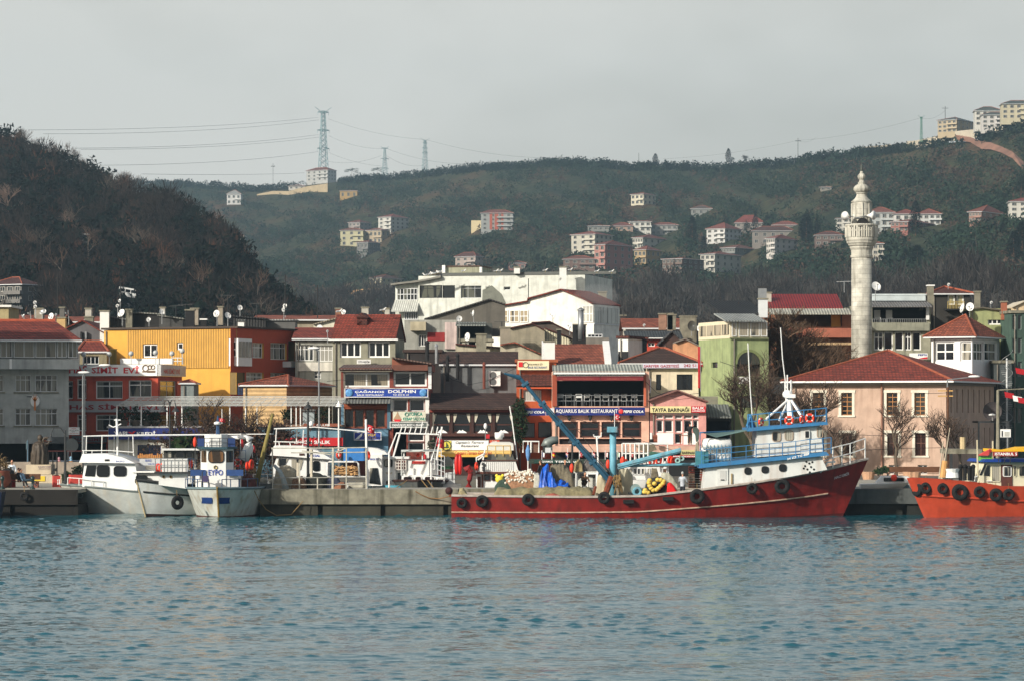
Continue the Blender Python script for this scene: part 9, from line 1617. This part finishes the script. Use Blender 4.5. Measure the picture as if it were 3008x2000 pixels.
M().ext([(3.55,1.35),(4.7,1.32),(4.1,1.95),(3.55,2.0)],-.03,-.003).mk('window',GLASS,n);M().add([(4.92,.1,1.38),(4.92,1.9,1.38),(4.24,1.8,2.08),(4.24,.2,2.08)],[(0,1,2,3)]).mk('windscreen',GLASS,n)
for x in(1.0,4.5):m=M();m.tube([(x,-.04,.35),(x,.25,.35)],.36,16);m.mk('wheel',RUBBER,n)
M().ell((5.55,.3,.8),(.08,.18,.12),6).mk('headlight',CLEANW,n);n.e.scale=(sc_,sc_,sc_);n.e.rotation_euler=(0,math.radians(9),0);n.e.location.z+=.9*sc_;CLEAR.append((nx(800),nx(1010),ny(1270),ny(1390),D,110))
m=M();V=[]
for x,y in((700,1330),(800,1365),(900,1395),(1010,1420),(1100,1450)):
 for dD in(-3,5):p=W3(nx(x),ny(y),D-3+dD);V.append((p[0],p[1],p[2]+(.3 if dD>0 else 0)))
for i in range(4):m.slab([V[2*i],V[2*i+2],V[2*i+3],V[2*i+1]],3)
struct(m.mk('hill_road',mk((84,86,90),.9,.15,.5)))
def pylon(label,px,yb,yt,D=None,arms=((.62,.17),(.40,.2),(.95,.18)),base=.085,kind='lattice',col=(120,146,150),xoff=0):
 x,b_,t_=nx(px),ny(yb),ny(yt);D=D or float(interp(CRD,x));h_=(b_-t_)/F*D;X,Y,Z=W3(x,b_,D)
 n=Nd('pylon',label,'pylon',px,D,20,zg=Z-3);h_+=3;m=M();w_=lambda z:h_*(base*.5*(1-z/h_)**1.1+.024);r_=h_*.0042;N_=12;zs=[h_*(1-(1-k/N_)**1.15)*.97 for k in range(N_+1)]
 for sx in(-1,1):
  for sy in(-1,1):m.tube([(sx*w_(z),sy*w_(z),z)for z in zs],r_*1.3,4)
 for i in range(N_):
  a,c=zs[i],zs[i+1]
  for sx in(-1,1):m.tube([(sx*w_(a),-w_(a),a),(sx*w_(c),w_(c),c)],r_,3);m.tube([(-w_(a),sx*w_(a),a),(w_(c),sx*w_(c),c)],r_,3);m.tube([(w_(a),sx*w_(a),a),(-w_(c),sx*w_(c),c)],r_,3)
 m.mk('tower',mk(col,.6,.1),n)
 for z,l_ in arms:
  m=M()
  for s_ in(-1,1):m.tube([(0,0,h_*z+h_*.02),(s_*h_*l_,0,h_*z)],r_*1.9,4);m.tube([(0,0,h_*z-h_*.015),(s_*h_*l_,0,h_*z)],r_*1.9,4);m.tube([(s_*h_*l_,0,h_*z),(s_*h_*l_,0,h_*z-h_*.05)],r_,3)
  m.mk('crossarm',mk(col,.6,.1),n)
 m=M();[m.tube([(0,0,h_*.93),(s_*h_*.14,0,h_*1.03)],r_*1.3,4)for s_ in(-1,1)];m.mk('horn',mk(col,.6,.1),n);return n
T('h2')
pylon('tallest lattice pylon rising behind the terraced house',117,450,50,2380,((.95,.09),(.655,.1),(.36,.1)));pylon('middle lattice pylon with flared horns on the ridge',543,495,315,2280,((.97,.12),(.62,.14),(.3,.13)),.13);pylon('right lattice pylon, slender and needle topped',822,475,258,2250,((.9,.06),(.75,.08),(.62,.08)),.11)
def wire(label,pts,r_=.09,sag=0):
 n=Nd('power_line',label,'power line',pts[0][0],pts[0][2],0,zg=0);n.e.location.z=0;P_=[]
 for(x0,y0,D0),(x1,y1,D1)in zip(pts[:-1],pts[1:]):
  for k in range(14):t=k/14;a=W3(nx(x0),ny(y0),D0);c=W3(nx(x1),ny(y1),D1);P_.append((a[0]+(c[0]-a[0])*t-n.o.x,a[1]+(c[1]-a[1])*t-n.o.y,a[2]+(c[2]-a[2])*t-sag*4*t*(1-t)))
 a=W3(nx(pts[-1][0]),ny(pts[-1][1]),pts[-1][2]);P_.append((a[0]-n.o.x,a[1]-n.o.y,a[2]));M().tube(P_,r_,3).mk('wire',mk((90,96,98),.6),n);n.e['group']='power lines across the sky'
T('h1')
for lb,a,s_ in(('upper wire from the tallest pylon to the left hill',((200,195,1500),(2205,108,2380)),6),('wire just under the upper one on the left',((300,222,1500),(2210,125,2380)),7),('second level wire running left',((500,322,1500),(2205,228,2380)),6),('second wire of the middle pair running left',((560,330,1500),(2210,245,2380)),6),('lowest left wire from the tallest pylon',((690,440,1500),(2205,345,2380)),6),('faint lowest wire near the ridge on the left',((980,500,1500),(2110,492,2380)),2)):wire(lb,a,sag=s_*.4)
T('h2')
for lb,a,s_ in(('upper wire falling right from the tallest pylon',((152,118,2380),(830,262,2250),(1680,390,2100)),3),('second wire falling right past the pylons',((155,235,2380),(560,325,2290),(1120,430,2200)),3),('third wire falling right to the middle pylon',((155,350,2380),(520,445,2285)),2),('short wire between middle and right pylons',((560,375,2285),(815,440,2250)),3),('left wire reaching the middle pylon',((150,412,2380),(520,372,2285)),3)):wire(lb,a,sag=s_)
T('h3');wire('long thin wire climbing to the right ridge',((540,495,1950),(1400,378,1850),(1524,352,1800)),.06,2);T('h4');wire('long thin wire from the slim pole to the mansions',((95,378,1830),(885,232,1560),(1038,185,1500)),.06,2)
def pole(label,px,yb,yt,D=None,bar=True,col=(80,84,84),r_=.16):
 D=D or float(interp(CRD,nx(px)));n=Nd('utility_pole',label,'utility pole',px,D,0,zg=HC+(HY-ny(yb))/F*D-2,group='poles on the skyline');h_=n.Pz(yt);M().tube([(0,0,0),(0,0,h_)],r_,5).mk('pole',mk(col,.7),n)
 if bar:M().box(-1.6,1.6,-.1,.1,h_*.86,h_*.89).mk('crossbar',mk(col,.7),n)
T('h1');pole('pole with small bar left of the pylon house',1892,580,425);T('h3');pole('twin thin mast on the skyline near the small cypress',384,530,458,bar=False);pole('slim pole with crossbar on the skyline left of the minaret',1402,488,362)
T('h4');n=pole('dark pole with double crossbars above the yellow mansion',1038,225,160,1500);pylon('slender green lattice mast left of the yellow mansion',885,352,222,1480,((.95,.05),),.035,col=(40,110,90))
T('D')
c=W3(nx(640),ny(195),322);bm=M();bm.ell(c,(2.6,1.2,1.5),10);o=bm.mk('chimney_smoke',mk((200,200,200)),None,True)
sm=bpy.data.materials.new('smoke');sm.use_nodes=True;t=sm.node_tree;t.nodes.clear();out=t.nodes.new('ShaderNodeOutputMaterial');v=t.nodes.new('ShaderNodeVolumePrincipled');v.inputs['Color'].default_value=(.75,.75,.74,1);v.inputs['Density'].default_value=.10;t.links.new(v.outputs[0],out.inputs['Volume']);o.data.materials.clear();o.data.materials.append(sm);struct(o,'stuff')
hz=M().box(-1400,1500,-30,3600,-11,420).mk('haze',mk((200,200,200)))
hm=bpy.data.materials.new('haze_air');hm.use_nodes=True;t=hm.node_tree;t.nodes.clear();out=t.nodes.new('ShaderNodeOutputMaterial');v=t.nodes.new('ShaderNodeVolumePrincipled')
v.inputs['Color'].default_value=(.54,.78,.95,1);v.inputs['Density'].default_value=HAZE_DENSITY;v.inputs['Anisotropy'].default_value=.2;t.links.new(v.outputs[0],out.inputs['Volume']);hz.data.materials.clear();hz.data.materials.append(hm);struct(hz,'stuff')
# ================================================================ vegetation
struct(bushes('green_scrub',scatter(17000,(360,3100),(.16,1),far_z,CRD,seed=2,keep=Q(.012,1,.1)),6.0,GR,26,1,.17,.8),'stuff')
struct(bushes('olive_scrub',scatter(15000,(360,3100),(.16,1),far_z,CRD,seed=3,keep=Q(.014,4,.15)),5.2,GR2,24,2,.17,.8),'stuff')
struct(bushes('brown_scrub',scatter(14000,(360,3100),(.12,.97),far_z,CRD,seed=4,keep=Q(.011,2.6,.2)),4.8,BRN,22,3,.17,.8),'stuff')
struct(bushes('crest_scrub',scatter(1500,(360,3100),(.985,1),far_z,CRD,seed=5),6,DKG,30,4,.17,.75),'stuff')
struct(bare('leafless_wood',scatter(6500,(640,3100),(.10,.48),far_z,CRD,seed=6,keep=Q(.008,.5,-.45)),9,TW,34,5,.017,1.1),'stuff')
struct(bare('grey_leafless_wood',scatter(2500,(640,3100),(.10,.46),far_z,CRD,seed=7),9,TWG,30,6,.015,1.1),'stuff')
struct(bare('hillside_wood',scatter(2600,(-250,1080),(.06,1),near_z,ND,seed=8),6.5,TW,90,7,.012,1.0),'stuff')
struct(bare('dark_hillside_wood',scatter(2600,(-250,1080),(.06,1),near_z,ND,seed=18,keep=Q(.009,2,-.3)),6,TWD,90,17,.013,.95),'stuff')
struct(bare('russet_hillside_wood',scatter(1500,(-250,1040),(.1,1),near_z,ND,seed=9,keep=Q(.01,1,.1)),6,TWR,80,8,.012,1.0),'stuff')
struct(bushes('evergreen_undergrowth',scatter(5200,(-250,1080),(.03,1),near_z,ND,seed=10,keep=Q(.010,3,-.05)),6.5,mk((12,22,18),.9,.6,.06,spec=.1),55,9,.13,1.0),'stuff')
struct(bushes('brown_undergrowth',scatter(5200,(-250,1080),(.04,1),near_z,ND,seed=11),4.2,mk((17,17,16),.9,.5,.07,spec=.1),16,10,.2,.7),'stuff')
